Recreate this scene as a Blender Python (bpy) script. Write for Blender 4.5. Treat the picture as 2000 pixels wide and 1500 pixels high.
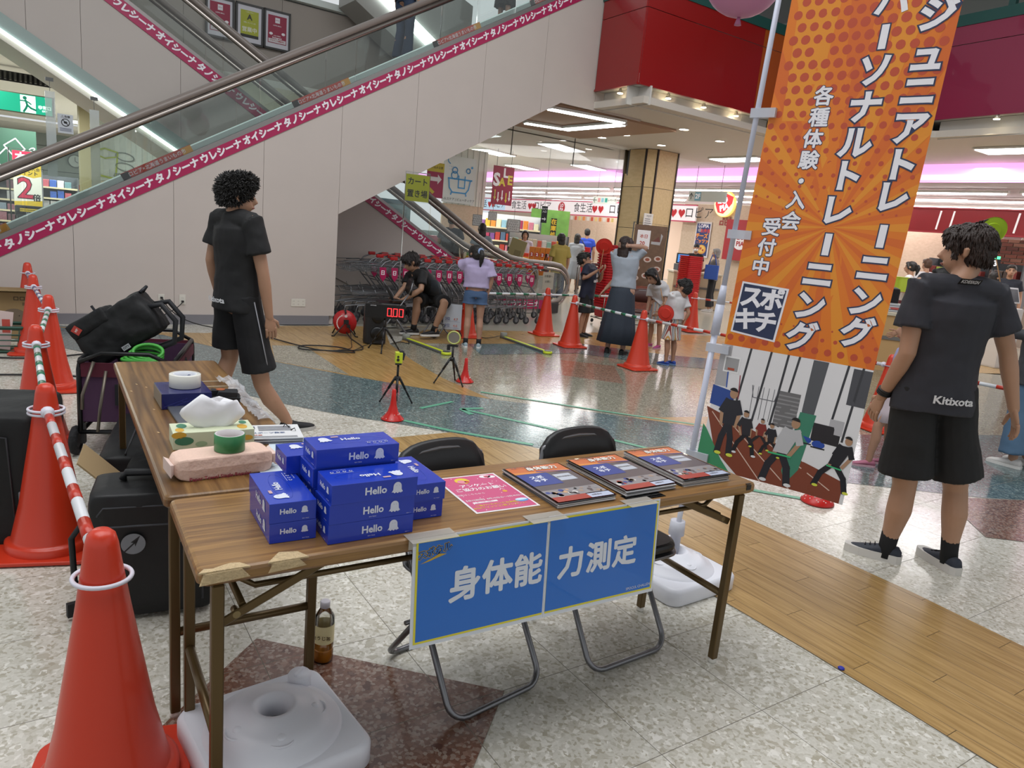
import bpy, bmesh, math, random
from math import sin, cos, pi, radians, sqrt, atan2, hypot
from mathutils import Vector, Matrix
random.seed(7)
SC = bpy.context.scene
COL = SC.collection
for o in list(bpy.data.objects):
    bpy.data.objects.remove(o)

# ---------------------------------------------------------------- camera
F_PX, PITCH, ROLL, CAM_H = 1400.0, .2097, .0951, 1.472
_r0 = Vector((1, 0, 0)); _w = Vector((0, cos(PITCH), -sin(PITCH))); _u0 = Vector((0, sin(PITCH), cos(PITCH)))
_r = cos(ROLL)*_r0 + sin(ROLL)*_u0; _u = -sin(ROLL)*_r0 + cos(ROLL)*_u0
cam_data = bpy.data.cameras.new('camera')
cam = bpy.data.objects.new('camera', cam_data); COL.objects.link(cam)
cam_data.sensor_fit = 'HORIZONTAL'; cam_data.sensor_width = 36.0; cam_data.lens = 36.0*F_PX/2000
cam_data.clip_start = .05; cam_data.clip_end = 200
cam.matrix_world = Matrix(((_r.x, _u.x, -_w.x, 0), (_r.y, _u.y, -_w.y, 0), (_r.z, _u.z, -_w.z, CAM_H), (0, 0, 0, 1)))
SC.camera = cam

# ---------------------------------------------------------------- light and exposure
SC.view_settings.view_transform = 'Standard'; SC.view_settings.look = 'None'
SC.view_settings.gamma = 1; SC.view_settings.use_curve_mapping = False
SC.view_settings.exposure = 0.55
world = bpy.data.worlds.new('world'); SC.world = world; world.use_nodes = True
_bg = world.node_tree.nodes['Background']; _bg.inputs[0].default_value = (.93, .97, 1.0, 1); _bg.inputs[1].default_value = .50
def area(name, loc, size, power, col=(1, 1, 1), target=None, sy=None):
    d = bpy.data.lights.new(name, 'AREA'); d.energy = power; d.color = col; d.shape = 'RECTANGLE'; d.size = size; d.size_y = sy or size
    o = bpy.data.objects.new(name, d); COL.objects.link(o); o.location = loc
    if target is not None:
        o.rotation_euler = (Vector(target)-Vector(loc)).to_track_quat('-Z', 'Y').to_euler()
    return o

# wall frame: s runs along the escalator wall (right and away), n behind it
WO = Vector((-5.076, 7.785, 0)); WA = radians(36.3)
WU = Vector((cos(WA), sin(WA), 0)); WN = Vector((-sin(WA), cos(WA), 0))
def W(s, n, z=0): return WO + WU*s + WN*n + Vector((0, 0, z))
area('mall_light', (-1.5, 2.2, 7.0), 6.0, 270, (.97, .98, 1.0), target=(-.8, 3.2, 0), sy=5.0)
area('mall_light', (2.5, 6.0, 7.2), 5.0, 160, (.97, .98, 1.0), target=(1.5, 6.5, 0), sy=5.0)
for (s, n, w_) in ((10.5, 0.2, 40), (13, -3.2, 60), (12.5, 5.5, 90)):
    p = W(s, n, 3.42); area('mall_light', p, 2.4, w_, (1, .98, .95), target=(p.x, p.y, 0))
for (s, n, w_) in ((18.5, 9, 300), (18.5, 0, 260), (19, -6, 220), (21, 16, 260)):
    p = W(s, n, 3.1); area('store_light', p, 4.0, w_, (1, .97, .98), target=(p.x, p.y, 0))
for (s, n, w_) in ((-1, 7, 260), (1.5, 13, 420), (9, 9, 260)):
    p = W(s, n, 3.1); area('store_light', p, 3.6, w_, (.96, 1, .98), target=(p.x, p.y, 0))

# ---------------------------------------------------------------- materials
def lin(v): v /= 255; return v/12.92 if v <= .04045 else ((v+.055)/1.055)**2.4
def col(h):
    h = h.lstrip('#'); return tuple(lin(int(h[i:i+2], 16)) for i in (0, 2, 4)) + (1,)
_mats = {}
def M(h, rough=.5, metal=0, emit=0, noise=0, nscale=8, bump=0, bscale=60, trans=0, alpha=1, coat=0, spec=.5, name=None, sheen=0):
    key = (h, rough, metal, emit, noise, nscale, bump, bscale, trans, alpha, coat, spec)
    if key in _mats: return _mats[key]
    m = bpy.data.materials.new(name or 'mat_'+h.strip('#')); m.use_nodes = True; nt = m.node_tree
    b = nt.nodes['Principled BSDF']; c = col(h)
    b.inputs['Base Color'].default_value = c; b.inputs['Roughness'].default_value = rough; b.inputs['Metallic'].default_value = metal
    b.inputs['Specular IOR Level'].default_value = spec; b.inputs['Coat Weight'].default_value = coat
    if trans: b.inputs['Transmission Weight'].default_value = trans
    if alpha < 1: b.inputs['Alpha'].default_value = alpha
    if emit: b.inputs['Emission Color'].default_value = c; b.inputs['Emission Strength'].default_value = emit
    if noise or bump:
        tc = nt.nodes.new('ShaderNodeTexCoord')
    if noise:
        n = nt.nodes.new('ShaderNodeTexNoise'); n.inputs['Scale'].default_value = nscale; n.inputs['Detail'].default_value = 4
        nt.links.new(tc.outputs['Object'], n.inputs['Vector'])
        mx = nt.nodes.new('ShaderNodeMix'); mx.data_type = 'RGBA'
        mx.inputs[6].default_value = tuple(x*(1-noise) for x in c[:3])+(1,); mx.inputs[7].default_value = tuple(min(1, x*(1+noise)) for x in c[:3])+(1,)
        nt.links.new(n.outputs['Fac'], mx.inputs[0]); nt.links.new(mx.outputs[2], b.inputs['Base Color'])
    if bump:
        n = nt.nodes.new('ShaderNodeTexNoise'); n.inputs['Scale'].default_value = bscale; n.inputs['Detail'].default_value = 3
        nt.links.new(tc.outputs['Object'], n.inputs['Vector'])
        bp = nt.nodes.new('ShaderNodeBump'); bp.inputs['Strength'].default_value = bump; bp.inputs['Distance'].default_value = .01
        nt.links.new(n.outputs['Fac'], bp.inputs['Height']); nt.links.new(bp.outputs[0], b.inputs['Normal'])
    _mats[key] = m; return m
def glass_mat(name, tint, refl=.12, rough=.02, a=.8):
    m = bpy.data.materials.new(name); m.use_nodes = True; nt = m.node_tree; nt.nodes.clear()
    out = nt.nodes.new('ShaderNodeOutputMaterial'); mix = nt.nodes.new('ShaderNodeMixShader')
    t = nt.nodes.new('ShaderNodeBsdfTransparent'); t.inputs[0].default_value = tint
    g = nt.nodes.new('ShaderNodeBsdfGlossy'); g.inputs['Roughness'].default_value = rough
    fr = nt.nodes.new('ShaderNodeFresnel'); fr.inputs[0].default_value = 1.45
    nt.links.new(fr.outputs[0], mix.inputs[0]); nt.links.new(t.outputs[0], mix.inputs[1]); nt.links.new(g.outputs[0], mix.inputs[2])
    nt.links.new(mix.outputs[0], out.inputs[0]); return m
GLASS = glass_mat('escalator_glass', (.92, .945, .935, 1))
CLEAR = glass_mat('clear_film', (.93, .94, .95, 1))
def mixnode(nt, fac, a, b):
    mx = nt.nodes.new('ShaderNodeMix'); mx.data_type = 'RGBA'
    for i, v in ((6, a), (7, b)):
        if isinstance(v, tuple): mx.inputs[i].default_value = v
        else: nt.links.new(v, mx.inputs[i])
    if isinstance(fac, float): mx.inputs[0].default_value = fac
    else: nt.links.new(fac, mx.inputs[0])
    return mx.outputs[2]
def ramp(nt, fac, stops, interp='LINEAR'):
    r = nt.nodes.new('ShaderNodeValToRGB'); r.color_ramp.interpolation = interp
    while len(r.color_ramp.elements) < len(stops): r.color_ramp.elements.new(.5)
    for e, (p, c) in zip(r.color_ramp.elements, stops): e.position = p; e.color = c
    nt.links.new(fac, r.inputs[0]); return r.outputs[0]
def terrazzo(name, base, chips, rough=.2, cellscale=22, tintvar=.05):
    m = bpy.data.materials.new(name); m.use_nodes = True; nt = m.node_tree; b = nt.nodes['Principled BSDF']
    tc = nt.nodes.new('ShaderNodeTexCoord')
    nz = nt.nodes.new('ShaderNodeTexNoise'); nz.inputs['Scale'].default_value = 30; nz.inputs['Detail'].default_value = 3
    nt.links.new(tc.outputs['Object'], nz.inputs['Vector'])
    add = nt.nodes.new('ShaderNodeMixRGB'); add.blend_type = 'ADD'; add.inputs[0].default_value = .018
    nt.links.new(tc.outputs['Object'], add.inputs[1]); nt.links.new(nz.outputs['Color'], add.inputs[2])
    prev = col(base)
    nzf = nt.nodes.new('ShaderNodeTexNoise'); nzf.inputs['Scale'].default_value = 90; nzf.inputs['Detail'].default_value = 4
    nt.links.new(tc.outputs['Object'], nzf.inputs['Vector'])
    prev = mixnode(nt, ramp(nt, nzf.outputs['Fac'], [(.35, (0, 0, 0, 1)), (.7, (1, 1, 1, 1))]), prev, col(chips[0]))
    for i, (h, sc, th) in enumerate(((chips[1], cellscale, .16), (chips[2], cellscale*1.7, .22), (chips[3], cellscale*2.6, .3))):
        v = nt.nodes.new('ShaderNodeTexVoronoi'); v.inputs['Scale'].default_value = sc
        nt.links.new(add.outputs[0], v.inputs['Vector'])
        sep = nt.nodes.new('ShaderNodeSeparateColor'); nt.links.new(v.outputs['Color'], sep.inputs[0])
        fac = ramp(nt, sep.outputs[i], [(0, (1, 1, 1, 1)), (th, (.34, .34, .34, 1)), (th+.03, (0, 0, 0, 1))])
        prev = mixnode(nt, fac, prev, col(h))
    oi = nt.nodes.new('ShaderNodeObjectInfo')
    hs = nt.nodes.new('ShaderNodeHueSaturation'); mp = nt.nodes.new('ShaderNodeMapRange'); mp.inputs[3].default_value = 1-tintvar; mp.inputs[4].default_value = 1+tintvar
    nt.links.new(oi.outputs['Random'], mp.inputs[0]); nt.links.new(mp.outputs[0], hs.inputs['Value']); nt.links.new(prev, hs.inputs['Color'])
    nt.links.new(hs.outputs[0], b.inputs['Base Color'])
    b.inputs['Roughness'].default_value = rough; b.inputs['Specular IOR Level'].default_value = .55
    bn = nt.nodes.new('ShaderNodeTexNoise'); bn.inputs['Scale'].default_value = 14; bn.inputs['Detail'].default_value = 2
    nt.links.new(tc.outputs['Object'], bn.inputs['Vector'])
    bp = nt.nodes.new('ShaderNodeBump'); bp.inputs['Strength'].default_value = .05; bp.inputs['Distance'].default_value = .01
    nt.links.new(bn.outputs['Fac'], bp.inputs['Height']); nt.links.new(bp.outputs[0], b.inputs['Normal'])
    return m
def wood(name, base, dark, angle=0, sx=1.5, sy=26, rough=.3, rings=0, tintvar=.06, contrast=(.35, .65)):
    """grain runs along local x turned by angle"""
    m = bpy.data.materials.new(name); m.use_nodes = True; nt = m.node_tree; b = nt.nodes['Principled BSDF']
    tc = nt.nodes.new('ShaderNodeTexCoord'); mp = nt.nodes.new('ShaderNodeMapping'); mp.vector_type = 'TEXTURE'
    mp.inputs['Rotation'].default_value = (0, 0, angle)
    nt.links.new(tc.outputs['Object'], mp.inputs['Vector'])
    mp2 = nt.nodes.new('ShaderNodeMapping'); mp2.inputs['Scale'].default_value = (sx, sy, sy)
    nt.links.new(mp.outputs[0], mp2.inputs['Vector'])
    oi = nt.nodes.new('ShaderNodeObjectInfo')
    ad = nt.nodes.new('ShaderNodeVectorMath'); ad.operation = 'ADD'; cb = nt.nodes.new('ShaderNodeCombineXYZ')
    ml = nt.nodes.new('ShaderNodeMath'); ml.operation = 'MULTIPLY'; ml.inputs[1].default_value = 40
    nt.links.new(oi.outputs['Random'], ml.inputs[0]); nt.links.new(ml.outputs[0], cb.inputs[0]); nt.links.new(ml.outputs[0], cb.inputs[1])
    nt.links.new(mp2.outputs[0], ad.inputs[0]); nt.links.new(cb.outputs[0], ad.inputs[1])
    n = nt.nodes.new('ShaderNodeTexNoise'); n.inputs['Scale'].default_value = 1.6; n.inputs['Detail'].default_value = 6; n.inputs['Roughness'].default_value = .6
    nt.links.new(ad.outputs[0], n.inputs['Vector']); fac = n.outputs['Fac']
    c1 = ramp(nt, fac, [(contrast[0], col(dark)), (contrast[1], col(base))])
    if rings:
        mp3 = nt.nodes.new('ShaderNodeMapping'); mp3.inputs['Scale'].default_value = (.8, 7, 7)
        nt.links.new(mp.outputs[0], mp3.inputs['Vector'])
        wv = nt.nodes.new('ShaderNodeTexNoise'); wv.inputs['Scale'].default_value = 1.2; wv.inputs['Detail'].default_value = .5
        nt.links.new(mp3.outputs[0], wv.inputs['Vector'])
        mu = nt.nodes.new('ShaderNodeMath'); mu.operation = 'MULTIPLY'; mu.inputs[1].default_value = rings
        nt.links.new(wv.outputs['Fac'], mu.inputs[0])
        sn = nt.nodes.new('ShaderNodeMath'); sn.operation = 'PINGPONG'; sn.inputs[1].default_value = 1; nt.links.new(mu.outputs[0], sn.inputs[0])
        f2 = ramp(nt, sn.outputs[0], [(.0, (0, 0, 0, 1)), (.55, (.1, .1, .1, 1)), (1, (.85, .85, .85, 1))])
        c1 = mixnode(nt, f2, c1, col(dark))
    hs = nt.nodes.new('ShaderNodeHueSaturation'); mr = nt.nodes.new('ShaderNodeMapRange'); mr.inputs[3].default_value = 1-tintvar; mr.inputs[4].default_value = 1+tintvar
    nt.links.new(oi.outputs['Random'], mr.inputs[0]); nt.links.new(mr.outputs[0], hs.inputs['Value']); nt.links.new(c1, hs.inputs['Color'])
    nt.links.new(hs.outputs[0], b.inputs['Base Color']); b.inputs['Roughness'].default_value = rough
    return m

# ---------------------------------------------------------------- mesh builder
class B:
    """collects shapes, links them as one mesh object"""
    def __init__(s): s.bm = bmesh.new(); s.mi = 0
    def _f(s, vs):
        try:
            f = s.bm.faces.new(vs); f.material_index = s.mi; return f
        except ValueError: return None
    def box(s, c, d, rz=0, rx=0, ry=0, bev=0):
        c = Vector(c); hx, hy, hz = d[0]/2, d[1]/2, d[2]/2
        R = Matrix.Rotation(rz, 3, 'Z') @ Matrix.Rotation(ry, 3, 'Y') @ Matrix.Rotation(rx, 3, 'X')
        tmp = bmesh.new(); bmesh.ops.create_cube(tmp, size=1, matrix=Matrix.Diagonal((d[0], d[1], d[2], 1)))
        if bev: bmesh.ops.bevel(tmp, geom=tmp.edges[:], offset=bev, segments=2, affect='EDGES', profile=.7)
        s.merge(tmp, Matrix.Translation(c) @ R.to_4x4()); return s
    def merge(s, tmp, mat=Matrix(), keepmat=False):
        mp = {}
        for v in tmp.verts: mp[v] = s.bm.verts.new(mat @ v.co)
        for f in tmp.faces:
            try:
                g = s.bm.faces.new([mp[v] for v in f.verts]); g.material_index = f.material_index if keepmat else s.mi; g.smooth = f.smooth
            except ValueError: pass
        tmp.free(); return s
    def tube(s, pts, r, seg=8, close=False, cap=True, smooth=True):
        pts = [Vector(p) for p in pts]; n = len(pts); rr = r if isinstance(r, (list, tuple)) else [r]*n
        rings = []; ref = None
        for i, p in enumerate(pts):
            if close: t = pts[(i+1) % n]-pts[i-1]
            else: t = pts[min(i+1, n-1)]-pts[max(i-1, 0)]
            if t.length < 1e-9: t = Vector((0, 0, 1))
            t.normalize()
            if ref is None:
                ref = Vector((0, 0, 1)) if abs(t.z) < .9 else Vector((1, 0, 0))
                ref = (ref - t*ref.dot(t)).normalized()
            else:
                ref = ref - t*ref.dot(t)
                if ref.length < 1e-6: ref = t.orthogonal()
                ref.normalize()
            bi = t.cross(ref)
            rings.append([s.bm.verts.new(p + (ref*cos(2*pi*k/seg) + bi*sin(2*pi*k/seg))*rr[i]) for k in range(seg)])
        m = n if close else n-1
        for i in range(m):
            a, b = rings[i], rings[(i+1) % n]
            for k in range(seg):
                f = s._f((a[k], a[(k+1) % seg], b[(k+1) % seg], b[k]))
                if f: f.smooth = smooth
        if cap and not close: s._f(rings[0][::-1]); s._f(rings[-1])
        return s
    def lathe(s, prof, c=(0, 0, 0), seg=24, rot=None, smooth=True, capb=True, capt=True):
        c = Vector(c); rings = []
        for (r, z) in prof:
            ring = []
            for k in range(seg):
                v = Vector((r*cos(2*pi*k/seg), r*sin(2*pi*k/seg), z))
                if rot: v = rot @ v
                ring.append(s.bm.verts.new(c+v))
            rings.append(ring)
        for a, b in zip(rings, rings[1:]):
            for k in range(seg):
                f = s._f((a[k], a[(k+1) % seg], b[(k+1) % seg], b[k]))
                if f: f.smooth = smooth
        if capb: s._f(rings[0][::-1])
        if capt: s._f(rings[-1])
        return s
    def loft(s, rings, smooth=True, cap=True):
        rs = [[s.bm.verts.new(Vector(p)) for p in ring] for ring in rings]; n = len(rs[0])
        for a, b in zip(rs, rs[1:]):
            for k in range(n):
                f = s._f((a[k], a[(k+1) % n], b[(k+1) % n], b[k]))
                if f: f.smooth = smooth
        if cap: s._f(rs[0][::-1]); s._f(rs[-1])
        return s
    def prism(s, poly, a, b, axis='z'):
        """poly in the plane across axis, pulled from a to b"""
        def P(p, t):
            if axis == 'z': return Vector((p[0], p[1], t))
            if axis == 'y': return Vector((p[0], t, p[1]))
            return Vector((t, p[0], p[1]))
        lo = [s.bm.verts.new(P(p, a)) for p in poly]; hi = [s.bm.verts.new(P(p, b)) for p in poly]; n = len(poly)
        s._f(lo[::-1]); s._f(hi)
        for k in range(n): s._f((lo[k], lo[(k+1) % n], hi[(k+1) % n], hi[k]))
        return s
    def quad(s, *ps):
        return s._f([s.bm.verts.new(Vector(p)) for p in ps])
    def sphere(s, c, r, seg=12, sc=(1, 1, 1)):
        tmp = bmesh.new(); bmesh.ops.create_uvsphere(tmp, u_segments=seg, v_segments=max(6, seg*2//3), radius=r)
        for f in tmp.faces: f.smooth = True
        return s.merge(tmp, Matrix.Translation(Vector(c)) @ Matrix.Diagonal((*sc, 1)))
    def torus(s, c, R, r, seg=32, rs=8, rot=None, sx=1, sy=1):
        pts = []
        for k in range(seg):
            v = Vector((R*sx*cos(2*pi*k/seg), R*sy*sin(2*pi*k/seg), 0))
            if rot: v = rot @ v
            pts.append(Vector(c)+v)
        return s.tube(pts, r, rs, close=True)
    def build(s, name, mats, parent=None, recalc=True, **props):
        me = bpy.data.meshes.new(name)
        if recalc and len(s.bm.faces) < 60000: bmesh.ops.recalc_face_normals(s.bm, faces=s.bm.faces[:])
        s.bm.to_mesh(me); s.bm.free()
        if not isinstance(mats, (list, tuple)): mats = [mats]
        for m in mats: me.materials.append(m)
        o = bpy.data.objects.new(name, me); COL.objects.link(o)
        if parent: o.parent = parent
        for k, v in props.items(): o[k] = v
        return o
def tag(o, label=None, cat=None, group=None, kind=None):
    if label: o['label'] = label
    if cat: o['category'] = cat
    if group: o['group'] = group
    if kind: o['kind'] = kind
    return o
def thing(name, label, cat, loc=(0, 0, 0), rz=0, group=None):
    o = bpy.data.objects.new(name, None); COL.objects.link(o); o.location = loc; o.rotation_euler = (0, 0, rz)
    o.empty_display_size = .1
    return tag(o, label, cat, group)
def struct(name, loc=(0, 0, 0), rz=0):
    o = bpy.data.objects.new(name, None); COL.objects.link(o); o.location = loc; o.rotation_euler = (0, 0, rz); o['kind'] = 'structure'; return o
_kids = {}
def copy_tree(o, loc=None, rz=None, label=None, parent=None):
    c = o.copy(); COL.objects.link(c)
    if parent: c.parent = parent
    for ch in [x for x in COL.objects if x.parent == o]: copy_tree(ch, parent=c)
    if loc is not None: c.location = loc
    if rz is not None: c.rotation_euler = (0, 0, rz)
    if label: c['label'] = label
    return c
# ---- lettering
_txt = {}
_tc = {}
def text_bm(t, size=1.0, bold=0.0, align='CENTER', sx=1.0, res=2):
    key = (t, round(bold, 4), align)
    if key not in _tc: _tc[key] = _text_me(t, bold, align, res)
    bm = bmesh.new(); bm.from_mesh(_tc[key]); bmesh.ops.scale(bm, vec=(sx*size, size, size), verts=bm.verts)
    return bm
def _text_me(t, bold, align, res):
    size = 1.0; sx = 1.0
    cu = bpy.data.curves.new('t', 'FONT'); cu.body = t; cu.size = size; cu.offset = bold*size; cu.align_x = align; cu.align_y = 'CENTER'; cu.resolution_u = res
    o = bpy.data.objects.new('t', cu); COL.objects.link(o)
    dg = bpy.context.evaluated_depsgraph_get(); me = bpy.data.meshes.new_from_object(o.evaluated_get(dg))
    bpy.data.objects.remove(o); bpy.data.curves.remove(cu)
    return me
def frame_mat(o, x, y):
    """matrix whose x,y axes are given; z = x cross y"""
    x = Vector(x).normalized(); y = Vector(y); y = (y-x*y.dot(x)).normalized(); z = x.cross(y); o = Vector(o)
    return Matrix(((x.x, y.x, z.x, o.x), (x.y, y.y, z.y, o.y), (x.z, y.z, z.z, o.z), (0, 0, 0, 1)))
class Print:
    """flat print: layers of coloured shapes in a u,v plane, put on a surface as one mesh"""
    def __init__(s): s.b = B(); s.mats = []; s.k = 0
    def m(s, mat):
        if mat not in s.mats: s.mats.append(mat)
        s.b.mi = s.mats.index(mat)
    def poly(s, mat, pts, layer=1):
        s.m(mat); s.b._f([s.b.bm.verts.new((p[0], p[1], layer*.0004)) for p in pts]); return s
    def rect(s, mat, x0, y0, x1, y1, layer=1): return s.poly(mat, [(x0, y0), (x1, y0), (x1, y1), (x0, y1)], layer)
    def disc(s, mat, x, y, r, layer=1, seg=16, sy=1, a0=0, a1=2*pi):
        return s.poly(mat, [(x+r*cos(a0+(a1-a0)*k/seg), y+r*sy*sin(a0+(a1-a0)*k/seg)) for k in range(seg)], layer)
    def line(s, mat, pts, w, layer=1):
        for (a, b) in zip(pts, pts[1:]):
            d = Vector((b[0]-a[0], b[1]-a[1])); L = d.length
            if L < 1e-6: continue
            d /= L; n = Vector((-d.y, d.x))*w/2; e = d*w*.3
            s.poly(mat, [(a[0]-n.x-e.x, a[1]-n.y-e.y), (b[0]-n.x+e.x, b[1]-n.y+e.y), (b[0]+n.x+e.x, b[1]+n.y+e.y), (a[0]+n.x-e.x, a[1]+n.y-e.y)], layer)
        return s
    def text(s, mat, t, x, y, size, layer=2, bold=0, rot=0, sx=1, align='CENTER'):
        s.m(mat); kan = bold > 0 and any(ord(c) > 0x4dff for c in t)
        R = Matrix.Rotation(rot, 4, 'Z'); e = bold*size*.9
        offs = [(0, 0)]+[(e*cos(2*pi*k/8), e*sin(2*pi*k/8)) for k in range(8)] if kan else [(0, 0)]
        if kan and e > .0025 and bold > .05: offs += [(e*.5*cos(2*pi*k/6), e*.5*sin(2*pi*k/6)) for k in range(6)]
        for i, (ox, oy) in enumerate(offs):
            bm = text_bm(t, size, 0 if kan else bold, align, sx)
            for v in bm.verts: v.co.z = layer*.0004+i*.00001
            s.b.merge(bm, Matrix.Translation((x+ox, y+oy, 0)) @ R)
        return s
    def build(s, name, mat4, parent=None, warp=None, grid=0, **props):
        bm = s.b.bm
        if warp:
            xs = [v.co.x for v in bm.verts]; ys = [v.co.y for v in bm.verts]
            for ax, lo, hi in ((0, min(xs), max(xs)), (1, min(ys), max(ys))):
                g = lo+grid
                while g < hi:
                    p = [0, 0, 0]; p[ax] = g; nn = [0, 0, 0]; nn[ax] = 1
                    bmesh.ops.bisect_plane(bm, geom=bm.verts[:]+bm.edges[:]+bm.faces[:], plane_co=p, plane_no=nn); g += grid
            for v in bm.verts: v.co = warp(v.co)
        for v in bm.verts: v.co = mat4 @ v.co
        return s.b.build(name, s.mats, parent, recalc=False, **props)
def inv_of(o): 
    bpy.context.view_layer.update(); return o.matrix_world.inverted()
# ================================================================ floor
TA = radians(34.0); TO = Vector((.928, 2.118))
TU = Vector((cos(TA), sin(TA))); TV = Vector((-sin(TA), cos(TA)))
mat_cream = terrazzo('floor_cream_terrazzo', '#c6c2b7', ['#d2cfc5', '#b3ad9e', '#e3e0d8', '#aaa493'], .17, 34)
mat_teal = terrazzo('floor_grey_green_tile', '#586a6c', ['#67797a', '#4a5a5c', '#8b9a98', '#3f4d50'], .13, 40)
mat_brown = terrazzo('floor_brown_terrazzo', '#6b4a3c', ['#7c5747', '#59382d', '#8d6f60', '#9c8a7e'], .2, 38)
mat_plank = wood('floor_wood_plank', '#b4935f', '#957647', TA-pi/2, 2.2, 30, .26)
mat_plank2 = wood('floor_wood_plank', '#b8965f', '#9b7a46', TA-pi/2, 2.2, 30, .22)
mat_greige = terrazzo('floor_greige_tile', '#8f8c7b', ['#9e9a88', '#7d7a69', '#b6b3a3', '#6d6a5c'], .13, 40)
mat_joint = M('#7d786d', .6)
mat_pjoint = M('#5f4826', .6); floor = struct('floor')
def inpoly(p, poly):
    c = False; n = len(poly)
    for i in range(n):
        a, b = poly[i], poly[i-1]
        if (a[1] > p[1]) != (b[1] > p[1]) and p[0] < (b[0]-a[0])*(p[1]-a[1])/(b[1]-a[1])+a[0]: c = not c
    return c
def vis(x, y, z=0, mg=60):
    d = Vector((x, y, z-CAM_H)); q = d.dot(_w)
    if q < .3: return False
    px = 1000+F_PX*d.dot(_r)/q; py = 750-F_PX*d.dot(_u)/q
    return -mg < px < 2000+mg and -mg < py < 1500+mg
def tile_region(poly, z, mat, name, du, dv, limit, ou=0, ov=0, stagger=0, skip=(), kname=None):
    us = [(Vector(p)-TO).dot(TU)-ou for p in poly]; vs = [(Vector(p)-TO).dot(TV)-ov for p in poly]
    cells = []
    i0, i1 = math.floor(min(us)/du), math.ceil(max(us)/du); 
    for i in range(i0, i1):
        sh = ((i*37) % 5)/5*dv*stagger
        for j in range(math.floor((min(vs)-sh)/dv), math.ceil((max(vs)-sh)/dv)+1):
            cells.append((i*du, (i+1)*du, j*dv+sh, (j+1)*dv+sh))
    out = []
    for (a, b, c, d) in cells:
        corners = [TO+TU*(u+ou)+TV*(v+ov) for u, v in ((a, c), (b, c), (b, d), (a, d))]
        if not any(vis(p.x, p.y) for p in corners): continue
        ctr = (corners[0]+corners[2])/2
        if any(all(inpoly(p, k) for p in corners) for k in skip): continue
        # clip the region polygon to the cell (cell convex, Sutherland-Hodgman)
        P = [Vector(p) for p in poly]
        for k in range(4):
            A = corners[k]; Bq = corners[(k+1) % 4]; e = Bq-A; nrm = Vector((-e.y, e.x)); Q = []
            for t in range(len(P)):
                p, q = P[t], P[(t+1) % len(P)]; dp, dq = (p-A).dot(nrm), (q-A).dot(nrm)
                if dp >= 0: Q.append(p)
                if (dp >= 0) != (dq >= 0): Q.append(p+(q-p)*(dp/(dp-dq)))
            P = Q
            if len(P) < 3: break
        if len(P) < 3: continue
        R = []
        for p in P:
            if not R or (p-R[-1]).length > 1e-3: R.append(p)
        if len(R) > 2 and (R[0]-R[-1]).length < 1e-3: R.pop()
        ar = abs(sum(R[t].x*R[(t+1) % len(R)].y-R[(t+1) % len(R)].x*R[t].y for t in range(len(R))))/2 if len(R) > 2 else 0
        if ar < 2e-4: continue
        out.append((hypot(ctr.x, ctr.y), R))
    out.sort(key=lambda t: t[0]); rest = B(); nrest = 0
    for k, (dist, R) in enumerate(out):
        b = B() if k < limit else rest
        f = b._f([b.bm.verts.new((p.x, p.y, z)) for p in R])
        if f is None: continue
        if k < limit:
            f.normal_update(); r = bmesh.ops.inset_individual(b.bm, faces=[f], thickness=.0013, depth=0, use_even_offset=True)
            for g in r['faces']: g.material_index = 1
            keep = set(f.verts)
            for v in b.bm.verts:
                if v not in keep: v.co.z -= .0009
            b.build(name, [mat, mat_joint if name == 'tile' else mat_pjoint], floor)
        else: nrest += 1
    if nrest: tag(rest.build(name, [mat, mat_joint], floor), kind='stuff')
    else: rest.bm.free()
R_teal = [(-6.6, 7.1), (-5.056, 7.72), (-3.876, 7.75), (-3.187, 7.374), (-2.348, 6.93), (-1.587, 6.609), (-.881, 6.377), (-.09, 6.175), (.67, 6.063), (1.538, 5.93), (2.4, 5.95), (3.2, 6.2), (4.99, 6.8), (4.5, 5.4), (3.9, 4.75), (3.264, 4.667), (2.334, 4.714), (1.3, 4.62), (.5, 4.78), (-.449, 5.02), (-.837, 5.12), (-1.122, 5.175), (-1.413, 5.255), (-1.77, 5.376), (-2.6, 5.75), (-3.6, 6.35), (-4.6, 6.75)]
R_wood = [(-.95, 4.62), (-.815, 4.738), (-.411, 5.02), (-.138, 4.94), (.179, 4.85), (.8, 4.5), (1.298, 4.08), (1.385, 3.893), (1.742, 3.41), (1.96, 3.099), (2.199, 2.701), (2.6, 2.0), (2.9, 1.3), (2.05, 1.1), (1.6, 1.943), (1.429, 2.213), (1.224, 2.523), (1.012, 2.823), (.6, 3.4), (.1, 3.95), (-.5, 4.35)]
R_brown = [(-.805, 2.251), (.071, 2.089), (-.005, 1.735), (-.16, 1.1), (-1.02, 1.1), (-.901, 1.794)]
R_brown2 = [(3.123, 4.631), (3.9, 4.75), (3.5, 4.0), (3.021, 3.906), (2.808, 3.921), (2.868, 4.207)]
R_wood2 = [(-5.3, 7.55), (-3.965, 7.894), (-3.55, 8.1), (-3.078, 9.1), (-1.2, 10.4), (-1.839, 9.838), (-1.507, 8.519), (-1.079, 7.595), (-.68, 6.871), (-.172, 6.181), (-.881, 6.367), (-1.587, 6.6), (-2.348, 6.9), (-3.187, 7.364), (-3.876, 7.74)]
R_greige = [(-2.354, 7.882), (-1.548, 6.628), (-2.348, 6.912), (-2.663, 7.73)]
R_mid = [(-1.507, 8.519), (-1.079, 7.595), (-.68, 6.871), (-.172, 6.181), (.67, 6.053), (1.538, 5.92), (2.4, 5.94), (3.2, 6.19), (4.99, 6.8), (7.5, 11), (3, 11.5), (-1.2, 10.2)]
R_pink = [(.554, 8.579), (1.207, 8.511), (1.178, 7.456), (.526, 7.611)]
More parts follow.
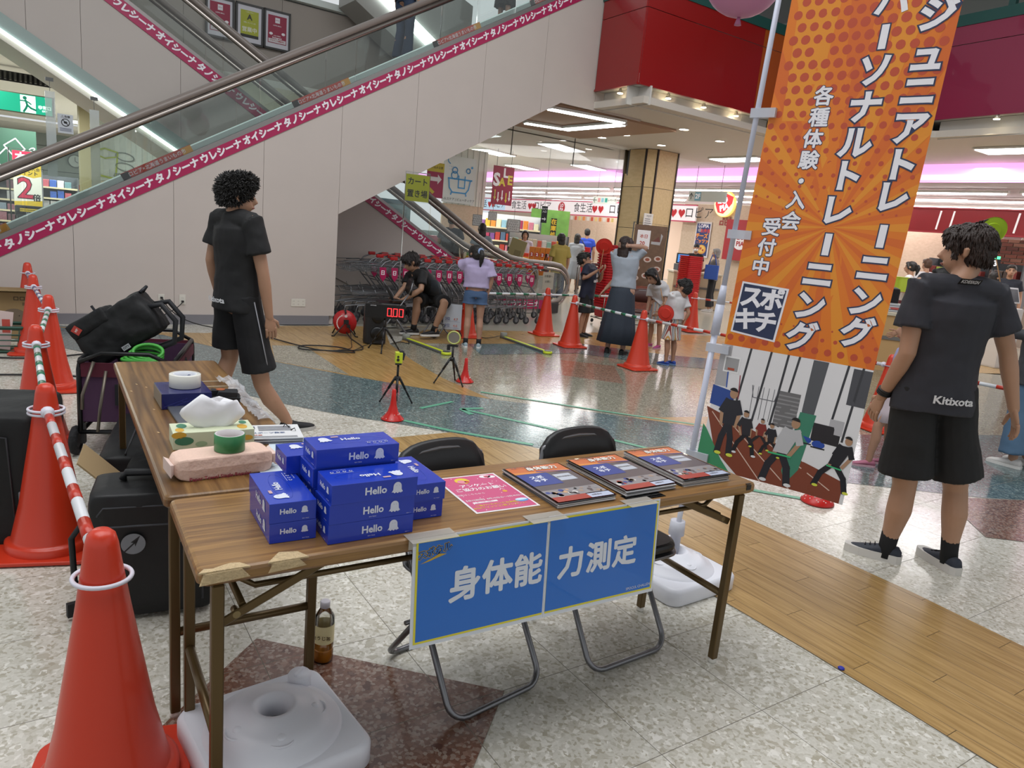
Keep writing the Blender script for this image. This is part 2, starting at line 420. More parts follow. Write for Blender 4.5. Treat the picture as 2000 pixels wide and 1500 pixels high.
R_wood3 = [(1.06, 5.99), (1.9, 6.35), (2.1, 5.93), (1.538, 5.9)]
R_wood4 = [(-1.3, 10.0), (.2, 10.9), (2.6, 12.2), (6, 13.6), (9, 15), (8, 11.3), (4, 9.9), (2.1, 9.8), (.9, 10.1), (-.8, 9.0), (-1.45, 8.7)]
R_tealb = [(-.6, 9.1), (.9, 10.1), (2.1, 9.8), (4.2, 9.9), (4.0, 9.1), (1.9, 8.9), (.8, 9.2), (-.4, 8.4)]
B_ = B(); B_.box((4, 18, -.06), (80, 60, .1)); B_.build('slab', M('#a9a598', .18), floor)
cream_poly = [(-9, 1.0), (5.5, 1.0), (9, 6.0), (9, 9.2), (-9, 9.2)]
SK = [R_teal, R_wood, R_brown, R_brown2, R_wood2, R_mid]
tile_region(cream_poly, 0, mat_cream, 'tile', .46, .46, 200, skip=SK)
tile_region(R_mid, .001, mat_greige, 'tile', .46, .46, 40, skip=[R_pink])
tile_region(R_teal, .002, mat_teal, 'tile', .46, .46, 50, skip=())
tile_region(R_brown, .002, mat_brown, 'tile', .46, .46, 20)
tile_region(R_brown2, .003, mat_brown, 'tile', .46, .46, 10)
tile_region(R_greige, .004, mat_greige, 'tile', .46, .46, 10)
tile_region(R_pink, .002, terrazzo('floor_salmon_tile', '#96725f', ['#a58371', '#876452', '#b29685', '#76543f'], .13, 40), 'tile', .46, .46, 10)
tile_region(R_wood, .003, mat_plank, 'plank', .105, .92, 180, stagger=1)
tile_region(R_wood2, .003, mat_plank2, 'plank', .15, 1.2, 90, stagger=1)
tile_region(R_wood3, .003, mat_plank2, 'plank', .15, .9, 10, stagger=1)
for R_, z_, m_ in ((R_wood4, .0025, mat_plank2), (R_tealb, .0035, mat_teal)):
    b = B(); b._f([b.bm.verts.new((p[0], p[1], z_)) for p in R_]); b.build('inlay', m_, floor)
# green floor tape
mat_gtape = M('#5fa588', .35)
def tape_line(pts, w=.04, label=''):
    b = B()
    for (a, c) in zip(pts, pts[1:]):
        a = Vector(a); c = Vector(c); d = (c-a).normalized(); n = Vector((-d.y, d.x))*w/2
        b.quad((a.x-n.x, a.y-n.y, .0048), (c.x-n.x, c.y-n.y, .0048), (c.x+n.x, c.y+n.y, .0048), (a.x+n.x, a.y+n.y, .0048))
    o = b.build('floor_tape', mat_gtape); tag(o, label, 'tape', 'strips of green tape on the floor'); return o
tape_line([(-.80, 5.22), (-.42, 5.06), (.19, 4.90)], .045, 'green floor tape running from the small red cone to the folding chairs')
tape_line([(-.72, 5.62), (-.49, 5.95)], .04, 'short green floor tape beside the tripod with the yellow sensor')
tape_line([(-.28, 6.42), (.80, 6.13), (1.65, 5.95)], .04, 'long green floor tape behind the two arrows')
tape_line([(-.38, 5.72), (.38, 5.36)], .045, 'straight green tape that is the shaft of the left floor arrow')
tape_line([(-.22, 5.82), (-.40, 5.73), (-.30, 5.58)], .05, 'green tape head of the left floor arrow')
tape_line([(.62, 5.33), (1.16, 5.02)], .045, 'straight green tape that is the shaft of the right floor arrow')
tape_line([(.74, 5.40), (.6, 5.34), (.68, 5.24)], .05, 'green tape head of the right floor arrow')
tape_line([(1.45, 4.40), (1.92, 4.28)], .045, 'green floor tape beside the dotted red floor marker')

# ================================================================ escalator wall
mat_clad = M('#beb4ae', .55, noise=.04, nscale=2.5)
mat_clad2 = M('#b5aca6', .55, noise=.04, nscale=2)
mat_base = M('#77757a', .5)
mat_band = M('#a3174f', .35)
mat_white = M('#e8e4ea', .5)
T30 = math.tan(radians(30))
def zb(s): return .985+T30*s            # bottom of the pink band on the near escalator
wall_left = struct('wall_left', WO, WA)
seams = [-1.42, -.82, .19, 1.2, 2.22, 3.2]
for a, b_ in zip(seams, seams[1:]):
    b = B(); g = .002; b.prism([(a+g, .12), (b_-g, .12), (b_-g, zb(b_)), (a+g, zb(a))], 0, .03, 'y'); b.build('panel', mat_clad, wall_left)
b = B(); b.prism([(-1.42, .05), (3.15, .05), (3.15, zb(3.15)-.04), (-1.42, zb(-1.42)-.04)], .035, .075, 'y'); b.build('backing', M('#7b7673', .8), wall_left)
b = B(); b.box((3.17, .7, .7), (.06, 1.3, 1.4)); b.build('end_panel', mat_clad, wall_left)
bb = struct('baseboard_left', WO, WA); b = B(); b.box((.85, .012, .06), (4.55, .04, .12)); b.build('skirting', mat_base, bb)
esc = thing('escalator', 'near rising escalator with glass sides above the beige wall, pink lettered skirt band', 'escalator', WO, WA)
seam2 = [3.2, 4.26, 5.29, 6.34, 7.4, 8.46]
def soff(s): return 1.474+.569*(s-3.2) if s < 6.72 else 3.47
for a, b_ in zip(seam2, seam2[1:]):
    g = .002; b = B(); mid = [(6.72, soff(6.72))] if a < 6.72 < b_ else []
    poly = [(a+g, soff(a))]+mid+[(b_-g, soff(b_)), (b_-g, zb(b_)), (a+g, zb(a))]
    b.prism(poly, 0, .03, 'y'); b.build('side_panel', mat_clad, esc)
b = B(); b.prism([(3.2, soff(3.2)+.005), (6.72, soff(6.72)+.005), (6.8, 3.64), (9.5, 3.64), (9.5, zb(9.5)-.4), (3.2, zb(3.2)-.4)], .034, 1.32, 'y'); b.prism([(-1.42, .05), (3.14, .05), (3.14, zb(3.14)-.4), (-1.42, .07), (-1.42, .06)], .09, 1.32, 'y')
b.build('truss', M('#6f6863', .7), esc)
b = B(); b.prism([(-1.42, zb(-1.42)), (9.5, zb(9.5)), (9.5, zb(9.5)+.165), (-1.42, zb(-1.42)+.165)], -.012, .03, 'y'); band = b.build('skirt_band', mat_band, esc)
b = B(); b.prism([(-1.42, zb(-1.42)+.165), (9.5, zb(9.5)+.165), (9.5, zb(9.5)+.225), (-1.42, zb(-1.42)+.225)], -.008, .07, 'y'); b.build('deck_trim', M('#8d8886', .3, .8), esc)
# lettering along the band
WORDS = ['ウレシーナ', 'オイシーナ', 'タノシーナ']
def band_text(parent, s0, s1, zfun, slope, y, pitch=1.11, first=0, size=.115):
    p = Print(); s = s0; k = first
    while s < s1:
        p.text(mat_white, WORDS[k % 3], (s)/cos(slope), 0, size, 2, .05, 0, 1.0, 'CENTER'); s += pitch*cos(slope); k += 1
    o = p.build('lettering', frame_mat((0, y, zfun(0)), (cos(slope), 0, sin(slope)), (0, 0, 1)), parent); return o
band_text(band, -.678, 9, lambda s: zb(s)+.083, radians(30), -.014, .48/cos(radians(30)), 1, .107)
def glass_run(parent, y, s0, s1, low, high, step=1.2, name='glass_panel', t=.01):
    s = s0
    while s < s1-.01:
        e = min(s+step, s1); b = B(); b.prism([(s+.006, low(s)), (e-.006, low(e)), (e-.006, high(e)), (s+.006, high(s))], y, y+t, 'y')
        b.build(name, GLASS, parent); s = e
mat_steel = M('#a59c96', .22, .9); mat_rubber = M('#7d736d', .35, spec=.6); mat_dark = M('#4b4643', .4, .6)
def rail(parent, y, pts, dz=0):
    b = B(); b.tube([(s, y, z+dz) for s, z in pts], .043, 10); b.build('handrail', mat_rubber, parent)
    b = B(); b.tube([(s, y, z+dz-.085) for s, z in pts], .036, 8); b.build('rail_frame', mat_steel, parent)
for y in (.06, 1.12):
    glass_run(esc, y, -1.42, 9.4, lambda s: zb(s)+.2, lambda s: zb(s)+.8, 1.2)
    lp_ = [(9.5, zb(9.5)+.86), (-1.3, zb(-1.3)+.86), (-1.7, .97), (-2.9, .94)]+[(-2.95-.36*sin(pi*k/8), .58+.36*cos(pi*k/8)) for k in range(1, 9)]
    rail(esc, y+.005, lp_[::-1])
    b = B(); b.prism([(-1.43, .25), (-3.1, .2), (-3.22, .5), (-3.1, .8), (-2.9, .86), (-1.43, zb(-1.43)+.8)], y, y+.01, 'y'); b.build('glass_panel', GLASS, esc)
b = B(); b.prism([(-1.42, zb(-1.42)+.22), (9.5, zb(9.5)+.22), (9.5, zb(9.5)+.29), (-1.42, zb(-1.42)+.29)], .085, .11, 'y'); b.prism([(-1.42, zb(-1.42)-.35), (9.5, zb(9.5)-.35), (9.5, zb(9.5)+.22), (-1.42, zb(-1.42)+.22)], 1.08, 1.11, 'y'); b.build('inner_skirt', M('#a9b3b0', .3, .4), esc)
b = B(); b.prism([(-1.42, zb(-1.42)+.291), (9.5, zb(9.5)+.291), (9.5, zb(9.5)+.305), (-1.42, zb(-1.42)+.305)], .085, .1, 'y'); b.build('light_strip', M('#dff2ee', .3, emit=.12), esc)
for s in (-.75, 1.05, 2.95, 4.85, 6.4):
    p = Print(); p.rect(M('#c2473c', .5), -.42, -.045, .42, .045, 1); p.rect(M('#d69a3f', .5), .3, -.04, .42, .04, 2); p.rect(M('#2c2526', .5), -.42, -.04, -.33, .04, 2)
    p.text(mat_white, 'ロピア×北海道うまいもの市', 0, 0, .055, 3, .01)
    p.build('sticker', frame_mat((s, .083, zb(s)+.262), (cos(pi/6), 0, .5), (0, 0, 1)), esc)
# steps
b = B(); s = -1.0
while s < 9.0:
    b.box((s+.2, .6, zb(s)-.28), (.4, .96, .22)); s += .4
b.box((-2.3, .6, .03), (1.8, 1.3, .06)); b.build('step', M('#5b5b5e', .5, .5), esc, kind='stuff')

# ---- second escalator, crossing behind
E2N = 1.45
def z2(s): return 4.14-T30*s
esc2 = thing('escalator', 'rear escalator descending to the right behind the shopping carts', 'escalator', WO+WN*E2N, WA)
S2 = [-3.4, -2.3, -1.2, -.1, .45, 1.56, 2.66, 3.77, 4.87, 5.97]
def bot2(s): return max(z2(s)-1.45, 0.02) if s > 1.9 else z2(s)-1.2
for a, b_ in zip(S2, S2[1:]):
    g = .002; b = B(); b.prism([(a+g, bot2(a)), (b_-g, bot2(b_)), (b_-g, z2(b_)), (a+g, z2(a))], 0, .03, 'y'); b.build('side_panel', mat_clad2, esc2)
b = B(); b.prism([(3.3, .0), (7.9, .0), (7.9, .14), (6.95, .14), (5.97, z2(5.97)), (3.3, z2(3.3))], .032, .08, 'y'); b.build('side_panel', mat_clad2, esc2)
b = B(); b.prism([(-3.4, z2(-3.4)-1.12), (6.0, .05), (6.0, z2(6.0)-.05), (-3.4, z2(-3.4)-.05)], .085, 1.15, 'y'); b.build('truss', M('#8b837e', .7), esc2)
b = B(); b.prism([(-3.4, z2(-3.4)-1.2), (2.2, z2(2.2)-1.2), (2.2, z2(2.2)-1.27), (-3.4, z2(-3.4)-1.27)], 0, 1.2, 'y'); b.build('soffit', M('#a79f94', .5), esc2)
b = B(); b.prism([(-3.4, z2(-3.4)-1.205), (1.6, z2(1.6)-1.205), (1.6, z2(1.6)-1.165), (-3.4, z2(-3.4)-1.165)], -.05, -.002, 'y'); b.build('light_strip', M('#eefcfa', .3, emit=3.2), esc2)
b = B(); b.prism([(-3.4, z2(-3.4)-.98), (1.9, z2(1.9)-.98), (1.9, z2(1.9)-1.16), (-3.4, z2(-3.4)-1.16)], -.03, -.002, 'y'); b.build('valance', M('#8f9f9b', .35), esc2)
def band2(s): return z2(s) if s < 6.78 else .225
def b2poly(lo, hi): return [(-3.4, z2(-3.4)+lo), (6.7, z2(6.7)+lo), (7.2, .08+lo), (7.9, .08+lo), (7.9, .08+hi), (7.15, .08+hi), (6.7, z2(6.7)+hi), (-3.4, z2(-3.4)+hi)]
b = B(); b.prism(b2poly(0, .17), -.012, .03, 'y'); bd2 = b.build('skirt_band', mat_band, esc2)
b = B(); b.prism(b2poly(.17, .22), -.008, .06, 'y'); b.build('deck_trim', M('#8d8886', .3, .8), esc2)
band_text(bd2, -3.343, 6.6, lambda s: z2(s)+.085, -radians(30), -.014, .485/cos(radians(30)), 0, .107)
p = Print(); p.text(mat_white, 'ナウレシーナ', 7.42, .165, .13, 2, .02); p.build('lettering', frame_mat((0, -.014, 0), (1, 0, 0), (0, 0, 1)), bd2)
for y in (.05, 1.05):
    glass_run(esc2, y, -3.4, 6.6, lambda s: z2(s)+.2, lambda s: z2(s)+.8, 1.1)
    b = B(); b.prism([(6.6, z2(6.6)+.2), (7.15, .28), (8.1, .28), (8.35, .5), (8.35, .78), (8.2, .88), (7.3, .9), (6.9, z2(6.9)+.84), (6.6, z2(6.6)+.8)], y, y+.01, 'y'); b.build('glass_panel', GLASS, esc2)
    loop = [(-3.4, z2(-3.4)+.86), (6.3, z2(6.3)+.86), (6.7, z2(6.7)+.88), (7.1, 1.0), (7.5, .95), (8.1, .93)]
    for k in range(1, 9): a = pi/2-k*pi/8; loop.append((8.15+.36*cos(a), .57+.36*sin(a)))
    loop.append((7.9, .2))
    rail(esc2, y+.005, loop)
b = B(); b.box((8.05, .55, .1), (.5, 1.1, .2), bev=.02); b.build('newel_base', M('#2c2b2c', .4), esc2)

# ---- third escalator flight, upper level, seen through the glass
esc3 = thing('escalator', 'upper escalator flight with a long lamp strip seen through glass at top', 'escalator', W(0, 3.55, 0), WA)
def z3(s): return 8.3-T30*s
b = B(); b.prism([(4.4, z3(4.4)-.9), (6.6, 3.62), (6.6, z3(6.6)+.8), (4.4, z3(4.4)+.3)], -.9, -.2, 'y'); b.build('truss', M('#9b9994', .6), esc3)
b = B(); b.prism([(4.6, z3(4.6)-.55), (6.6, z3(6.6)-.15-.4), (6.6, z3(6.6)-.35), (4.6, z3(4.6)-.35)], -.96, -.905, 'y'); b.build('light_strip', M('#eefcfa', .3, emit=5), esc3)

# ---- wall of the upper floor behind the escalators, ceilings
wall_back = struct('wall_back', W(0, 3.5), WA)
for k in range(9):
    b = B(); b.box((-2.5+k*1.5+.75, .03, 4.15), (1.495, .05, 1.3)); b.build('panel', M('#9d948c', .6), wall_back)
b = B(); b.box((4.2, .1, 4.15), (14, .08, 1.3)); b.build('backing', M('#55504c', .8), wall_back)
ceil = struct('ceiling')
def wslab(name, s0, s1, n0, n1, z0, z1, mat, parent=None):
    b = B(); b.prism([tuple(W(s, n).xy) for s, n in ((s0, n0), (s1, n0), (s1, n1), (s0, n1))], z0, z1); return b.build(name, mat, parent or ceil)
mat_ceil = M('#cfc8be', .7); mat_ceil_w = M('#d9d6d0', .7)
b = B(); b.prism([tuple(W(s, n).xy) for s, n in ((7.4, -.02), (7.4, -1.1), (10.7, -1.1), (11.5, -3.4), (11.3, -12), (14.5, -12), (14.5, 2.9), (6.5, 2.9))], 3.5, 3.6); b.build('ceiling_panel', mat_ceil, ceil)
wslab('ceiling_panel', -8, 6.0, 3.0, 17, 3.35, 3.45, mat_ceil_w)
wslab('ceiling_panel', 6.0, 14.5, 2.9, 17, 3.5, 3.6, mat_ceil_w)
wslab('ceiling_panel', 14.56, 30, -16, 22, 3.16, 3.26, M('#c9bfc6', .7))
wslab('ceiling_panel', -8, 14.5, 17, 24, 3.2, 3.3, mat_ceil_w)
wslab('ceiling_panel', -8, 7.2, 3.4, 12, 4.82, 4.92, M('#d3dad6', .6))
b = B(); b.box((1, -1, 9.6), (24, 24, .1)); b.build('ceiling_panel', M('#aeb2b0', .8), ceil)
# recessed wood-coloured coffer with the angled lamps
wslab('coffer', 5.9, 9.45, .1, 2.75, 3.455, 3.498, M('#a07f66', .6))
b = B(); 
for pts in ([(8.98, .35), (9.4, 2.7)],): pass
lampm = M('#f2ffff', .4, emit=7)
def lamp_bar(name, label, a, c, w, z):
    t = thing(name, label, 'light', (a+c)/2+Vector((0, 0, z)), atan2((c-a).y, (c-a).x)); L = (c-a).length
    b = B(); b.box((0, 0, .0), (L, w, .04)); b.build('housing', M('#dcdcd8', .5), t)
    b = B(); b.box((0, 0, -.027), (L-.04, w-.05, .014)); b.build('diffuser', lampm, t); return t
def atc(px, py, z):
    d = _w + _r*((px-1000)/F_PX) - _u*((py-750)/F_PX); t = (z-CAM_H)/d.z; return Vector((0, 0, CAM_H))+d*t
def flat(v): return Vector((v.x, v.y, 0))
lamp_bar('ceiling_light', 'long bright ceiling lamp nearest the red fascia in the wooden coffer', flat(atc(1072, 210, 3.43)), flat(atc(1218, 238, 3.43)), .2, 3.43)
lamp_bar('ceiling_light', 'ceiling lamp running left from the corner of the angled lamps', flat(atc(1025, 238, 3.43)), flat(atc(1100, 250, 3.43)), .18, 3.43)
lamp_bar('ceiling_light', 'short ceiling lamp joining the two angled lamps of the coffer', flat(atc(1100, 251, 3.43)), flat(atc(1215, 241, 3.43)), .25, 3.43)
# downlights
mat_dl = M('#fff6ec', .3, emit=9); mat_rim = M('#e6e2dc', .4)
dl0 = thing('downlight', 'round recessed downlight in the mall ceiling', 'light', (0, 0, 0), 0, 'downlights in the mall ceiling')
b = B(); b.lathe([(.085, 0), (.1, 0), (.1, -.012), (.085, -.012)], seg=20, capb=False, capt=False); b.build('rim', mat_rim, dl0)
b = B(); b.lathe([(.084, -.004), (.084, -.008)], seg=20); b.build('lens', mat_dl, dl0)
first = True
DLW = ['far left', 'second from the left', 'third from the left', 'fourth from the left', 'nearest the column top', 'beside the banner pole']
for ii, (px, py) in enumerate(((1176, 268), (1222, 263), (1284, 256), (1336, 252), (1292, 283), (1406, 275))):
    P = atc(px, py, 3.5); dl0 = dl0 if first else copy_tree(dl0); first = False; dl0['label'] = 'round recessed ceiling downlight, '+DLW[ii]; dl0.location = (P.x, P.y, 3.499)
# store-side lamps seen as bright panels
def panel_lamp(P, L, w, rz, label, grp, slats=True):
    t = thing('ceiling_light', label, 'light', P, rz, grp)
    b = B(); b.box((0, 0, 0), (L, w, .03)); b.build('housing', M('#e4e4e0', .5), t)
    b = B(); b.box((0, 0, -.02), (L-.06, w-.06, .012)); b.build('diffuser', M('#f4ffff', .4, emit=4.5), t)
    return t
for (px, py, z, L, wl) in ((965, 296, 3.5, 1.3, 'upper left'), (1098, 286, 3.5, 1.3, 'upper, right of the bath mural'), (1150, 325, 3.5, 1.2, 'left of the column'), (1020, 325, 3.5, 1.2, 'above the crimson banner'), (1445, 309, 3.5, 1.3, 'just left of the orange banner'), (1995, 290, 3.5, 1.2, 'cut by the right edge')):
    P = atc(px, py, z); panel_lamp((P.x, P.y, z-.02), L, .6, WA+(pi/2 if px > 1400 else .35), 'bright rectangular louvred ceiling lamp, '+wl, 'louvred lamps over the supermarket front')
for (px, py, wl) in ((155, 237, 'nearest large one'), (150, 248, 'second large one'), (140, 257, 'third large one'), (135, 267, 'farthest large one'), (40, 238, 'highest small one'), (42, 246, 'middle small one'), (46, 254, 'lowest small one')):
    P = atc(px, py, 3.35); panel_lamp((P.x, P.y, 3.33), .9 if px > 100 else .4, .9 if px > 100 else .4, WA, 'square white drugstore ceiling lamp, '+wl, 'square lamps in the drugstore ceiling')

# ---- red and magenta fascia of the upper floor
mat_red = M('#8e1313', .28, coat=.3); mat_orange = M('#a34c10', .3, coat=.3); mat_mag = M('#8a0f3e', .3, coat=.3)
fas = struct('trim_1')
Pts = [(7.38, -.02), (7.3, -1.05), (9.9, -1.12), (10.55, -1.15), (11.42, -3.35), (11.2, -5.2), (10.2, -9.5)]
cols = [mat_red, mat_red, mat_orange, mat_mag, mat_mag, mat_mag]
for (a, c, m) in zip(Pts, Pts[1:], cols):
    A, C = W(*a), W(*c); d = (C-A); L = d.length; ang = atan2(d.y, d.x); nrm = Vector((sin(ang), -cos(ang), 0))
    for (z0, z1) in ((3.75, 4.79), (4.8, 5.06)):
        b = B(); b.box(((A+C)/2+Vector((0, 0, (z0+z1)/2))), (L-.003, .04, z1-z0), ang); b.build('fascia_panel', m, fas)
    b = B(); b.box(((A+C)/2+Vector((0, 0, 3.757))+nrm*.012), (L, .05, .03), ang); b.build('fascia_edge', m, fas)
    b = B(); b.box(((A+C)/2+Vector((0, 0, 5.14))), (L+.04, .07, .16), ang); b.build('coping', M('#1f4f4a', .4), fas)
    b = B(); b.box(((A+C)/2-nrm*.22+Vector((0, 0, 3.62))), (L+(.1 if a == Pts[0] else 0), .03, .27), ang); b.build('soffit_board', M('#cfccc6', .6), fas)
b = B(); 
b.prism([tuple(W(s, n).xy) for s, n in Pts[:]+[(16, -9.5), (16, 3.0), (7.4, 3.0)]], 3.76, 3.9); b.build('slab', M('#cfccc6', .7), fas)
def spot(s, n, label):
    P = W(s, n, 3.72); t = thing('spotlight', label, 'light', P, WA, 'small spotlights under the fascia')
    b = B(); b.lathe([(.02, .03), (.03, 0), (.045, -.035)], seg=12); b.build('housing', M('#d9d2c0', .3, .5), t)
    b = B(); b.lathe([(.042, -.036), (.042, -.042)], seg=12); b.build('lens', M('#fff3d0', .3, emit=14), t)
    d = bpy.data.lights.new('spot_glow', 'SPOT'); d.energy = 14; d.spot_size = 1.6; d.color = (1, .86, .6); d.shadow_soft_size = .03
    o = bpy.data.objects.new('spot_glow', d); COL.objects.link(o); o.parent = t; o.location = (0, .0, -.05); o.rotation_euler = (.35, 0, 0)
for (s, n, wl) in ((7.42, -.55, 'short red side'), (8.05, -.96, 'red front, nearest its corner'), (8.85, -.98, 'red front, middle'), (9.65, -1.0, 'red front beside the banner pole'), (11.3, -4.3, 'magenta fascia at right')): spot(s, n, 'small warm spotlight under the fascia, '+wl)
# upper floor things beyond the fascia: rail posts and pale ceiling
b = B(); b.prism([tuple(W(s, n).xy) for s, n in ((7, -2), (7, 5), (22, 5), (22, -14), (12, -14), (12, -2))], 7.2, 7.3); b.build('ceiling_panel', M('#8f9390', .8), ceil)
for (px, py) in ((1885, 40), (1395, -20)):
    P = atc(px, py, 6.2)
wall_up = struct('wall_upper', W(16, -4), WA)
b = B(); b.box((0, 0, 5.6), (.1, 26, 3.6)); b.build('panel', M('#9fa19b', .7), wall_up)
for k in range(5):
    b = B(); b.box((-4.5, -3.2+k*3.1, 5.9), (.09, .09, 2.4)); b.build('post', M('#1f4f4a', .4), wall_up)
# ---- pink light cove and store shell
cove = struct('wall_cove', W(14.5, 3), WA)
b = B(); b.box((0, 2, 3.33), (.05, 40, .34)); b.build('cove_face', M('#e3a6dd', .5, emit=.75), cove)
b = B(); b.box((-.03, 2, 3.25), (.05, 40, .1)); b.build('cove_lip', M('#f3b9f0', .5, emit=1.0), cove)
wall_store = struct('wall_store', W(24, 3), WA)
b = B(); b.box((0, 2, 1.6), (.1, 46, 3.2)); b.build('panel', M('#cdb7a2', .6), wall_store)
def tube_lamp(s, n0, n1, label):
    P = W(s, (n0+n1)/2, 3.08); t = thing('ceiling_light', label, 'light', P, WA, 'long fluorescent rows in the supermarket')
    b = B(); b.box((0, 0, .02), (.1, n1-n0, .05)); b.build('housing', M('#e4e4e0', .5), t)
    b = B(); b.box((0, 0, -.02), (.07, n1-n0-.1, .03)); b.build('tube', M('#fffafc', .4, emit=7), t)
for s, rw in ((15.6, 'nearest line'), (17.3, 'second line'), (19.2, 'third line'), (21.2, 'farthest line')):
    for (a, c, wl) in ((-9, -3.2, 'far right'), (-3.0, 2.6, 'behind the orange banner'), (2.8, 8.2, 'beside the column'), (8.4, 13.8, 'left of the column'), (14, 19, 'far left')): tube_lamp(s, a, c, 'long white supermarket ceiling tube, %s, %s' % (rw, wl))
# ---- mall column
cn = struct('wall_column', W(11.7, 2.85), WA)
mat_colw = wood('column_beige_laminate', '#cbb083', '#bfa476', pi/2, 3, 12, .45)
oct_ = [(-.5, -.32), (-.32, -.5), (.32, -.5), (.5, -.32), (.5, .32), (.32, .5), (-.32, .5), (-.5, .32)]
for (z0, z1) in ((0, .86), (.87, 1.78), (1.79, 2.68), (2.69, 3.49)):
    b = B(); b.prism(oct_, z0, z1); b.build('cladding', mat_colw, cn)
b = B(); b.prism([(x*.97, y*.97) for x, y in oct_], 0, 3.49); b.build('core', M('#4a4038', .6), cn)
for (x, y) in oct_[:4]+oct_[7:]: 
    b = B(); b.box((x*1.0, y*1.0, 1.75), (.035, .035, 3.48)); b.build('corner_strip', M('#3a342f', .35, .6), cn)
# smoke barrier glass along the store line
sb = struct('window_1', W(0, 2.95), WA)
for k in range(3):
    s0 = 6.3+k*1.6
    b = B(); b.box((s0+.8, 0, 3.2), (1.59, .01, .5)); b.build('pane', CLEAR, sb)
for k in range(4):
    b = B(); b.box((6.3+k*1.6, 0, 3.2), (.012, .02, .56)); b.build('joint', M('#4d4b49', .4), sb)
# ================================================================ folding tables
FT = (Vector((.004, 2.073, 0)), .579); LT = (Vector((-1.192, 2.647, 0)), 2.152)
mat_tw = wood('table_oak_laminate', '#9c7644', '#654629', 0, 1.6, 42, .3, contrast=(.3, .7))
mat_tw2 = wood('table_walnut_laminate', '#987242', '#51361c', 0, 1.1, 26, .32, rings=9, contrast=(.3, .7))
mat_leg = M('#5f4c2d', .35, .45); mat_foot = M('#d8d4cc', .5)
def rounded(w, d, r, n=5):
    pts = []
    for cx, cy, a0 in ((w/2-r, d/2-r, 0), (-w/2+r, d/2-r, pi/2), (-w/2+r, -d/2+r, pi), (w/2-r, -d/2+r, 1.5*pi)):
        for k in range(n+1): a = a0+pi/2*k/n; pts.append((cx+r*cos(a), cy+r*sin(a)))
    return pts
def rslab(b, w, d, z0, z1, r=.02, e=.006, c=(0, 0)):
    """slab with rounded corners and softened edges"""
    P = lambda w_, d_, r_, z: [(x+c[0], y+c[1], z) for x, y in rounded(w_, d_, max(r_, .001))]
    b.loft([P(w-2*e, d-2*e, r-e*.5, z0), P(w, d, r, z0+e), P(w, d, r, z1-e), P(w-2*e*.3, d-2*e*.3, r, z1-e*.3), P(w-2*e, d-2*e, r-e*.5, z1)], smooth=False)
def sqtube(b, a, c, w=.026, w2=None):
    a, c = Vector(a), Vector(c); d = (c-a); L = d.length; q = d.to_track_quat('Z', 'Y').to_matrix().to_4x4()
    tmp = bmesh.new(); bmesh.ops.create_cube(tmp, size=1, matrix=Matrix.Diagonal((w, w2 or w, L, 1))); bmesh.ops.bevel(tmp, geom=tmp.edges[:], offset=.003, segments=1, affect='EDGES')
    b.merge(tmp, Matrix.Translation((a+c)/2) @ q)
def make_table(label, frame, top_mat, ins, group):
    t = thing('folding_table', label, 'table', frame[0], frame[1], group)
    b = B(); rslab(b, 1.8, .45, .662, .70, .02, .01); b.build('tabletop', top_mat, t)
    b = B(); b.box((0, 0, .652), (1.7, .36, .016)); b.build('apron', M('#4a3a24', .4, .4), t)
    for sx in (-1, 1):
        x = sx*(.9-ins)
        for sy in (-1, 1):
            b = B(); sqtube(b, (x, sy*.195, .016), (x, sy*.195, .655), .027); lg = b.build('leg', mat_leg, t)
            b = B(); b.lathe([(.012, 0), (.015, .002), (.015, .012), (.01, .02)], (x, sy*.195, 0), 12); b.build('foot_cap', mat_foot, lg)
            b = B(); sqtube(b, (x-sx*.012, sy*.178, .545), (x-sx*.25, sy*.165, .648), .006, .024); b.build('brace', mat_leg, t)
            b = B(); b.lathe([(.009, 0), (.009, .03)], (x-sx*.045, sy*.18, .56), 10, rot=Matrix.Rotation(sy*pi/2, 3, 'X')); b.build('rivet', M('#8a7a5a', .3, .8), t)
        b = B(); b.tube([(x, -.19, .27), (x, .19, .27)], .0125, 10); b.build('crossbar', mat_leg, t)
        b = B(); b.tube([(x-sx*.06, -.17, .575), (x-sx*.06, .17, .575)], .009, 8); b.build('crossbar', mat_leg, t)
    for sy in (-1, 1):
        b = B(); b.tube([(-.8, sy*.13, .63), (-.76, sy*.13, .6), (.76, sy*.13, .6), (.8, sy*.13, .63)], .008, 8); b.build('shelf_rod', mat_leg, t)
    return t
t1 = make_table('wood-grain folding table in front carrying the blue tissue boxes and the blue sign', FT, mat_tw, .045, 'folding tables')
t2 = make_table('wood-grain folding table at left, end-on, carrying paper towels and tape rolls', LT, mat_tw2, .05, 'folding tables')
# damaged corner: bare chipboard
b = B(); random.seed(3)
def chip(b, pts, z, th=.003):
    b.prism(pts, z-th, z+.0006)
chip(b, [(-.899, -.2255), (-.885, -.208), (-.868, -.212), (-.845, -.203), (-.828, -.198), (-.81, -.203), (-.792, -.2265)], .7001)
chip(b, [(-.755, -.2265), (-.738, -.205), (-.72, -.183), (-.68, -.193), (-.663, -.2265)], .7001)
for x0, x1, z0, z1 in ((-.897, -.79, .668, .699), (-.755, -.665, .672, .699)):
    b.loft([[(x0, -.222, z0), (x0+.01, -.222, z1), (x1-.02, -.222, z1), (x1, -.222, z0+.004)], [(x0+.002, -.2275, z0+.003), (x0+.012, -.2275, z1-.003), (x1-.02, -.2275, z1-.002), (x1-.003, -.2275, z0+.008)]], smooth=False)
b.build('chipped_corner', M('#c9b18a', .9, noise=.3, nscale=90, bump=.8, bscale=150), t1)
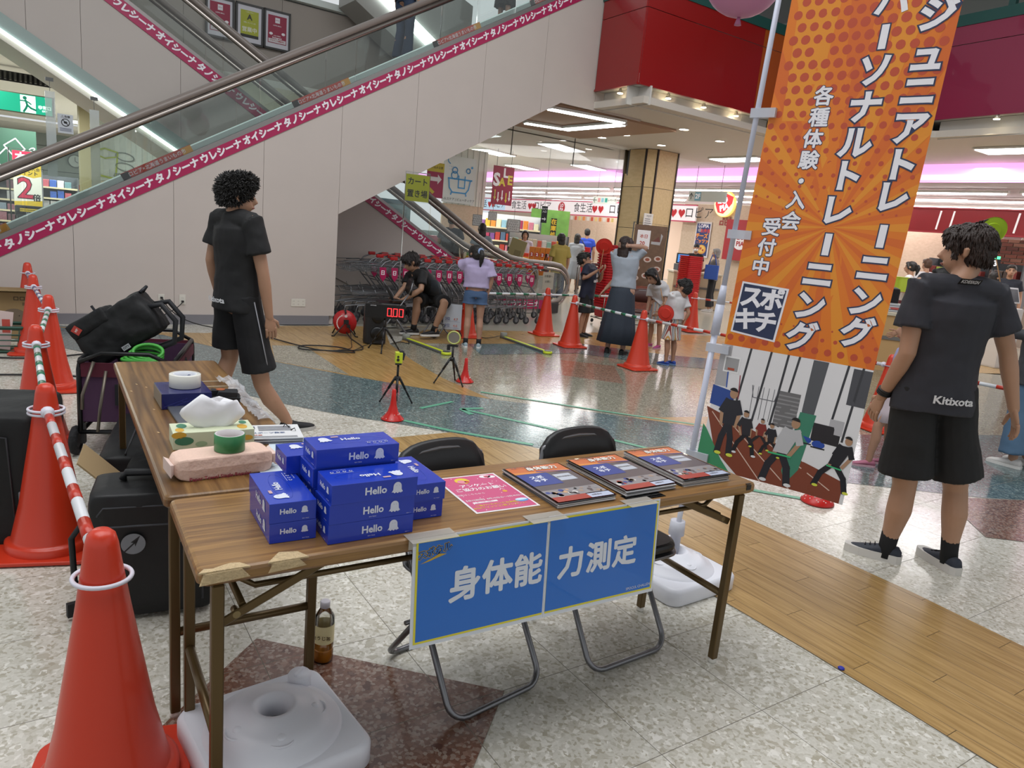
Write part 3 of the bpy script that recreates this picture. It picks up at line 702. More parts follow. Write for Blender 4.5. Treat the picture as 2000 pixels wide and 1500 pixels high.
b = B(); b.box((.856, -.2262, .688), (.022, .002, .017)); b.box((.856, -.222, .7005), (.022, .008, .001)); b.build('black_tape', M('#1b1a19', .5), t1)
b = B()
for (x, y) in ((.42, .17), (.36, .14), (-.0, .15), (-.3, .17), (.3, .2)): b.box((x, y, .7003), (.012, .005, .0008), .4)
b.build('scratches', M('#c4a67c', .8), t2)

def tl(frame, x, y, z): 
    o, a = frame; return Vector((o.x+x*cos(a)-y*sin(a), o.y+x*sin(a)+y*cos(a), z))
# ================================================================ tissue boxes
mat_blue = M('#1a39b0', .22, coat=.2); mat_blue2 = M('#2443b0', .3); mat_prt = M('#d8dcec', .45); mat_eye = M('#33405e', .5)
def ghost(p, x, y, h, rot=0, layer=2):
    pts = []
    for k in range(13): a = pi*k/12; pts.append((.36*cos(a), .18+.36*sin(a)*1.05))
    pts += [(-.37, -.1), (-.5, -.33), (-.36, -.31), (-.24, -.42), (-.1, -.33), (.04, -.43), (.18, -.33), (.3, -.4), (.5, -.3), (.38, -.1)]
    R = lambda q: (x+(q[0]*cos(rot)-q[1]*sin(rot))*h, y+(q[0]*sin(rot)+q[1]*cos(rot))*h)
    p.poly(mat_prt, [R(q) for q in pts], layer)
    for ex in (-.08, .14): c = R((ex, .26)); p.disc(mat_eye, c[0], c[1], h*.022, layer+1, 8)
def tissue_box():
    t = thing('tissue_box', '', 'box', (0, 0, 0), 0, 'blue tissue boxes on the front table')
    b = B(); b.box((0, 0, .025), (.22, .11, .0495), bev=.0012); b.build('carton', mat_blue, t)
    p = Print()
    p.text(mat_prt, 'Hello', .0, 0, .026, 2, .03, sx=.95); ghost(p, .056, .0, .03)
    p.text(mat_prt, 'BOX TISSUE', -.001, -.0165, .0035, 2)
    p.text(mat_prt, '200W × 1', .095, -.02, .003, 2)
    p.build('front_print', frame_mat((0, -.0552, .025), (1, 0, 0), (0, 0, 1)), t)
    p = Print(); p.text(mat_prt, 'Hello', .0, 0, .026, 2, .03); ghost(p, .056, 0, .03)
    p.build('back_print', frame_mat((0, .0552, .025), (-1, 0, 0), (0, 0, 1)), t)
    for sx, nm in ((-1, 'side_print'), (1, 'side_print')):
        p = Print(); p.text(mat_prt, 'Hello', -.012, .003, .018, 2, .03); ghost(p, .027, .003, .018); p.text(mat_prt, 'BOX TISSUE', .03, -.019, .003, 2)
        p.build(nm, frame_mat((sx*.1102, 0, .025), (0, sx, 0), (0, 0, 1)), t)
    p = Print(); out = [(.085*cos(a)*(1), .022*sin(a)+.004) for a in [2*pi*k/28 for k in range(29)]]
    p.line(mat_blue2, out, .0008, 1)
    p.text(mat_prt, 'Hello', -.0, .012, .024, 2, .03); ghost(p, -.068, .016, .036, .15); p.rect(M('#c8a5a8', .5), -.045, .032, -.025, .04, 2)
    for k in range(4): p.disc(mat_prt, .035+k*.016, -.03, .0045, 2, 10); p.disc(mat_blue, .035+k*.016, -.03, .003, 3, 8)
    p.text(mat_prt, 'Dialogue Slim Box', .06, -.042, .0045, 2); p.rect(mat_prt, .03, -.0215, .09, -.0205, 2)
    p.build('top_print', frame_mat((0, 0, .0502), (1, 0, 0), (0, 1, 0)), t)
    return t
tb0 = tissue_box()
TB = [(-.4965, -.132, .70, 0, 'blue tissue box at the bottom of the front middle pile, below two others'),
      (-.4965, -.132, .75, .01, 'blue tissue box in the middle of the front middle pile of three'),
      (-.4925, -.134, .80, pi-.0, 'blue tissue box topmost of the front middle pile, lid lettering upside down'),
      (-.494, -.012, .70, 0, 'blue tissue box at table level in the hidden second row, under two others'),
      (-.496, -.012, .75, 0, 'blue tissue box second from the table in the second row'),
      (-.500, -.010, .80, 0, 'blue tissue box directly beneath the topmost front one, second row'),
      (-.494, -.013, .85, .0, 'topmost blue tissue box of the whole heap, lettering facing the camera'),
      (-.513, .102, .70, 0, 'blue tissue box at table level in the rearmost row'),
      (-.505, .102, .75, 0, 'blue tissue box second from the table in the rearmost row'),
      (-.535, .102, .80, 0, 'blue tissue box of the rearmost row jutting out to the left'),
      (-.673, -.027, .70, pi/2-.02, 'lower blue tissue box of the left pile, short end to the camera'),
      (-.675, -.027, .75, pi/2-.015, 'upper blue tissue box of the left pile, short end to the camera'),
      (-.325, -.010, .70, pi/2, 'lower blue tissue box of the right pile beside the pink flyer'),
      (-.322, -.012, .75, -pi/2+.01, 'upper blue tissue box of the right pile beside the pink flyer')]
for i, (x, y, z, rz, lb) in enumerate(TB):
    if i == 0: tb0['label'] = lb; o = tb0
    else: o = copy_tree(tb0, label=lb)
    o.location = tl(FT, x, y, z+.0005); o.rotation_euler = (0, 0, FT[1]+rz)
# the short ends of the side piles carry larger lettering
for (x, y, z) in ((-.673, -.027, .7), (-.675, -.027, .75), (-.325, -.01, .7), (-.322, -.012, .75)): pass

# ================================================================ flyers
def on_table(name, label, cat, frame, x, y, z, rz, group=None): return thing(name, label, cat, tl(frame, x, y, z), frame[1]+rz, group)
pk = on_table('flyer', 'pink survey flyer with white lettering lying beside the tissue boxes', 'flyer', FT, -.063, -.001, .7006, -.03)
b = B(); b.box((0, 0, .0003), (.21, .285, .0006)); b.build('sheet', M('#e9e3e6', .5), pk)
p = Print(); PK = M('#c9547f', .5); WH = M('#efe9ec', .5); YL = M('#e2c33c', .5)
p.rect(PK, -.098, -.135, .098, .135, 1); p.disc(YL, -.03, .1, .024, 2); p.disc(M('#e08a9c', .5), -.035, .092, .014, 3); p.disc(M('#c8433f', .5), -.018, .09, .008, 3)
p.disc(WH, .06, .118, .02, 2, sy=.6); p.disc(WH, .078, .112, .016, 2, sy=.6); p.rect(M('#c03b52', .5), .056, .11, .07, .122, 3)
p.text(WH, 'アンケート', 0, .055, .024, 2, .025); p.text(WH, 'ご協力のお願い', 0, .026, .025, 2, .025)
p.text(WH, '回答はこちらから', -.055, -.01, .012, 2); p.line(WH, [(.05, -.0), (.058, .012), (.066, -.0)], .002, 2); p.disc(M('#e0a03c', .5), .06, -.012, .008, 2)
p.text(WH, '【受付期間】8月10日㊏〜9月10日㊋', 0, -.055, .0125, 2, .01); p.rect(WH, -.08, -.078, .0, -.068, 2); p.text(PK, 'お一人様一回限り', -.04, -.073, .007, 3)
p.text(YL, 'ご協力いただいたお客様に', -.01, -.095, .0125, 2, .015); p.text(YL, 'BOXティッシュ1箱プレゼント!', -.01, -.112, .0125, 2, .015)
p.disc(M('#5b9bd6', .5), .074, -.09, .022, 2, sy=.5); p.disc(M('#cfe0f2', .5), .074, -.084, .02, 3, sy=.4)
random.seed(5)
for k in range(26):
    x, y = random.uniform(-.09, .09), random.uniform(-.13, .13); p.poly(random.choice([WH, M('#e79bb7', .5)]), [(x, y), (x+.004, y+.002), (x+.002, y+.006)], 1.5)
p.build('print', frame_mat((0, 0, .0007), (1, 0, 0), (0, 1, 0)), pk)
def flyer_stack(label, x, y, rz, n, grp):
    t = on_table('flyer_stack', label, 'flyers', FT, x, y, .7005, rz, grp); random.seed(int(x*100)); z = 0
    cs = [M('#d7d4d2', .35), M('#3a3a3e', .4), M('#c9c8ca', .35), M('#5a5450', .4)]
    for k in range(n):
        b = B(); dx, dy = random.uniform(-.004, .004), random.uniform(-.005, .005)
        b.box((dx, dy, z+.0011), (.216, .302, .0021), random.uniform(-.012, .012)); b.build('sleeve', cs[k % 4], t); z += .0023
    b = B(); b.box((0, 0, z+.0004), (.222, .31, .0007)); b.build('clear_sleeve', CLEAR, t)
    p = Print(); O = M('#c96a35', .4); N_ = M('#2d3f8c', .4); D = M('#5a5052', .35); G = M('#8a888c', .35); R = M('#a53c2c', .4)
    p.rect(O, -.105, .085, .105, .148, 1); p.rect(D, -.105, -.06, .105, .085, 1); p.rect(N_, -.105, -.02, .01, .082, 2); p.rect(M('#b9bfca', .4), .015, -.0, .08, .055, 2)
    p.poly(M('#d98a3c', .4), [(-.105, .085), (.105, .075), (.105, .09), (-.105, .1)], 2); p.poly(M('#5d4a86', .4), [(-.02, .09), (.105, .07), (.105, .078), (-.02, .098)], 3)
    p.rect(R, -.105, -.15, .02, -.115, 1); p.rect(M('#b7c0d6', .4), .02, -.15, .105, -.12, 1); p.rect(M('#8e8a8c', .4), -.105, -.115, .105, -.06, 1)
    for k in range(14): p.disc(random.choice([M('#d7d2cf', .4), R, N_, M('#caa07c', .4), D]), random.uniform(-.095, .0), random.uniform(-.112, -.068), random.uniform(.006, .011), 2, 8)
    for k in range(10): p.disc(random.choice([D, G, M('#a08a7a', .4)]), random.uniform(.01, .098), random.uniform(-.112, -.068), random.uniform(.005, .009), 2, 8)
    p.text(M('#f0ece6', .4), '身体能力', .018, .118, .03, 4, .03); p.text(D, '身体能力', .018, .118, .03, 3, .055); p.text(D, 'スポーツ測定会', -.045, .138, .013, 3, .02)
    p.text(M('#e3e6f0', .4), 'スポ', -.05, .045, .026, 3, .04); p.text(M('#e3e6f0', .4), 'キチ', -.05, .018, .026, 3, .04); p.text(D, '無料体験受付', .048, .03, .01, 3, .01); p.text(D, 'お問合せ', .05, -.134, .01, 2, .01)
    p.build('print', frame_mat((0, 0, z+.001), (1, 0, 0), (0, 1, 0)), t); return t
flyer_stack('plastic-sleeved orange and blue flyers, left pile beside the pink flyer', .178, -.035, .0, 8, 'piles of sleeved flyers on the front table')
flyer_stack('plastic-sleeved orange and blue flyers, middle pile of three', .444, -.024, .02, 9, 'piles of sleeved flyers on the front table')
flyer_stack('plastic-sleeved orange and blue flyers, right pile near the end of the table', .705, -.02, -.02, 11, 'piles of sleeved flyers on the front table')
b = B(); b.box((0, 0, 0), (.15, .05, .0004)); ls = b.build('loose_sleeve', CLEAR); ls.location = tl(FT, .40, -.19, .7008); ls.rotation_euler = (0, 0, FT[1]); tag(ls, 'loose clear plastic sleeve edge lying under the middle flyer pile', 'sleeve')

# ================================================================ blue sign
sg = thing('sign', 'blue yellow-bordered laminated sign taped to the front edge of the table', 'sign', tl(FT, 0, -.232, 0), FT[1])
SB = M('#166ac6', .3, coat=.35); SY = M('#ddd23a', .4); SW = M('#d9dde6', .35, coat=.3)
def sheet(x0, x1, z0a, z0b, z1):
    b = B(); tiltb = -.02
    b.loft([[(x0, 0, z1), (x1, 0, z1), (x1, -.0012, z1), (x0, -.0012, z1)], [(x0, tiltb, z0a), (x1, tiltb, z0b), (x1, tiltb-.0012, z0b), (x0, tiltb-.0012, z0a)]], smooth=False)
    return b.build('sheet', SW, sg)
sheet(-.405, .008, .408, .404, .702); sheet(.009, .432, .404, .40, .704)
p = Print(); H = .30
p.poly(SY, [(-.396, -.286), (.004, -.289), (.004, -.008), (-.396, -.008)], 1); p.poly(SB, [(-.39, -.28), (.004, -.283), (.004, -.014), (-.39, -.014)], 2)
p.poly(SY, [(.014, -.289), (.425, -.293), (.425, -.006), (.014, -.006)], 1); p.poly(SB, [(.014, -.283), (.419, -.287), (.419, -.012), (.014, -.012)], 2)
for ch, x, z in (('身', -.252, .552), ('体', -.152, .555), ('能', -.053, .554), ('力', .096, .55), ('測', .2, .55), ('定', .3, .55)):
    p.text(SW, ch, x, z-.704, .098, 4, .035)
lg = M('#caa53a', .4); lgd = M('#1d2c55', .4); lgb = M('#3f78c4', .4)
p.text(lg, 'スポカル', -.343, -.042, .024, 3, .12, .16); p.text(lgd, 'スポカル', -.343, -.042, .024, 4, .07, .16); p.text(lgb, 'スポカル', -.343, -.042, .024, 5, .02, .16)
p.poly(lg, [(-.384, -.07), (-.33, -.05), (-.31, -.053), (-.36, -.066)], 3)
p.text(SW, 'SPOCUL CHALLENGE', .375, -.275, .012, 4, .0)
p.build('print', frame_mat((0, -.0018, .704), (1, 0, 0), (0, .0667, .9978)), sg)
for x, w in ((-.352, .13), (-.0, .12), (.35, .11)):
    b = B(); b.prism([(-.026, .703), (-.0255, .7025), (.0, .7025), (.032, .7025), (.032, .703)], x-w/2, x+w/2, 'x'); b.box((x, -.0022, .69), (w, .0006, .028)); b.build('clear_tape', M('#c4bfb6', .3, alpha=.45), sg)

# ================================================================ things on the left table
def onL(name, label, cat, x, y, z, rz): return on_table(name, label, cat, LT, x, y, z, rz)
nb = onL('carton_box', 'flat navy blue box wrapped in clear tape under the white tape roll', 'box', .09, .04, .7005, .02)
b = B(); b.box((0, 0, .03), (.2, .175, .06), bev=.002); b.build('body', M('#141a5e', .2, coat=.4), nb)
b = B(); b.box((0, .0885, .03), (.195, .001, .056)); b.build('cardboard_side', M('#8b7f6f', .7), nb)
p = Print()
for a_, c_ in (((-.08, -.02), (0, .01)), ((-.05, -.02), (.06, .02)), ((.03, .018), (.08, -.02)), ((-.02, 0), (.05, -.012))): p.line(M('#39429a', .3), [a_, c_], .0012, 1)
p.build('tape_creases', frame_mat((-.1006, 0, .03), (0, -1, 0), (0, 0, 1)), nb)
def tape_roll(name, label, loc, R, r, h, mat, core, loc_rz=0):
    t = thing(name, label, 'tape', loc, loc_rz)
    b = B(); b.lathe([(r+.002, 0), (R-.001, 0), (R, .001), (R, h-.001), (R-.001, h), (r+.002, h)], seg=40, capb=False, capt=False); b.build('tape', mat, t)
    b = B(); b.lathe([(r, 0), (r+.002, 0), (r+.002, h), (r, h), (r-.002, h), (r-.002, 0), (r, 0)], seg=36, capb=False, capt=False); b.build('core', core, t)
    return t
tr = tape_roll('tape_roll', 'roll of clear packing tape standing on the navy box', tl(LT, .098, .03, .762), .057, .041, .05, M('#dfded6', .25, noise=.03), M('#d3d6de', .5))
p = Print(); p.text(M('#26377e', .4), 'OPPテープ', 0, 0, .016, 1, .02)
p.build('core_print', frame_mat((0, .0385, .032), (1, 0, 0), (0, 0, 1)), tr)
lp = onL('laptop', 'closed grey laptop lying half under the navy box', 'laptop', -.14, -.005, .7005, .03)
b = B(); rslab(b, .31, .215, 0, .012, .012, .003); b.build('lid', M('#6d7078', .35, .6), lp); b = B(); b.box((0, .1076, .006), (.12, .0012, .0012)); b.build('lid_gap', M('#3b3c40', .5), lp)
for (x, y, l, w, h, rz, lb, extra) in ((.12, -.115, .05, .13, .016, -.1, 'black hole punch body lying next to the navy box', True), (.07, -.12, .042, .10, .02, -.12, 'black handheld stapler in front of the black punch', False)):
    t = onL('desk_tool', lb, 'tool', x, y, .7005, rz); b = B(); rslab(b, l, w, 0, h, .008, .003); b.build('body', M('#17181b', .3), t)
    b = B(); b.prism([(w/2-.01, h), (-w/2+.015, h), (-w/2+.01, h+.018), (w/2-.02, h+.022)], -l/2+.006, l/2-.006, 'x'); b.build('lever', M('#222428', .35), t)
    if extra: b = B(); b.lathe([(.017, 0), (.017, .002)], (0, .01, h+.021), 18); b.build('orange_oval', M('#a4562a', .4), t)
tx = onL('tissue_box', 'leaf-patterned tissue box with a white tissue sticking up', 'box', -.452, .028, .7005, -.03)
b = B(); b.box((0, 0, .0275), (.115, .245, .055), bev=.002); b.build('carton', M('#cfd6b8', .5), tx)
p = Print(); gr = M('#3f7a5e', .5); ye = M('#d3a53a', .5); lg_ = M('#9fb894', .5)
for (x, y, rx, c) in ((-.09, .0, .028, gr), (-.105, .02, .022, ye), (.1, .0, .018, ye), (-.04, -.012, .018, lg_), (.05, .012, .02, lg_), (.02, -.015, .014, gr)): p.disc(c, x, y, rx, 1, 14, sy=.5)
p.build('leaf_print', frame_mat((-.0578, 0, .0275), (0, -1, 0), (0, 0, 1)), tx)
p = Print()
for (x, y, rx, c) in ((.09, .02, .026, gr), (.1, -.025, .022, ye), (-.09, -.02, .026, ye), (-.1, .03, .02, gr), (.03, .035, .016, lg_)): p.disc(c, y, x, rx, 1, 14, sy=.6)
p.build('leaf_print', frame_mat((0, 0, .0553), (1, 0, 0), (0, 1, 0)), tx)
# the tissue
b = B(); random.seed(2); rings = []
for k in range(9):
    f = k/8; w = .05+.055*sin(min(1, f*1.5)*pi/2)*(1-max(0, f-.55)*1.9); ring = []
    zz = .05+.095*f
    for j in range(24):
        a = 2*pi*j/24; th = .006+.010*f*(1-f)*3; y = w*cos(a)+.012*sin(f*3); x = th*sin(a)*(1+.7*sin(5*a+f*4))+.01*f*sin(3*cos(a)*2+f*2)
        ring.append((x, y-.005-.02*f, zz+.012*cos(a*1)*f-.008*sin(3*a)*f))
    rings.append(ring)
b.loft(rings); b.build('tissue', M('#e8e8ec', .8), tx)
tp = onL('paper_towel_pack', 'peach patterned soft pack of paper towels under the green tape roll', 'paper towels', -.735, .05, .7005, .1)
b = B(); ringp = []
for k, f in enumerate((0, .04, .12, .5, .88, .96, 1)):
    y = -.14+.28*f; s_ = 1 if .1 < f < .9 else (.86 if .03 < f < .97 else .5); hz = .062*s_; ringp.append([(x*s_, y, .033+z) for x, z in ((-.055, -.033*s_), (.055, -.033*s_), (.058, .0), (.052, hz/2), (-.052, hz/2), (-.058, 0))])
b.loft(ringp, smooth=False)
tpo = b.build('pack', M('#e0bfae', .6, noise=.10, nscale=160, bump=.5, bscale=40), tp); 
bv = tpo.modifiers.new('b', 'BEVEL'); bv.width = .005; bv.segments = 2
for sy in (-1, 1):
    b = B(); b.loft([[(-.03, sy*.138, .02), (.03, sy*.138, .02), (.03, sy*.138, .045), (-.03, sy*.138, .045)], [(-.045, sy*.15, .012), (.04, sy*.152, .016), (.042, sy*.151, .05), (-.04, sy*.15, .048)]], smooth=False); b.build('end_fold', M('#dcc6bd', .5), tp)
p = Print(); p.text(M('#9c2f45', .5), 'Paper Towel Single Regular', .0, -.016, .0155, 1, .015); p.build('lettering', frame_mat((-.0592, .02, .022), (0, -1, 0), (0, 0, 1)), tp)
tape_roll('tape_roll', 'roll of green cloth tape standing on the paper towel pack', tl(LT, -.738, .03, .766), .043, .039, .05, M('#3c8450', .35), M('#c9c4c6', .5))
fs = onL('leaflet_stack', 'stack of white printed leaflets beside the leaf-patterned tissue box', 'leaflets', -.44, -.155, .7005, -.15)
for k in range(5):
    b = B(); b.box((random.uniform(-.003, .003), random.uniform(-.004, .004), .002+k*.0042), (.16, .215, .0036), random.uniform(-.02, .02)); b.build('leaflet', [M('#dadbdd', .4), M('#5a5a60', .4)][k % 2 if k < 4 else 0], fs)
p = Print(); G = M('#6a6d78', .5)
p.rect(M('#4e5060', .5), -.09, .03, -.04, .06, 1)
for k in range(5): p.rect(G, -.03, .055-k*.012, .08, .06-k*.012, 1)
p.text(M('#36507e', .5), 'スポーツ教室', 0, -.02, .018, 1, .02); p.text(M('#b35b42', .5), '無料体験', -.05, -.045, .014, 1, .02)
for k in range(3): p.rect(G, -.09, -.06-k*.007, .09, -.0575-k*.007, 1)
p.build('print', frame_mat((0, 0, .0212), (0, -1, 0), (1, 0, 0)), fs)
for (x, y, l, w, rz, lb, txt) in ((-.56, -.19, .2, .12, -.25, 'pale blue paper sheet under the leaflets at the table edge', ''), (-.7, -.14, .18, .2, .1, 'handwritten form in a clear sleeve beside the blue boxes', 'f')):
    t = onL('paper_sheet', lb, 'paper', x, y, .701, rz); b = B(); b.box((0, 0, .0006), (l, w, .0008)); b.build('sheet', M('#c9d6df' if txt else '#cfdde8', .4), t)
    if txt:
        p = Print()
        for k in range(7): p.rect(M('#7b92a8', .5), -.07, .07-k*.018, .04+.01*(k % 3), .0725-k*.018, 1)
        p.text(M('#4a5a70', .5), '参加申込書', .02, .085, .014, 1); p.build('print', frame_mat((0, 0, .0012), (0, -1, 0), (1, 0, 0)), t)
cl = onL('cord_loop', 'small black cord bow at the edge of the left table', 'cord', -.43, -.235, .703, 0)
b = B(); b.tube([(.0, -.005, .0), (.02, -.0, .02), (.035, .01, .028), (.03, .02, .015), (.005, .0, .004), (-.02, -.012, .016), (-.03, -.005, .03), (-.015, .003, .02), (0, 0, .003), (-.03, .02, -.0), (-.05, .03, .001)], .0022, 6); b.build('cord', M('#141414', .6), cl)
# crumpled clear film along the right edge
random.seed(11); b = B(); rows = []
for i in range(34):
    x = .42-.66*i/33; row = []
    for j in range(8):
        f = j/7; ly = -.165-.085*f+random.uniform(-.006, .006); lz = .703+.014*random.random() if f < .65 else .70-.12*(f-.65)+random.uniform(-.004, .01)
        if i < 6: ly += .03*(1-i/6)*(1-f); lz += .02*random.random()
        row.append(b.bm.verts.new((x+random.uniform(-.006, .006), ly, lz)))
    rows.append(row)
for r0, r1 in zip(rows, rows[1:]):
    for j in range(7): b._f((r0[j], r0[j+1], r1[j+1], r1[j]))
pf = thing('plastic_film', 'crumpled clear plastic film taped along the edge of the left table', 'plastic film', LT[0], LT[1])
b.build('film', M('#c9ccd2', .18, alpha=.42, spec=.8), pf)
for x in (.33, .43):
    b = B(); b.box((x, -.08, .7012), (.02, .2, .0005)); b.build('clear_tape', M('#b9a88c', .25, alpha=.45), pf)

# ================================================================ white plastic banner bases
def water_base(label, loc, rz, lid=True):
    t = thing('water_weight', label, 'weight', loc, rz, 'white water-filled banner bases'); mw = M('#dfe0e8', .4)
    b = B()
    def R(w, r, z): return [(x, y, z) for x, y in rounded(w, w, r, 6)]
    b.loft([R(.405, .05, 0), R(.42, .055, .008), R(.42, .055, .062), R(.405, .05, .074), R(.39, .05, .078)], smooth=True)
    b.build('tank', mw, t)
    b = B(); b.lathe([(.185, .077), (.175, .09), (.15, .096), (.145, .108), (.11, .122), (.075, .13), (.062, .142), (.05, .142), (.034, .118), (.03, .09), (.028, .06)], seg=40, capb=False, capt=True); b.build('dome', mw, t)
    b = B(); b.lathe([(.03, .08), (.0305, .085)], seg=20); b.build('socket_floor', M('#6f7076', .6), t)
    b = B(); b.lathe([(.034, .06), (.034, .118), (.03, .124), (.0, .125)], (.125, .125, 0), 20, capt=False); b.box((.125, .125, .127), (.045, .01, .006), .6); b.build('filler_cap', mw, t)
    for a in (pi*1.12, pi*1.5, -.12):
        b = B(); b.sphere((.105*cos(a-.2), .105*sin(a-.2), .117), .016, 12, (1, 1, .5)); b.torus((.105*cos(a-.2), .105*sin(a-.2), .112), .034, .0035, 24, 6); b.build('boss', mw, t)
    return t
bs1 = water_base('white plastic banner base with empty hole, under the near table end', (-.567, 1.734, 0), radians(-50)+pi/2)
bs2 = water_base('white plastic banner base holding the orange banner pole behind the table', (.80, 3.02, 0), radians(36))
# ================================================================ banner
KB = .984
def kz(z): return 1.472+(z-1.472)*KB
BO = Vector((.832, 3.05)); BD = Vector((.5, -.38)).normalized(); BNm = Vector((BD.y, -BD.x))   # BNm points to the camera side
LEAN = .037
bn = thing('banner', 'tall orange advertising banner with white outlined lettering and a gym photo', 'banner', (0, 0, 0))
def bwarp(co):
    u, z, h = co.x*KB, kz(co.y), co.z
    wv = .010*sin(u*9+z*1.3)*(.3+u*1.2) + .006*sin(z*5+u*4)
    lx = LEAN*(z-.5)
    p = BO+BD*u; q = BNm*(wv+h)
    return Vector((p.x+q.x+lx, p.y+q.y, z))
p = Print(); random.seed(4)
OR1, OR2, OR3, DOT = M('#d8741c', .38), M('#cf6420', .38), M('#dc8a24', .38), M('#b84a2c', .4)
U0 = .035; U1 = .635; ZB = 1.082; ZT = 2.95
p.rect(OR1, U0, ZB, U1, ZT, 0)
cx, cz = .36, 1.60
for k in range(28):
    a0 = 2*pi*k/28; a1 = a0+2*pi/28*.52; Rr = 3
    tri = [(cx, cz), (cx+Rr*cos(a0), cz+Rr*sin(a0)), (cx+Rr*cos(a1), cz+Rr*sin(a1))]
    # clip to the banner rectangle
    P = tri
    for ax, lim, sg_ in ((0, U0, 1), (0, U1, -1), (1, ZB, 1), (1, 2.55, -1)):
        Q = []
        for t in range(len(P)):
            A_, C_ = P[t], P[(t+1) % len(P)]; da, dc = (A_[ax]-lim)*sg_, (C_[ax]-lim)*sg_
            if da >= 0: Q.append(A_)
            if (da >= 0) != (dc >= 0): f = da/(da-dc); Q.append((A_[0]+(C_[0]-A_[0])*f, A_[1]+(C_[1]-A_[1])*f))
        P = Q
        if len(P) < 3: break
    if len(P) >= 3: p.poly(OR2 if k % 2 else OR3, P, .5)
p.poly(OR3, [(.04, 2.95), (.26, 2.95), (.2, 2.0), (.09, 2.0)], .6)
for iz in range(34):
    z = 2.9-iz*.046; r = .0175*max(0, min(1, (z-1.5)/.65))
    if r < .0035: continue
    for iu in range(14):
        u = .05+iu*.0465+(iz % 2)*.023
        if u+r < U1-.002 and u-r > U0: p.disc(DOT, u, z, r*random.uniform(.92, 1.05), 1, 12)
for iu in range(12):
    u = .055+iu*.05
    for (dz, rr) in ((0, .014), (.045, .008), (.085, .004)):
        if u+rr < U1: p.disc(DOT, u+(.02 if dz == .045 else 0), ZB+.035+dz, rr, 1, 12)
BW = M('#e6e3e8', .35); BNV = M('#26304f', .4)
def bchar(ch, u, z, s, o=.05, bb=.03, rot=0):
    p.text(BNV, ch, u, z, s, 3, bb+o, rot); p.text(BW, ch, u, z, s, 4, bb, rot)
colA = [('ジ', 2.34), ('ュ', 2.204), ('ニ', 2.086), ('ア', 1.96), ('ト', 1.831), ('レ', 1.716), ('｜', 1.58), ('ニ', 1.454), ('ン', 1.326), ('グ', 1.206)]
colB = [('パ', 2.408), ('｜', 2.288), ('ソ', 2.167), ('ナ', 2.038), ('ル', 1.911), ('ト', 1.788), ('レ', 1.658), ('｜', 1.534), ('ニ', 1.409), ('ン', 1.283), ('グ', 1.157)]
def bcol(cl_, u0, du):
    for ch, z in cl_:
        u = u0+du*(z-1.2)
        if ch == '｜':
            for mt, e, ly in ((BNV, .0045, 3), (BW, 0, 4)): p.rect(mt, u-.013-e, z-.042-e, u+.013+e, z+.042+e, ly)
        else: bchar(ch, u, z, .122, .045, .04)
bcol(colA, .545, .02); bcol(colB, .345, .055)
for ch, u, z in (('各', .232, 2.087), ('種', .23, 2.008), ('体', .224, 1.928), ('験', .226, 1.847), ('・', .214, 1.765), ('入', .211, 1.692), ('会', .208, 1.61), ('受', .138, 1.58), ('付', .135, 1.498), ('中', .127, 1.417)): bchar(ch, u, z, .075, .04, .03)
p.poly(BW, [(.064, 1.356), (.258, 1.346), (.243, 1.124), (.052, 1.140)], 2); p.poly(BNV, [(.071, 1.348), (.249, 1.338), (.235, 1.132), (.06, 1.147)], 3)
for ch, u, z in (('ス', .114, 1.29), ('ポ', .2, 1.288), ('キ', .105, 1.196), ('チ', .19, 1.194)): p.text(BW, ch, u, z, .095, 4, .045)
p.build('printed_cloth', Matrix(), bn, warp=bwarp, grid=.06)
# photo panel on the lower part of the banner
p = Print(); c = lambda h: M(h, .4)
p.rect(c('#dddadb'), U0-.01, .53, U1, ZB, 0); p.rect(c('#a9a6a8'), U0-.01, .9, .075, ZB, .5)
p.poly(c('#7d3f2c'), [(.01, .80), (.12, .77), (.3, .72), (.45, .66), (.62, .62), (.62, .53), (.2, .53), (.08, .62)], 1)
p.poly(c('#3f8a5f'), [(.01, .72), (.03, .70), (.12, .58), (.17, .53), (.01, .53)], 2)
p.poly(c('#3f7f66'), [(.40, .86), (.465, .86), (.44, .62), (.40, .55), (.375, .60)], 2); p.poly(c('#55565a'), [(.41, 1.08), (.47, 1.08), (.455, .86), (.405, .86)], 1)
for u0_, u1_ in ((.155, .14), (.24, .225), (.31, .30), (.355, .335), (.545, .53), (.60, .59)): p.line(c('#38383c'), [(u0_, 1.08), (u1_-.01, .78)], .009, 1)
p.rect(c('#4a4a4f'), .565, .93, .635, 1.075, 1); p.rect(c('#6d6b6c'), .30, .78, .39, .93, .8)
for k in range(8): p.rect(c('#8d8b8c'), .30, .79+k*.017, .39, .796+k*.017, 1)
p.poly(c('#2f4a8f'), [(.02, .9), (.12, .885), (.125, .80), (.02, .815)], 1.5)
p.rect(c('#e4e2e2'), .05, .965, .12, 1.035, 2); p.rect(c('#9a9898'), .056, .972, .114, 1.028, 3); p.rect(c('#a84c34'), .07, .975, .1, .985, 4)
p.line(c('#3d5aa0'), [(.075, .965), (.08, .9)], .006, 2); p.line(c('#9a4048'), [(.13, .96), (.14, .86)], .004, 2)
for k in range(5): p.line(c('#5a5a60'), [(.195+k*.022, .93), (.2+k*.02, .79)], .002, 2)
p.line(c('#5a5a60'), [(.19, .93), (.2, .88), (.29, .88), (.3, .93)], .003, 2)
for u_, z_ in ((.44, .752), (.495, .745)): p.disc(c('#2c4a9c'), u_, z_, .026, 2, 16, .6); p.rect(c('#26262a'), u_-.028, z_-.018, u_+.028, z_-.012, 2)
p.rect(c('#2b282b'), .46, .755, .57, .83, 1.6); p.rect(c('#b0adb0'), .52, .80, .575, .86, 1.8)
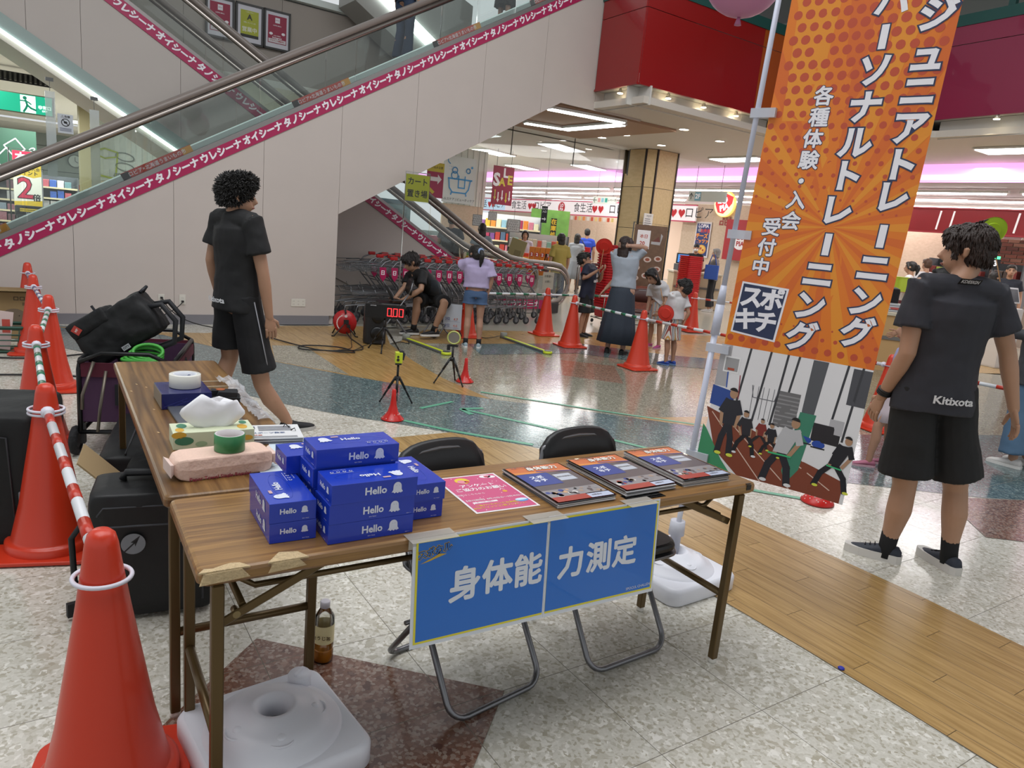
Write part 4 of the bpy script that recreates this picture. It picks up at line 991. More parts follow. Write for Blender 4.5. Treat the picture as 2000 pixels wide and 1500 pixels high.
for (a_, b2) in (((.04, .78), (.3, .53)), ((.13, .75), (.42, .53)), ((.3, .7), (.6, .56))): p.line(c('#d3b8a8'), [a_, b2], .004, 1.5)
def fig(u, z0, z1, top, low, skin='#a98468', shoe='#cfd34a', lean=0, w=1.0, hair='#211d1d', spread=.03, cap=False):
    h = z1-z0; L = 4
    hip = (u, z0+h*.5); sh = (u+lean, z0+h*.8)
    for s_ in (-1, 1):
        kn = (u+s_*spread*.9, z0+h*.27); ft = (u+s_*spread*1.2, z0+.012)
        p.line(c(low), [hip, kn, ft], h*.085*w, L); p.disc(c(shoe), ft[0]+.005, ft[1]-.003, h*.05, L+1, 10, .5)
        el = (sh[0]+s_*h*.13, sh[1]-h*.15); hd = (u+s_*h*.10+lean*.3, z0+h*.45)
        p.line(c(skin), [el, hd], h*.05*w, L+.5); p.line(c(top), [(sh[0]+s_*h*.07, sh[1]), el], h*.085*w, L+1)
    p.poly(c(top), [(hip[0]-h*.085*w, hip[1]-h*.04), (hip[0]+h*.085*w, hip[1]-h*.04), (sh[0]+h*.11*w, sh[1]+h*.02), (sh[0]-h*.11*w, sh[1]+h*.02)], L+1.5)
    p.disc(c(skin), sh[0]+lean*.3, z0+h*.91, h*.06, L+2, 12, 1.2); p.disc(c(hair), sh[0]+lean*.3-h*.01, z0+h*.94, h*.062, L+3, 12, .9, 0, pi) 
fig(.262, .66, .80, '#7e2f28', '#2a2426', lean=.0); fig(.31, .64, .79, '#26242a', '#1d1c20', lean=-.005)
fig(.12, .60, .905, '#2a2a31', '#26262c', lean=.0, spread=.022); fig(.205, .62, .82, '#2b292e', '#1f1e22', shoe='#d9d7d8', lean=-.012, spread=.035)
fig(.355, .535, .835, '#b7b5b7', '#25242b', shoe='#dbd9da', lean=.03, spread=.042, w=1.15); fig(.57, .57, .81, '#232227', '#1f1e24', lean=.028, spread=.05, w=1.1)
p.line(c('#3fae74'), [(.31, .665), (.40, .665)], .007, 9); p.line(c('#3fae74'), [(.545, .672), (.6, .668)], .006, 9)
p.build('photo_print', Matrix(), bn, warp=bwarp, grid=.06)
b = B(); 
pb = Vector((BO.x-.012, BO.y+.01))
def PP(z): return Vector((pb.x+LEAN*(z-.5), pb.y, z))
b.tube([PP(1.32), PP(2.98)], .011, 12); b.tube([PP(.32), PP(1.15)], .0135, 12); b.tube([PP(1.12), PP(1.25)], .019, 12); b.tube([PP(1.25), PP(1.33)], [.019, .013], 12)
b.tube([PP(2.96), PP(2.96)+Vector((BD.x*.63, BD.y*.63, 0))], .008, 8); b.build('pole', M('#c3c6d6', .3), bn)
b = B(); b.lathe([(.024, .1), (.024, .2), (.03, .2), (.036, .2), (.033, .265), (.026, .265), (.014, .262)], (PP(.15).x, PP(.15).y, 0), 20); b.tube([PP(.1), PP(.4)], .012, 10); b.build('pole_socket', M('#c4c5cf', .4), bn)
for z in (2.031, 1.545, 1.058, .569):
    q = PP(kz(z)); b = B(); b.box((q.x+BD.x*.028, q.y+BD.y*.028, q.z), (.1, .03, .036), atan2(BD.y, BD.x)); b.build('pole_loop', M('#c9ccd6', .4, alpha=.75), bn)
# pink pennant at the top of the frame behind the pole
pn = thing('balloon', 'pink balloon at the very top of the photo beside the banner pole', 'balloon', (1.05, 4.3, 2.95))
b = B(); b.sphere((0, 0, 0), .22, 24, (1, .9, 1.0)); b.build('skin', M('#c080a6', .45), pn); b = B(); b.tube([(0, 0, -.22), (.0, .0, -.26)], [.008, .02], 8); b.build('knot', M('#b06f95', .5), pn)
pn2 = thing('balloon', 'pale lilac balloon at the top edge left of the pink one', 'balloon', (.72, 4.4, 3.18))
b = B(); b.sphere((0, 0, 0), .22, 24, (1, .9, .9)); b.build('skin', M('#cdbcd6', .45), pn2)
b = B(); b.tube([(1.05, 4.3, 2.7), (1.0, 4.35, 2.95), (.85, 4.4, 3.02)], .003, 6); cdx = b.build('balloon_string', M('#d8d8dc', .5)); tag(cdx, 'thin pale string tying the balloons near the top', 'string')

# ================================================================ folding chairs
mat_tube = M('#77777a', .3, .8); mat_pad = M('#121215', .42)
def pipe_chair(label, loc, rz, padc=None, grp=None, seat=True):
    """front is -y"""
    t = thing('folding_chair', label, 'chair', loc, rz, grp); pad = padc or mat_pad
    def U(y0, z0, y1, z1, w, r=.06, close_top=False, n=5):
        pts = []; d = Vector((0, y0-y1, z0-z1)).normalized()
        top = [Vector((-w, y1, z1)), Vector((w, y1, z1))]
        c0 = Vector((-w, y0, z0)); c1 = Vector((w, y0, z0)); pts.append(top[0])
        for k in range(n+1):
            a = k/n*pi/2; pts.append(c0 + Vector((r-r*cos(a), 0, 0)) + (-d)*(r-r*sin(a)))
        for k in range(n+1):
            a = pi/2-k/n*pi/2; pts.append(c1 + Vector((-r+r*cos(a), 0, 0)) + (-d)*(r-r*sin(a)))
        pts.append(top[1]); return pts
    fr = U(-.2, .012, .16, .60, .185); b = B(); b.tube(fr, .0105, 10)
    bk = []; 
    for k in range(9):
        a = pi*k/8; bk.append(Vector((-.185*cos(a) if 0 < k < 8 else -.185*cos(a), .16+.035+.02*sin(a), .60+.10+.08*sin(a)**.6 if 0 < k < 8 else .68)))
    b.tube([Vector((-.185, .16, .6))]+bk+[Vector((.185, .16, .6))], .0105, 10); b.build('frame', mat_tube, t)
    b = B(); b.tube(U(.21, .012, -.10, .43, .165), .0105, 10); b.build('rear_leg_frame', mat_tube, t)
    b = B(); b.tube([(-.17, .02, .405), (.17, .02, .405)], .008, 8); b.tube([(-.17, .1, .2), (.17, .1, .2)], .008, 8); b.build('crossbar', mat_tube, t)
    if seat:
        b = B(); rslab(b, .37, .36, .425, .465, .07, .014, (0, -.03)); b.build('seat', pad, t)
        b = B(); rslab(b, .385, .375, .415, .427, .075, .003, (0, -.03)); b.build('seat_rim', mat_tube, t)
    # backrest pad, slightly curved
    b = B(); rings = []
    for k in range(11):
        x = -.18+.36*k/10; hh = .105*(1-abs(x/.19)**4)**.5+.012; cy = .185+.022*(1-(x/.19)**2); zc = .685+.01*(1-(x/.19)**2)
        rings.append([(x, cy-.014, zc-hh), (x, cy+.012, zc-hh+.004), (x, cy+.022, zc), (x, cy+.03, zc+hh-.006), (x, cy+.018, zc+hh), (x, cy+.004, zc+hh-.006), (x, cy-.012, zc)])
    b.loft(rings); b.build('backrest', pad, t)
    t.scale = (1, 1, .94); return t
CH = 'black folding chairs behind the front table'
pipe_chair('black padded folding chair left behind the blue tissue boxes and sign', tl(FT, -.02, .125, 0), FT[1]+.16, None, CH)
pipe_chair('black padded folding chair right, behind the flyer piles', tl(FT, .555, .13, 0), FT[1]+.05, None, CH)

# ================================================================ cones and bars
mat_cone = M('#c8351a', .38, coat=.15); mat_ring = M('#d5d2de', .45)
def cone():
    t = thing('traffic_cone', '', 'cone', (0, 0, 0), 0, 'red traffic cones')
    b = B(); rslab(b, .38, .38, 0, .016, .05, .004)
    b.lathe([(.165, .014), (.165, .045), (.155, .052), (.145, .054), (.142, .062), (.11, .2), (.085, .35), (.06, .5), (.042, .62), (.036, .665), (.03, .688), (.018, .699), (.0, .70)], seg=36, capb=False, capt=False)
    b.build('body', mat_cone, t); return t
cone0 = cone()
CONES = [((-.923, 1.548), 'nearest red traffic cone at the bottom left corner', .35), ((-1.858, 2.766), 'second nearest red cone of the left row, between black bags', .3), ((-2.712, 3.976), 'third red cone of the left row, two rings and green bar', .2),
         ((-3.43, 5.18), 'fourth red cone of the left row, right of the third', .5), ((-4.3, 6.3), 'fifth red cone of the left row beside the cardboard carton', .4), ((-5.0, 7.25), 'farthest red cone of the left row against the wall', .3),
         ((-.70, 9.72), 'red cone with the paper results sheet behind the girl in lavender', .4), ((.40, 10.65), 'red cone left of the boy in navy, farther one', .5), ((.74, 9.75), 'red cone next to the boy in navy, nearer one', .45),
         ((1.48, 8.5), 'red cone between the woman in the long skirt and the small boy', .5), ((3.12, 12.95), 'small-looking red cone behind the small boy near the red baskets', .4), ((2.45, 7.3), 'red cone hidden behind the orange banner', .3), ((3.4, 6.45), 'red cone partly hidden behind the man at right', .3)]
for i, (p_, lb, rz) in enumerate(CONES):
    o = cone0 if i == 0 else copy_tree(cone0); o.location = (p_[0], p_[1], .0045); o.rotation_euler = (0, 0, rz); o['label'] = lb
def bar(a, c, z0, z1, colr, label, n=7, rings=(1, 1), r=.017):
    A = Vector((a[0], a[1], z0)); C = Vector((c[0], c[1], z1)); d = (C-A).normalized(); h = Vector((d.x, d.y, 0)).normalized()
    rr = .062
    A2 = A+h*rr; C2 = C-h*rr; L = (C2-A2).length
    t = thing('cone_bar', label, 'barrier bar', A2, 0, 'striped bars linking the cones')
    b = B(); b.tube([(0, 0, 0), tuple(C2-A2)], r*.96, 12); b.build('pole', M('#d4d6da', .3), t)
    for k in range(n):
        f0 = (k+.62)/(n+.3); f1 = f0+.42/(n+.3); b = B(); b.tube([tuple((C2-A2)*f0), tuple((C2-A2)*min(f1, .99))], r, 12); b.build('stripe', M(colr, .3), t)
    for f, on, P in ((0, rings[0], A), (1, rings[1], C)):
        e = (C2-A2)*f; b = B(); b.sphere(tuple(e), r*1.5, 10); b.build('end_cap', mat_ring, t)
        if on: b = B(); b.torus(tuple(P-A2), .060, .0055, 32, 8, sx=1.05); b.build('ring', mat_ring, t)
    return t
RC, GC = '#b8301c', '#1d6a4c'
bar((-.923, 1.548), (-1.858, 2.766), .585, .60, RC, 'red and white striped bar between the two nearest cones', 5)
bar((-1.858, 2.766), (-2.712, 3.976), .585, .60, GC, 'green and white striped bar between second and third cones', 6)
bar((-2.712, 3.976), (-3.43, 5.18), .585, .60, GC, 'green and white striped bar between third and fourth cones', 6)
bar((-3.43, 5.18), (-4.3, 6.3), .585, .60, '#4a4a78', 'purple and white striped bar between fourth and fifth cones', 6)
bar((-4.3, 6.3), (-5.0, 7.25), .585, .60, '#5a5f94', 'white and blue striped bar between the two farthest left cones', 4)
bar((-.70, 9.72), (.40, 10.65), .60, .60, GC, 'green and white bar behind the girl in lavender, near the carts', 5)
bar((.40, 10.65), (1.9, 11.9), .60, .60, GC, 'green and white bar passing behind the boy in navy', 5, (1, 0))
bar((.74, 9.75), (1.48, 8.5), .60, .60, GC, 'green and white bar in front of the woman in the long skirt', 6)
bar((1.48, 8.5), (2.45, 7.3), .60, .60, RC, 'red and white bar running behind the banner pole', 6)
bar((3.12, 12.95), (4.6, 12.2), .60, .60, RC, 'thin red and white bar in front of the grey-haired shopper', 7)
bar((2.45, 7.3), (3.4, 6.45), .60, .60, RC, 'white bar end meeting the cone behind the right-hand man', 5)
bar((3.4, 6.45), (4.3, 5.6), .60, .58, RC, 'red and white bar at the far right edge beside the right-hand man', 5)
# small sport markers
def marker_cone(label, loc):
    t = thing('marker_cone', label, 'cone', loc, 0, 'small red marker cones'); b = B()
    b.lathe([(.088, 0), (.085, .006), (.06, .03), (.04, .06), (.025, .11), (.018, .17), (.015, .225), (.008, .232)], seg=24, capb=True); b.build('body', M('#c01d17', .3), t)
    b = B()
    for k in range(14):
        a = k*2.4; rr = .05+.028*((k*7) % 5)/5; z = .012 if rr > .07 else .04
        rr_ = .077 if z < .02 else .052; b.sphere((rr_*cos(a), rr_*sin(a), z+.004), .004, 6)
    b.build('speckles', M('#e7ccc8', .4), t); return t
marker_cone('small red marker cone with splayed foot in front of the yellow-sensor tripod', (-.873, 5.22, .005)); marker_cone('small red marker cone behind the round-target tripod', (-.46, 6.8, .005))
dk = thing('marker_disc', 'flat dotted red floor marker below the banner photo', 'marker', (1.96, 4.25, .005))
b = B(); b.lathe([(.1, 0), (.098, .01), (.06, .045), (.04, .05), (.035, .046)], seg=28, capt=False); b.build('body', M('#c01d17', .35), dk)
b = B()
for k in range(30): a = k*2.4; f = (k % 5)/5; b.sphere(((.062+.03*f)*cos(a), (.062+.03*f)*sin(a), .045-.033*f), .0045, 6)
b.build('speckles', M('#e7ccc8', .4), dk)
bt = thing('bottle', 'tea bottle with a little amber tea left, under the table', 'bottle', (-.548, 2.165, 0))
b = B(); b.lathe([(.028, 0), (.032, .004), (.033, .04), (.030, .05), (.033, .06), (.033, .15), (.032, .165), (.018, .19), (.014, .2), (.014, .205)], seg=24); b.build('body', glass_mat('bottle_plastic', (.92, .92, .9, 1), rough=.05), bt)
b = B(); b.lathe([(.027, .004), (.031, .008), (.031, .045), (.0305, .05)], seg=24); b.build('tea', M('#c87f1e', .1, alpha=.9), bt)
b = B(); b.lathe([(.0336, .075), (.0336, .14)], seg=24, capb=False, capt=False); b.build('label_sleeve', M('#dccf9f', .4), bt)
p = Print(); p.text(M('#4a3418', .4), 'ほうじ茶', 0, 0, .016, 1, .02); p.build('lettering', frame_mat((0, -.0345, .1), (1, .0, 0), (0, 0, 1)), bt)
b = B(); b.lathe([(.0165, .198), (.0165, .218), (.014, .22)], seg=20); b.build('cap', M('#c9c4cc', .4), bt)
bc = B(); bc.lathe([(.012, 0), (.012, .0035), (.009, .006)], (0, 0, 0), 14); oo = bc.build('plastic_disc', M('#1f2a9c', .4)); oo.location = (1.315, 2.405, .005); tag(oo, 'tiny blue cap lying at the edge of the wooden floor strip', 'cap')
# ================================================================ people
def aty(px, py, y):
    d = _w + _r*((px-1000)/F_PX) - _u*((py-750)/F_PX); t = y/d.y; return Vector((0, 0, CAM_H))+d*t
_tex = {}
def clouds(sz):
    if sz not in _tex: t = bpy.data.textures.new('folds', 'CLOUDS'); t.noise_scale = sz; _tex[sz] = t
    return _tex[sz]
def remesh(b, name, mat, parent, voxel=.012, smooth=3, disp=0, dsz=.12, join=None, **props):
    me = bpy.data.meshes.new('t'); b.bm.to_mesh(me); b.bm.free(); o = bpy.data.objects.new('t', me); COL.objects.link(o)
    m = o.modifiers.new('r', 'REMESH'); m.mode = 'VOXEL'; m.voxel_size = voxel
    if disp:
        m = o.modifiers.new('d', 'DISPLACE'); m.texture = clouds(dsz); m.strength = disp; m.mid_level = .5; m.texture_coords = 'LOCAL'
    if smooth: m = o.modifiers.new('s', 'SMOOTH'); m.factor = .5; m.iterations = smooth
    dg = bpy.context.evaluated_depsgraph_get(); me2 = bpy.data.meshes.new_from_object(o.evaluated_get(dg)); bpy.data.objects.remove(o); bpy.data.meshes.remove(me)
    bm = bmesh.new(); bm.from_mesh(me2); bpy.data.meshes.remove(me2)
    for f in bm.faces: f.smooth = True; f.material_index = 0
    out = B(); out.bm.free(); out.bm = bm
    if join: join(out)
    return out.build(name, mat, parent, recalc=False, **props)
def eseg(b, pts, rad, side=(1, 0, 0), n=14, round_ends=True):
    """elliptic tapered limb; rad = list of (rx, ry) or r"""
    pts = [Vector(p) for p in pts]; rad = [(r, r) if not isinstance(r, tuple) else r for r in rad]; side = Vector(side); rings = []
    m = len(pts); cap = []
    for i, p in enumerate(pts):
        t = (pts[min(i+1, m-1)]-pts[max(i-1, 0)]).normalized(); x = (side-t*side.dot(t))
        x = x.normalized() if x.length > 1e-4 else t.orthogonal().normalized(); y = t.cross(x)
        cap.append((p, t, x, y, rad[i]))
    def ring(p, x, y, rx, ry): return [p+x*rx*cos(2*pi*k/n)+y*ry*sin(2*pi*k/n) for k in range(n)]
    if round_ends:
        p, t, x, y, (rx, ry) = cap[0]; r = min(rx, ry)
        for a in (.95, .6): rings.append(ring(p-t*r*a, x, y, rx*sqrt(1-a*a), ry*sqrt(1-a*a)))
    for p, t, x, y, (rx, ry) in cap: rings.append(ring(p, x, y, rx, ry))
    if round_ends:
        p, t, x, y, (rx, ry) = cap[-1]; r = min(rx, ry)
        for a in (.6, .95): rings.append(ring(p+t*r*a, x, y, rx*sqrt(1-a*a), ry*sqrt(1-a*a)))
    b.loft(rings)
def hand(b, w, d, nrm, s=1.0, curl=.5, side=1, spread=.12):
    """w wrist, d finger direction, nrm palm normal (the side fingers curl to), side = thumb side sign along d x nrm"""
    w = Vector(w); d = Vector(d).normalized(); nrm = Vector(nrm); nrm = (nrm-d*nrm.dot(d)).normalized(); x = d.cross(nrm)*side
    eseg(b, [w-d*.02*s, w+d*.01*s, w+d*.05*s, w+d*.085*s], [(.024*s, .019*s), (.028*s, .016*s), (.038*s, .0145*s), (.037*s, .012*s)], x, 12)
    for k, (off, L) in enumerate(((.029, .070), (.010, .080), (-.010, .074), (-.029, .058))):
        base = w+d*.083*s+x*off*s; p = base; pts = [base-d*.012*s, base]; dirv = (d+x*off*spread*25*.3).normalized()
        for j, f in enumerate((.45, .32, .23)):
            dirv = (dirv+nrm*curl*(.35+.25*j)).normalized(); p = p+dirv*L*f*s; pts.append(p)
        b.tube(pts, [.0095*s, .0092*s, .0085*s, .0078*s, .006*s], 8)
    p = w+d*.025*s+x*.026*s; t1 = (d*.55+x*.75+nrm*.35).normalized(); t2 = (d*.9+x*.3+nrm*.45).normalized()
    b.tube([p-t1*.01*s, p+t1*.032*s, p+t1*.032*s+t2*.03*s, p+t1*.032*s+t2*.052*s], [.013*s, .0115*s, .0095*s, .007*s], 8)
DEFJ = dict(pelvis=(0, 0, .93), waist=(0, .01, 1.08), chest=(0, 0, 1.27), neckb=(0, -.02, 1.43), head=(0, .015, 1.605),
            shR=(.175, -.01, 1.395), shL=(-.175, -.01, 1.395), elR=(.235, -.035, 1.12), elL=(-.235, -.035, 1.12), wrR=(.25, .03, .885), wrL=(-.25, .03, .885),
            hipR=(.09, 0, .9), hipL=(-.09, 0, .9), knR=(.10, .02, .49), knL=(-.10, .02, .49), anR=(.11, -.02, .09), anL=(-.11, -.02, .09))
def person(label, loc, rz, H=1.70, J=None, skin='#a97f66', shirt=None, bottom=None, shoes=None, socks=None, hair=None, hyaw=0, hpitch=0, vox=.013, build=1.0, hs=None, handd=None, face=True, group=None, z0=0.0, extra=None, flip=False):
    t = thing('person', label, 'person', (loc[0], loc[1], z0), rz, group)
    s = H/1.72; Mw = Matrix.Translation((loc[0], loc[1], z0)) @ Matrix.Rotation(rz, 4, 'Z'); Mi = Mw.inverted()
    D = {k: Vector(v)*s for k, v in DEFJ.items()}
    for k, v in (J or {}).items():
        if v[0] == 'p': D[k] = Mi @ aty(v[1], v[2], loc[1]+(v[3] if len(v) > 3 else 0))
        elif v[0] == '+': D[k] = D[k]+Vector(v[1:])*s
        else: D[k] = Vector(v)*s
    bs = s*build; hs = hs or s**.55; sk = M(skin, .5, noise=.05, nscale=20)
    shx = (D['shR']-D['shL']).normalized(); hpx = (D['hipR']-D['hipL']); hpx = hpx.normalized() if hpx.length > .01 else shx
    # ---- body
    b = B()
    eseg(b, [D['pelvis']+Vector((0, 0, -.04))*s, D['pelvis'], D['waist'], D['chest'], (D['chest']+D['neckb'])/2, D['neckb']+Vector((0, 0, -.03))*s], [(.13*bs, .10*bs), (.155*bs, .11*bs), (.13*bs, .095*bs), (.15*bs, .105*bs), (.16*bs, .09*bs), (.10*bs, .06*bs)], shx)
    Rh = Matrix.Rotation(hyaw, 3, 'Z') @ Matrix.Rotation(hpitch, 3, 'X')
    hd = D['head']; up = Rh @ Vector((0, 0, 1))
    eseg(b, [D['neckb']-Vector((0, 0, .05))*s, D['neckb']+Vector((0, 0, .01)), hd-up*.07*hs+Rh @ Vector((0, -.02, 0))*hs], [.062*bs, .056*hs*.95, .054*hs], shx)
    for S in 'RL':
        sh, el, wr = D['sh'+S], D['el'+S], D['wr'+S]
        eseg(b, [sh, sh*.6+el*.4, el, el*.72+wr*.28, wr], [.045*bs, .045*bs, .038*bs, .039*bs, .0255*s], shx)
        hp, kn, an = D['hip'+S], D['kn'+S], D['an'+S]
        fwd = (kn-hp).cross(hpx)
        cb = an*.35+kn*.65+Vector((0, -.012, 0))*s
        eseg(b, [hp, hp*.55+kn*.45, kn, cb, an*.8+kn*.2, an-Vector((0, 0, .03))*s], [.085*bs, .075*bs, .054*bs, .058*bs, .039*s, .036*s], hpx)
    # head
    def HP(x, y, z): return hd+Rh @ Vector((x, y, z))*hs
    tmp = bmesh.new(); bmesh.ops.create_uvsphere(tmp, u_segments=20, v_segments=14, radius=1); hm = Rh.to_4x4()
    b.merge(tmp, Matrix.Translation(hd) @ hm @ Matrix.Translation(Vector((0, -.008, .025))*hs) @ Matrix.Diagonal((.074*hs, .093*hs, .088*hs, 1)))
    tmp = bmesh.new(); bmesh.ops.create_uvsphere(tmp, u_segments=16, v_segments=12, radius=1)
    b.merge(tmp, Matrix.Translation(hd) @ hm @ Matrix.Translation(Vector((0, .022, -.04))*hs) @ Matrix.Diagonal((.058*hs, .066*hs, .072*hs, 1)))
    b.tube([HP(0, .083, .012), HP(0, .098, -.012), HP(0, .108, -.028), HP(0, .092, -.04)], [.008*hs, .010*hs, .014*hs, .009*hs], 8)
    for sx in (-1, 1): b.tube([HP(sx*.072, .0, .02), HP(sx*.083, -.008, .008), HP(sx*.079, -.003, -.02), HP(sx*.072, .004, -.032)], [.010*hs, .015*hs, .011*hs, .007*hs], 8)
    b.tube([HP(-.02, .083, -.066), HP(0, .09, -.066), HP(.02, .083, -.066)], .007*hs, 6)
    hh = handd or {}
    def addh(out):
        for S, sx in (('R', 1), ('L', -1)):
            wr, el = D['wr'+S], D['el'+S]; d = (wr-el).normalized(); nrm = Vector((-sx, .25, 0)); curl = .5
            if S in hh:
                d = Vector(hh[S][0]); nrm = Vector(hh[S][1]); curl = hh[S][2] if len(hh[S]) > 2 else .5
            nn = (nrm-d.normalized()*nrm.dot(d.normalized())).normalized(); xx = d.normalized().cross(nn)
            # thumb points forward (+y) / up by default
            ref = Vector((0, 1, .3)); sd = 1 if xx.dot(ref) > 0 else -1
            hand(out, wr, d, nrm, s*.98, curl, sd)
    remesh(b, 'body', sk, t, vox, 2 if vox < .01 else 1, join=addh)
    # face details
    if face:
        e = B()
        for sx in (-1, 1): e.sphere(HP(sx*.031, .079, .008), .0085*hs, 8, (1.3, .7, .7))
        e.build('eyes', M('#1c1614', .3), t)
        e = B()
        for sx in (-1, 1): e.tube([HP(sx*.016, .086, .026), HP(sx*.033, .083, .032), HP(sx*.05, .07, .027)], .0035*hs, 5)
        e.build('eyebrows', M('#241c1a', .8), t)
        e = B(); e.tube([HP(-.021, .086, -.066), HP(-.008, .0935, -.063), HP(.008, .0935, -.063), HP(.021, .086, -.066)], .0045*hs, 6); e.build('lips', M('#8d5249', .5), t)
    # ---- shirt
    if shirt:
        b = B(); L = shirt.get('len', .84)*s; lo = shirt.get('loose', 1.0)*bs; c = shirt['c']
        pe = D['pelvis']; ch = D['chest']; wa = D['waist']; ax = (wa-pe).normalized()
        hem = pe+ax*(L-.93*s) if (L-.93*s) < 0 else pe+ax*(L-.93*s)
        pts = [hem, pe*.5+hem*.5 if L < .9*s else hem+ax*.01, wa, ch, (ch+D['neckb'])/2+Vector((0, 0, .01))*s, D['neckb']+Vector((0, 0, -.055))*s, D['neckb']+Vector((0, 0, -.01))*s]
        rd = [(.178*lo, .128*lo), (.176*lo, .126*lo), (.165*lo, .12*lo), (.178*lo, .125*lo), (.172*lo, .11*lo), (.12*lo, .075*lo), (.068*bs, .062*bs)]
        if shirt.get('flare'): rd[0] = (rd[0][0]*shirt['flare'], rd[0][1]*shirt['flare'])
        eseg(b, pts, rd, shx, 20, False)
        sl = shirt.get('sleeve', .55)
        for S in 'RL':
            sh, el, wr = D['sh'+S], D['el'+S], D['wr'+S]; inn = sh*.6+D['neckb']*.4-Vector((0, 0, .018))*s
            if sl <= 1: pts = [inn, sh-Vector((0, 0, .004))*s, sh*(1-sl*.5)+el*sl*.5, sh*(1-sl)+el*sl]; rr = [.064*lo, .067*lo, .064*lo, .068*lo*shirt.get('sw', 1)]
            else: pts = [inn, sh, el, el*(2-sl)+wr*(sl-1)]; rr = [.06*lo, .062*lo, .052*lo, .042*lo]
            eseg(b, pts, rr, shx, 16, False)
        eseg(b, [D['shL']-Vector((0, 0, .004))*s, D['shL']*.5+D['neckb']*.5-Vector((0, 0, .012))*s, D['neckb']-Vector((0, 0, .03))*s, D['shR']*.5+D['neckb']*.5-Vector((0, 0, .012))*s, D['shR']-Vector((0, 0, .004))*s], [.062*lo, .064*lo, .066*lo, .064*lo, .062*lo], (0, 1, 0), 16, False)
        c2 = M(c, .75, noise=shirt.get('n', .06), nscale=6, bump=.25, bscale=14)
        if 'mat' in shirt: c2 = shirt['mat']
        remesh(b, shirt.get('name', 'shirt'), c2, t, vox, 3, disp=.022*s, dsz=.16*s)
        b = B(); b.torus(D['neckb']+Vector((0, 0, .0))*s, .062*bs, .007*s, 24, 6, sy=.95); b.build('collar', c2, t)
    # ---- bottoms
    if bottom:
        b = B(); lo = bottom.get('loose', 1.0)*bs; kind = bottom['k']; pe = D['pelvis']
        c2 = bottom.get('mat') or M(bottom['c'], .8, noise=.06, nscale=6, bump=.2, bscale=14)
        top = pe+(D['waist']-pe)*bottom.get('rise', .3)
        if kind == 'skirt':
            le = bottom.get('len', .2)*s; w = bottom.get('w', .23)*bs; kc = (D['knR']+D['knL'])/2; fc = (D['anR']+D['anL'])/2
            end = pe+(kc-pe)*min(1, (pe.z-le)/(pe.z-kc.z)) if le >= kc.z else kc+(fc-kc)*((kc.z-le)/(kc.z-fc.z+1e-6))
            rings = []
            for i, f in enumerate((0, .12, .35, .7, 1)):
                p = top.lerp(end, f); rx = (.14+(.02 if f > .1 else 0))*bs*(1-f)+w*f; rx = max(rx, .15*bs if f > .1 else rx); ry = rx*.8; ring = []
                for k in range(48):
                    a = 2*pi*k/48; rr = 1+.045*f*sin(a*11); ring.append(p+shx*rx*rr*cos(a)+shx.cross(Vector((0, 0, 1)))*ry*rr*sin(a))
                rings.append(ring)
            b.loft(rings); b.build('skirt', c2, t)
        else:
            f = bottom.get('leg', .75)
            eseg(b, [pe-Vector((0, 0, .09))*s, pe, top], [(.158*lo, .12*lo), (.158*lo, .112*lo), (.13*bs, .09*bs)], hpx, 20, False)
            for S in 'RL':
                hp, kn, an = D['hip'+S], D['kn'+S], D['an'+S]; w2 = bottom.get('w', .105)*lo
                if f <= 1: eseg(b, [hp+Vector((0, 0, .03))*s, hp*.6+kn*.4, hp*(1-f)+kn*f], [.095*lo, .098*lo, w2], hpx, 18, False)
                else: g = f-1; eseg(b, [hp+Vector((0, 0, .03))*s, hp*.5+kn*.5, kn, kn*(1-g)+an*g], [.095*lo, .09*lo, w2*.8, w2], hpx, 18, False)
            remesh(b, 'shorts' if f <= 1 else 'trousers', c2, t, vox, 3, disp=.016*s, dsz=.14*s)
            if bottom.get('stripe'):
                pp = B()
                for S in 'R': hp, kn = D['hip'+S], D['kn'+S]; e = hpx*.103*lo; pp.tube([hp+e*.99, (hp*.5+kn*.5)+e*1.02, hp*(1-f)+kn*f+e*1.04], .004, 5)
                pp.build('piping', M('#8e8e94', .6), t)
    # ---- shoes
    for S, sx in (('R', 1), ('L', -1)):
        if not shoes: break
        kn, an = D['kn'+S], D['an'+S]; yaw = (shoes.get('yaw', {}) or {}).get(S, -sx*.12); dirv = Vector((-sin(yaw)*1, cos(yaw), 0)); flo = Vector((an.x, an.y, max(0, an.z-.09*s))); xs = Vector((dirv.y, -dirv.x, 0))
        b = B(); heel = flo-dirv*.055*s; 
        def sr(p, w, h0, h1, n=12): return [p+xs*w*cos(2*pi*k/n)+Vector((0, 0, (h0+h1)/2+(h1-h0)/2*sin(2*pi*k/n))) for k in range(n)]
        fs_ = s*.98
        b.loft([sr(heel-dirv*.018*fs_, .022*fs_, .012, .06*fs_), sr(heel, .034*fs_, .012, .085*fs_), sr(heel+dirv*.06*fs_, .036*fs_, .012, .088*fs_), sr(heel+dirv*.12*fs_, .041*fs_, .012, .068*fs_), sr(heel+dirv*.18*fs_, .043*fs_, .012, .052*fs_), sr(heel+dirv*.225*fs_, .036*fs_, .012, .042*fs_), sr(heel+dirv*.245*fs_, .02*fs_, .014, .032*fs_)])
        sh_o = b.build('shoe', M(shoes['c'], .6, noise=.08, nscale=20), t)
        b = B(); sol = []
        for f, w in ((-.024, .02), (0, .036), (.06, .037), (.12, .044), (.18, .046), (.225, .038), (.252, .02)): p = heel+dirv*f*fs_; sol.append((p, w*fs_))
        P1 = [p+xs*w for p, w in sol]+[p-xs*w for p, w in reversed(sol)]
        lo_ = [Vector((p.x, p.y, flo.z+.0)) for p in P1]; hi_ = [Vector((p.x, p.y, flo.z+shoes.get('sh', .026)*fs_)) for p in P1]
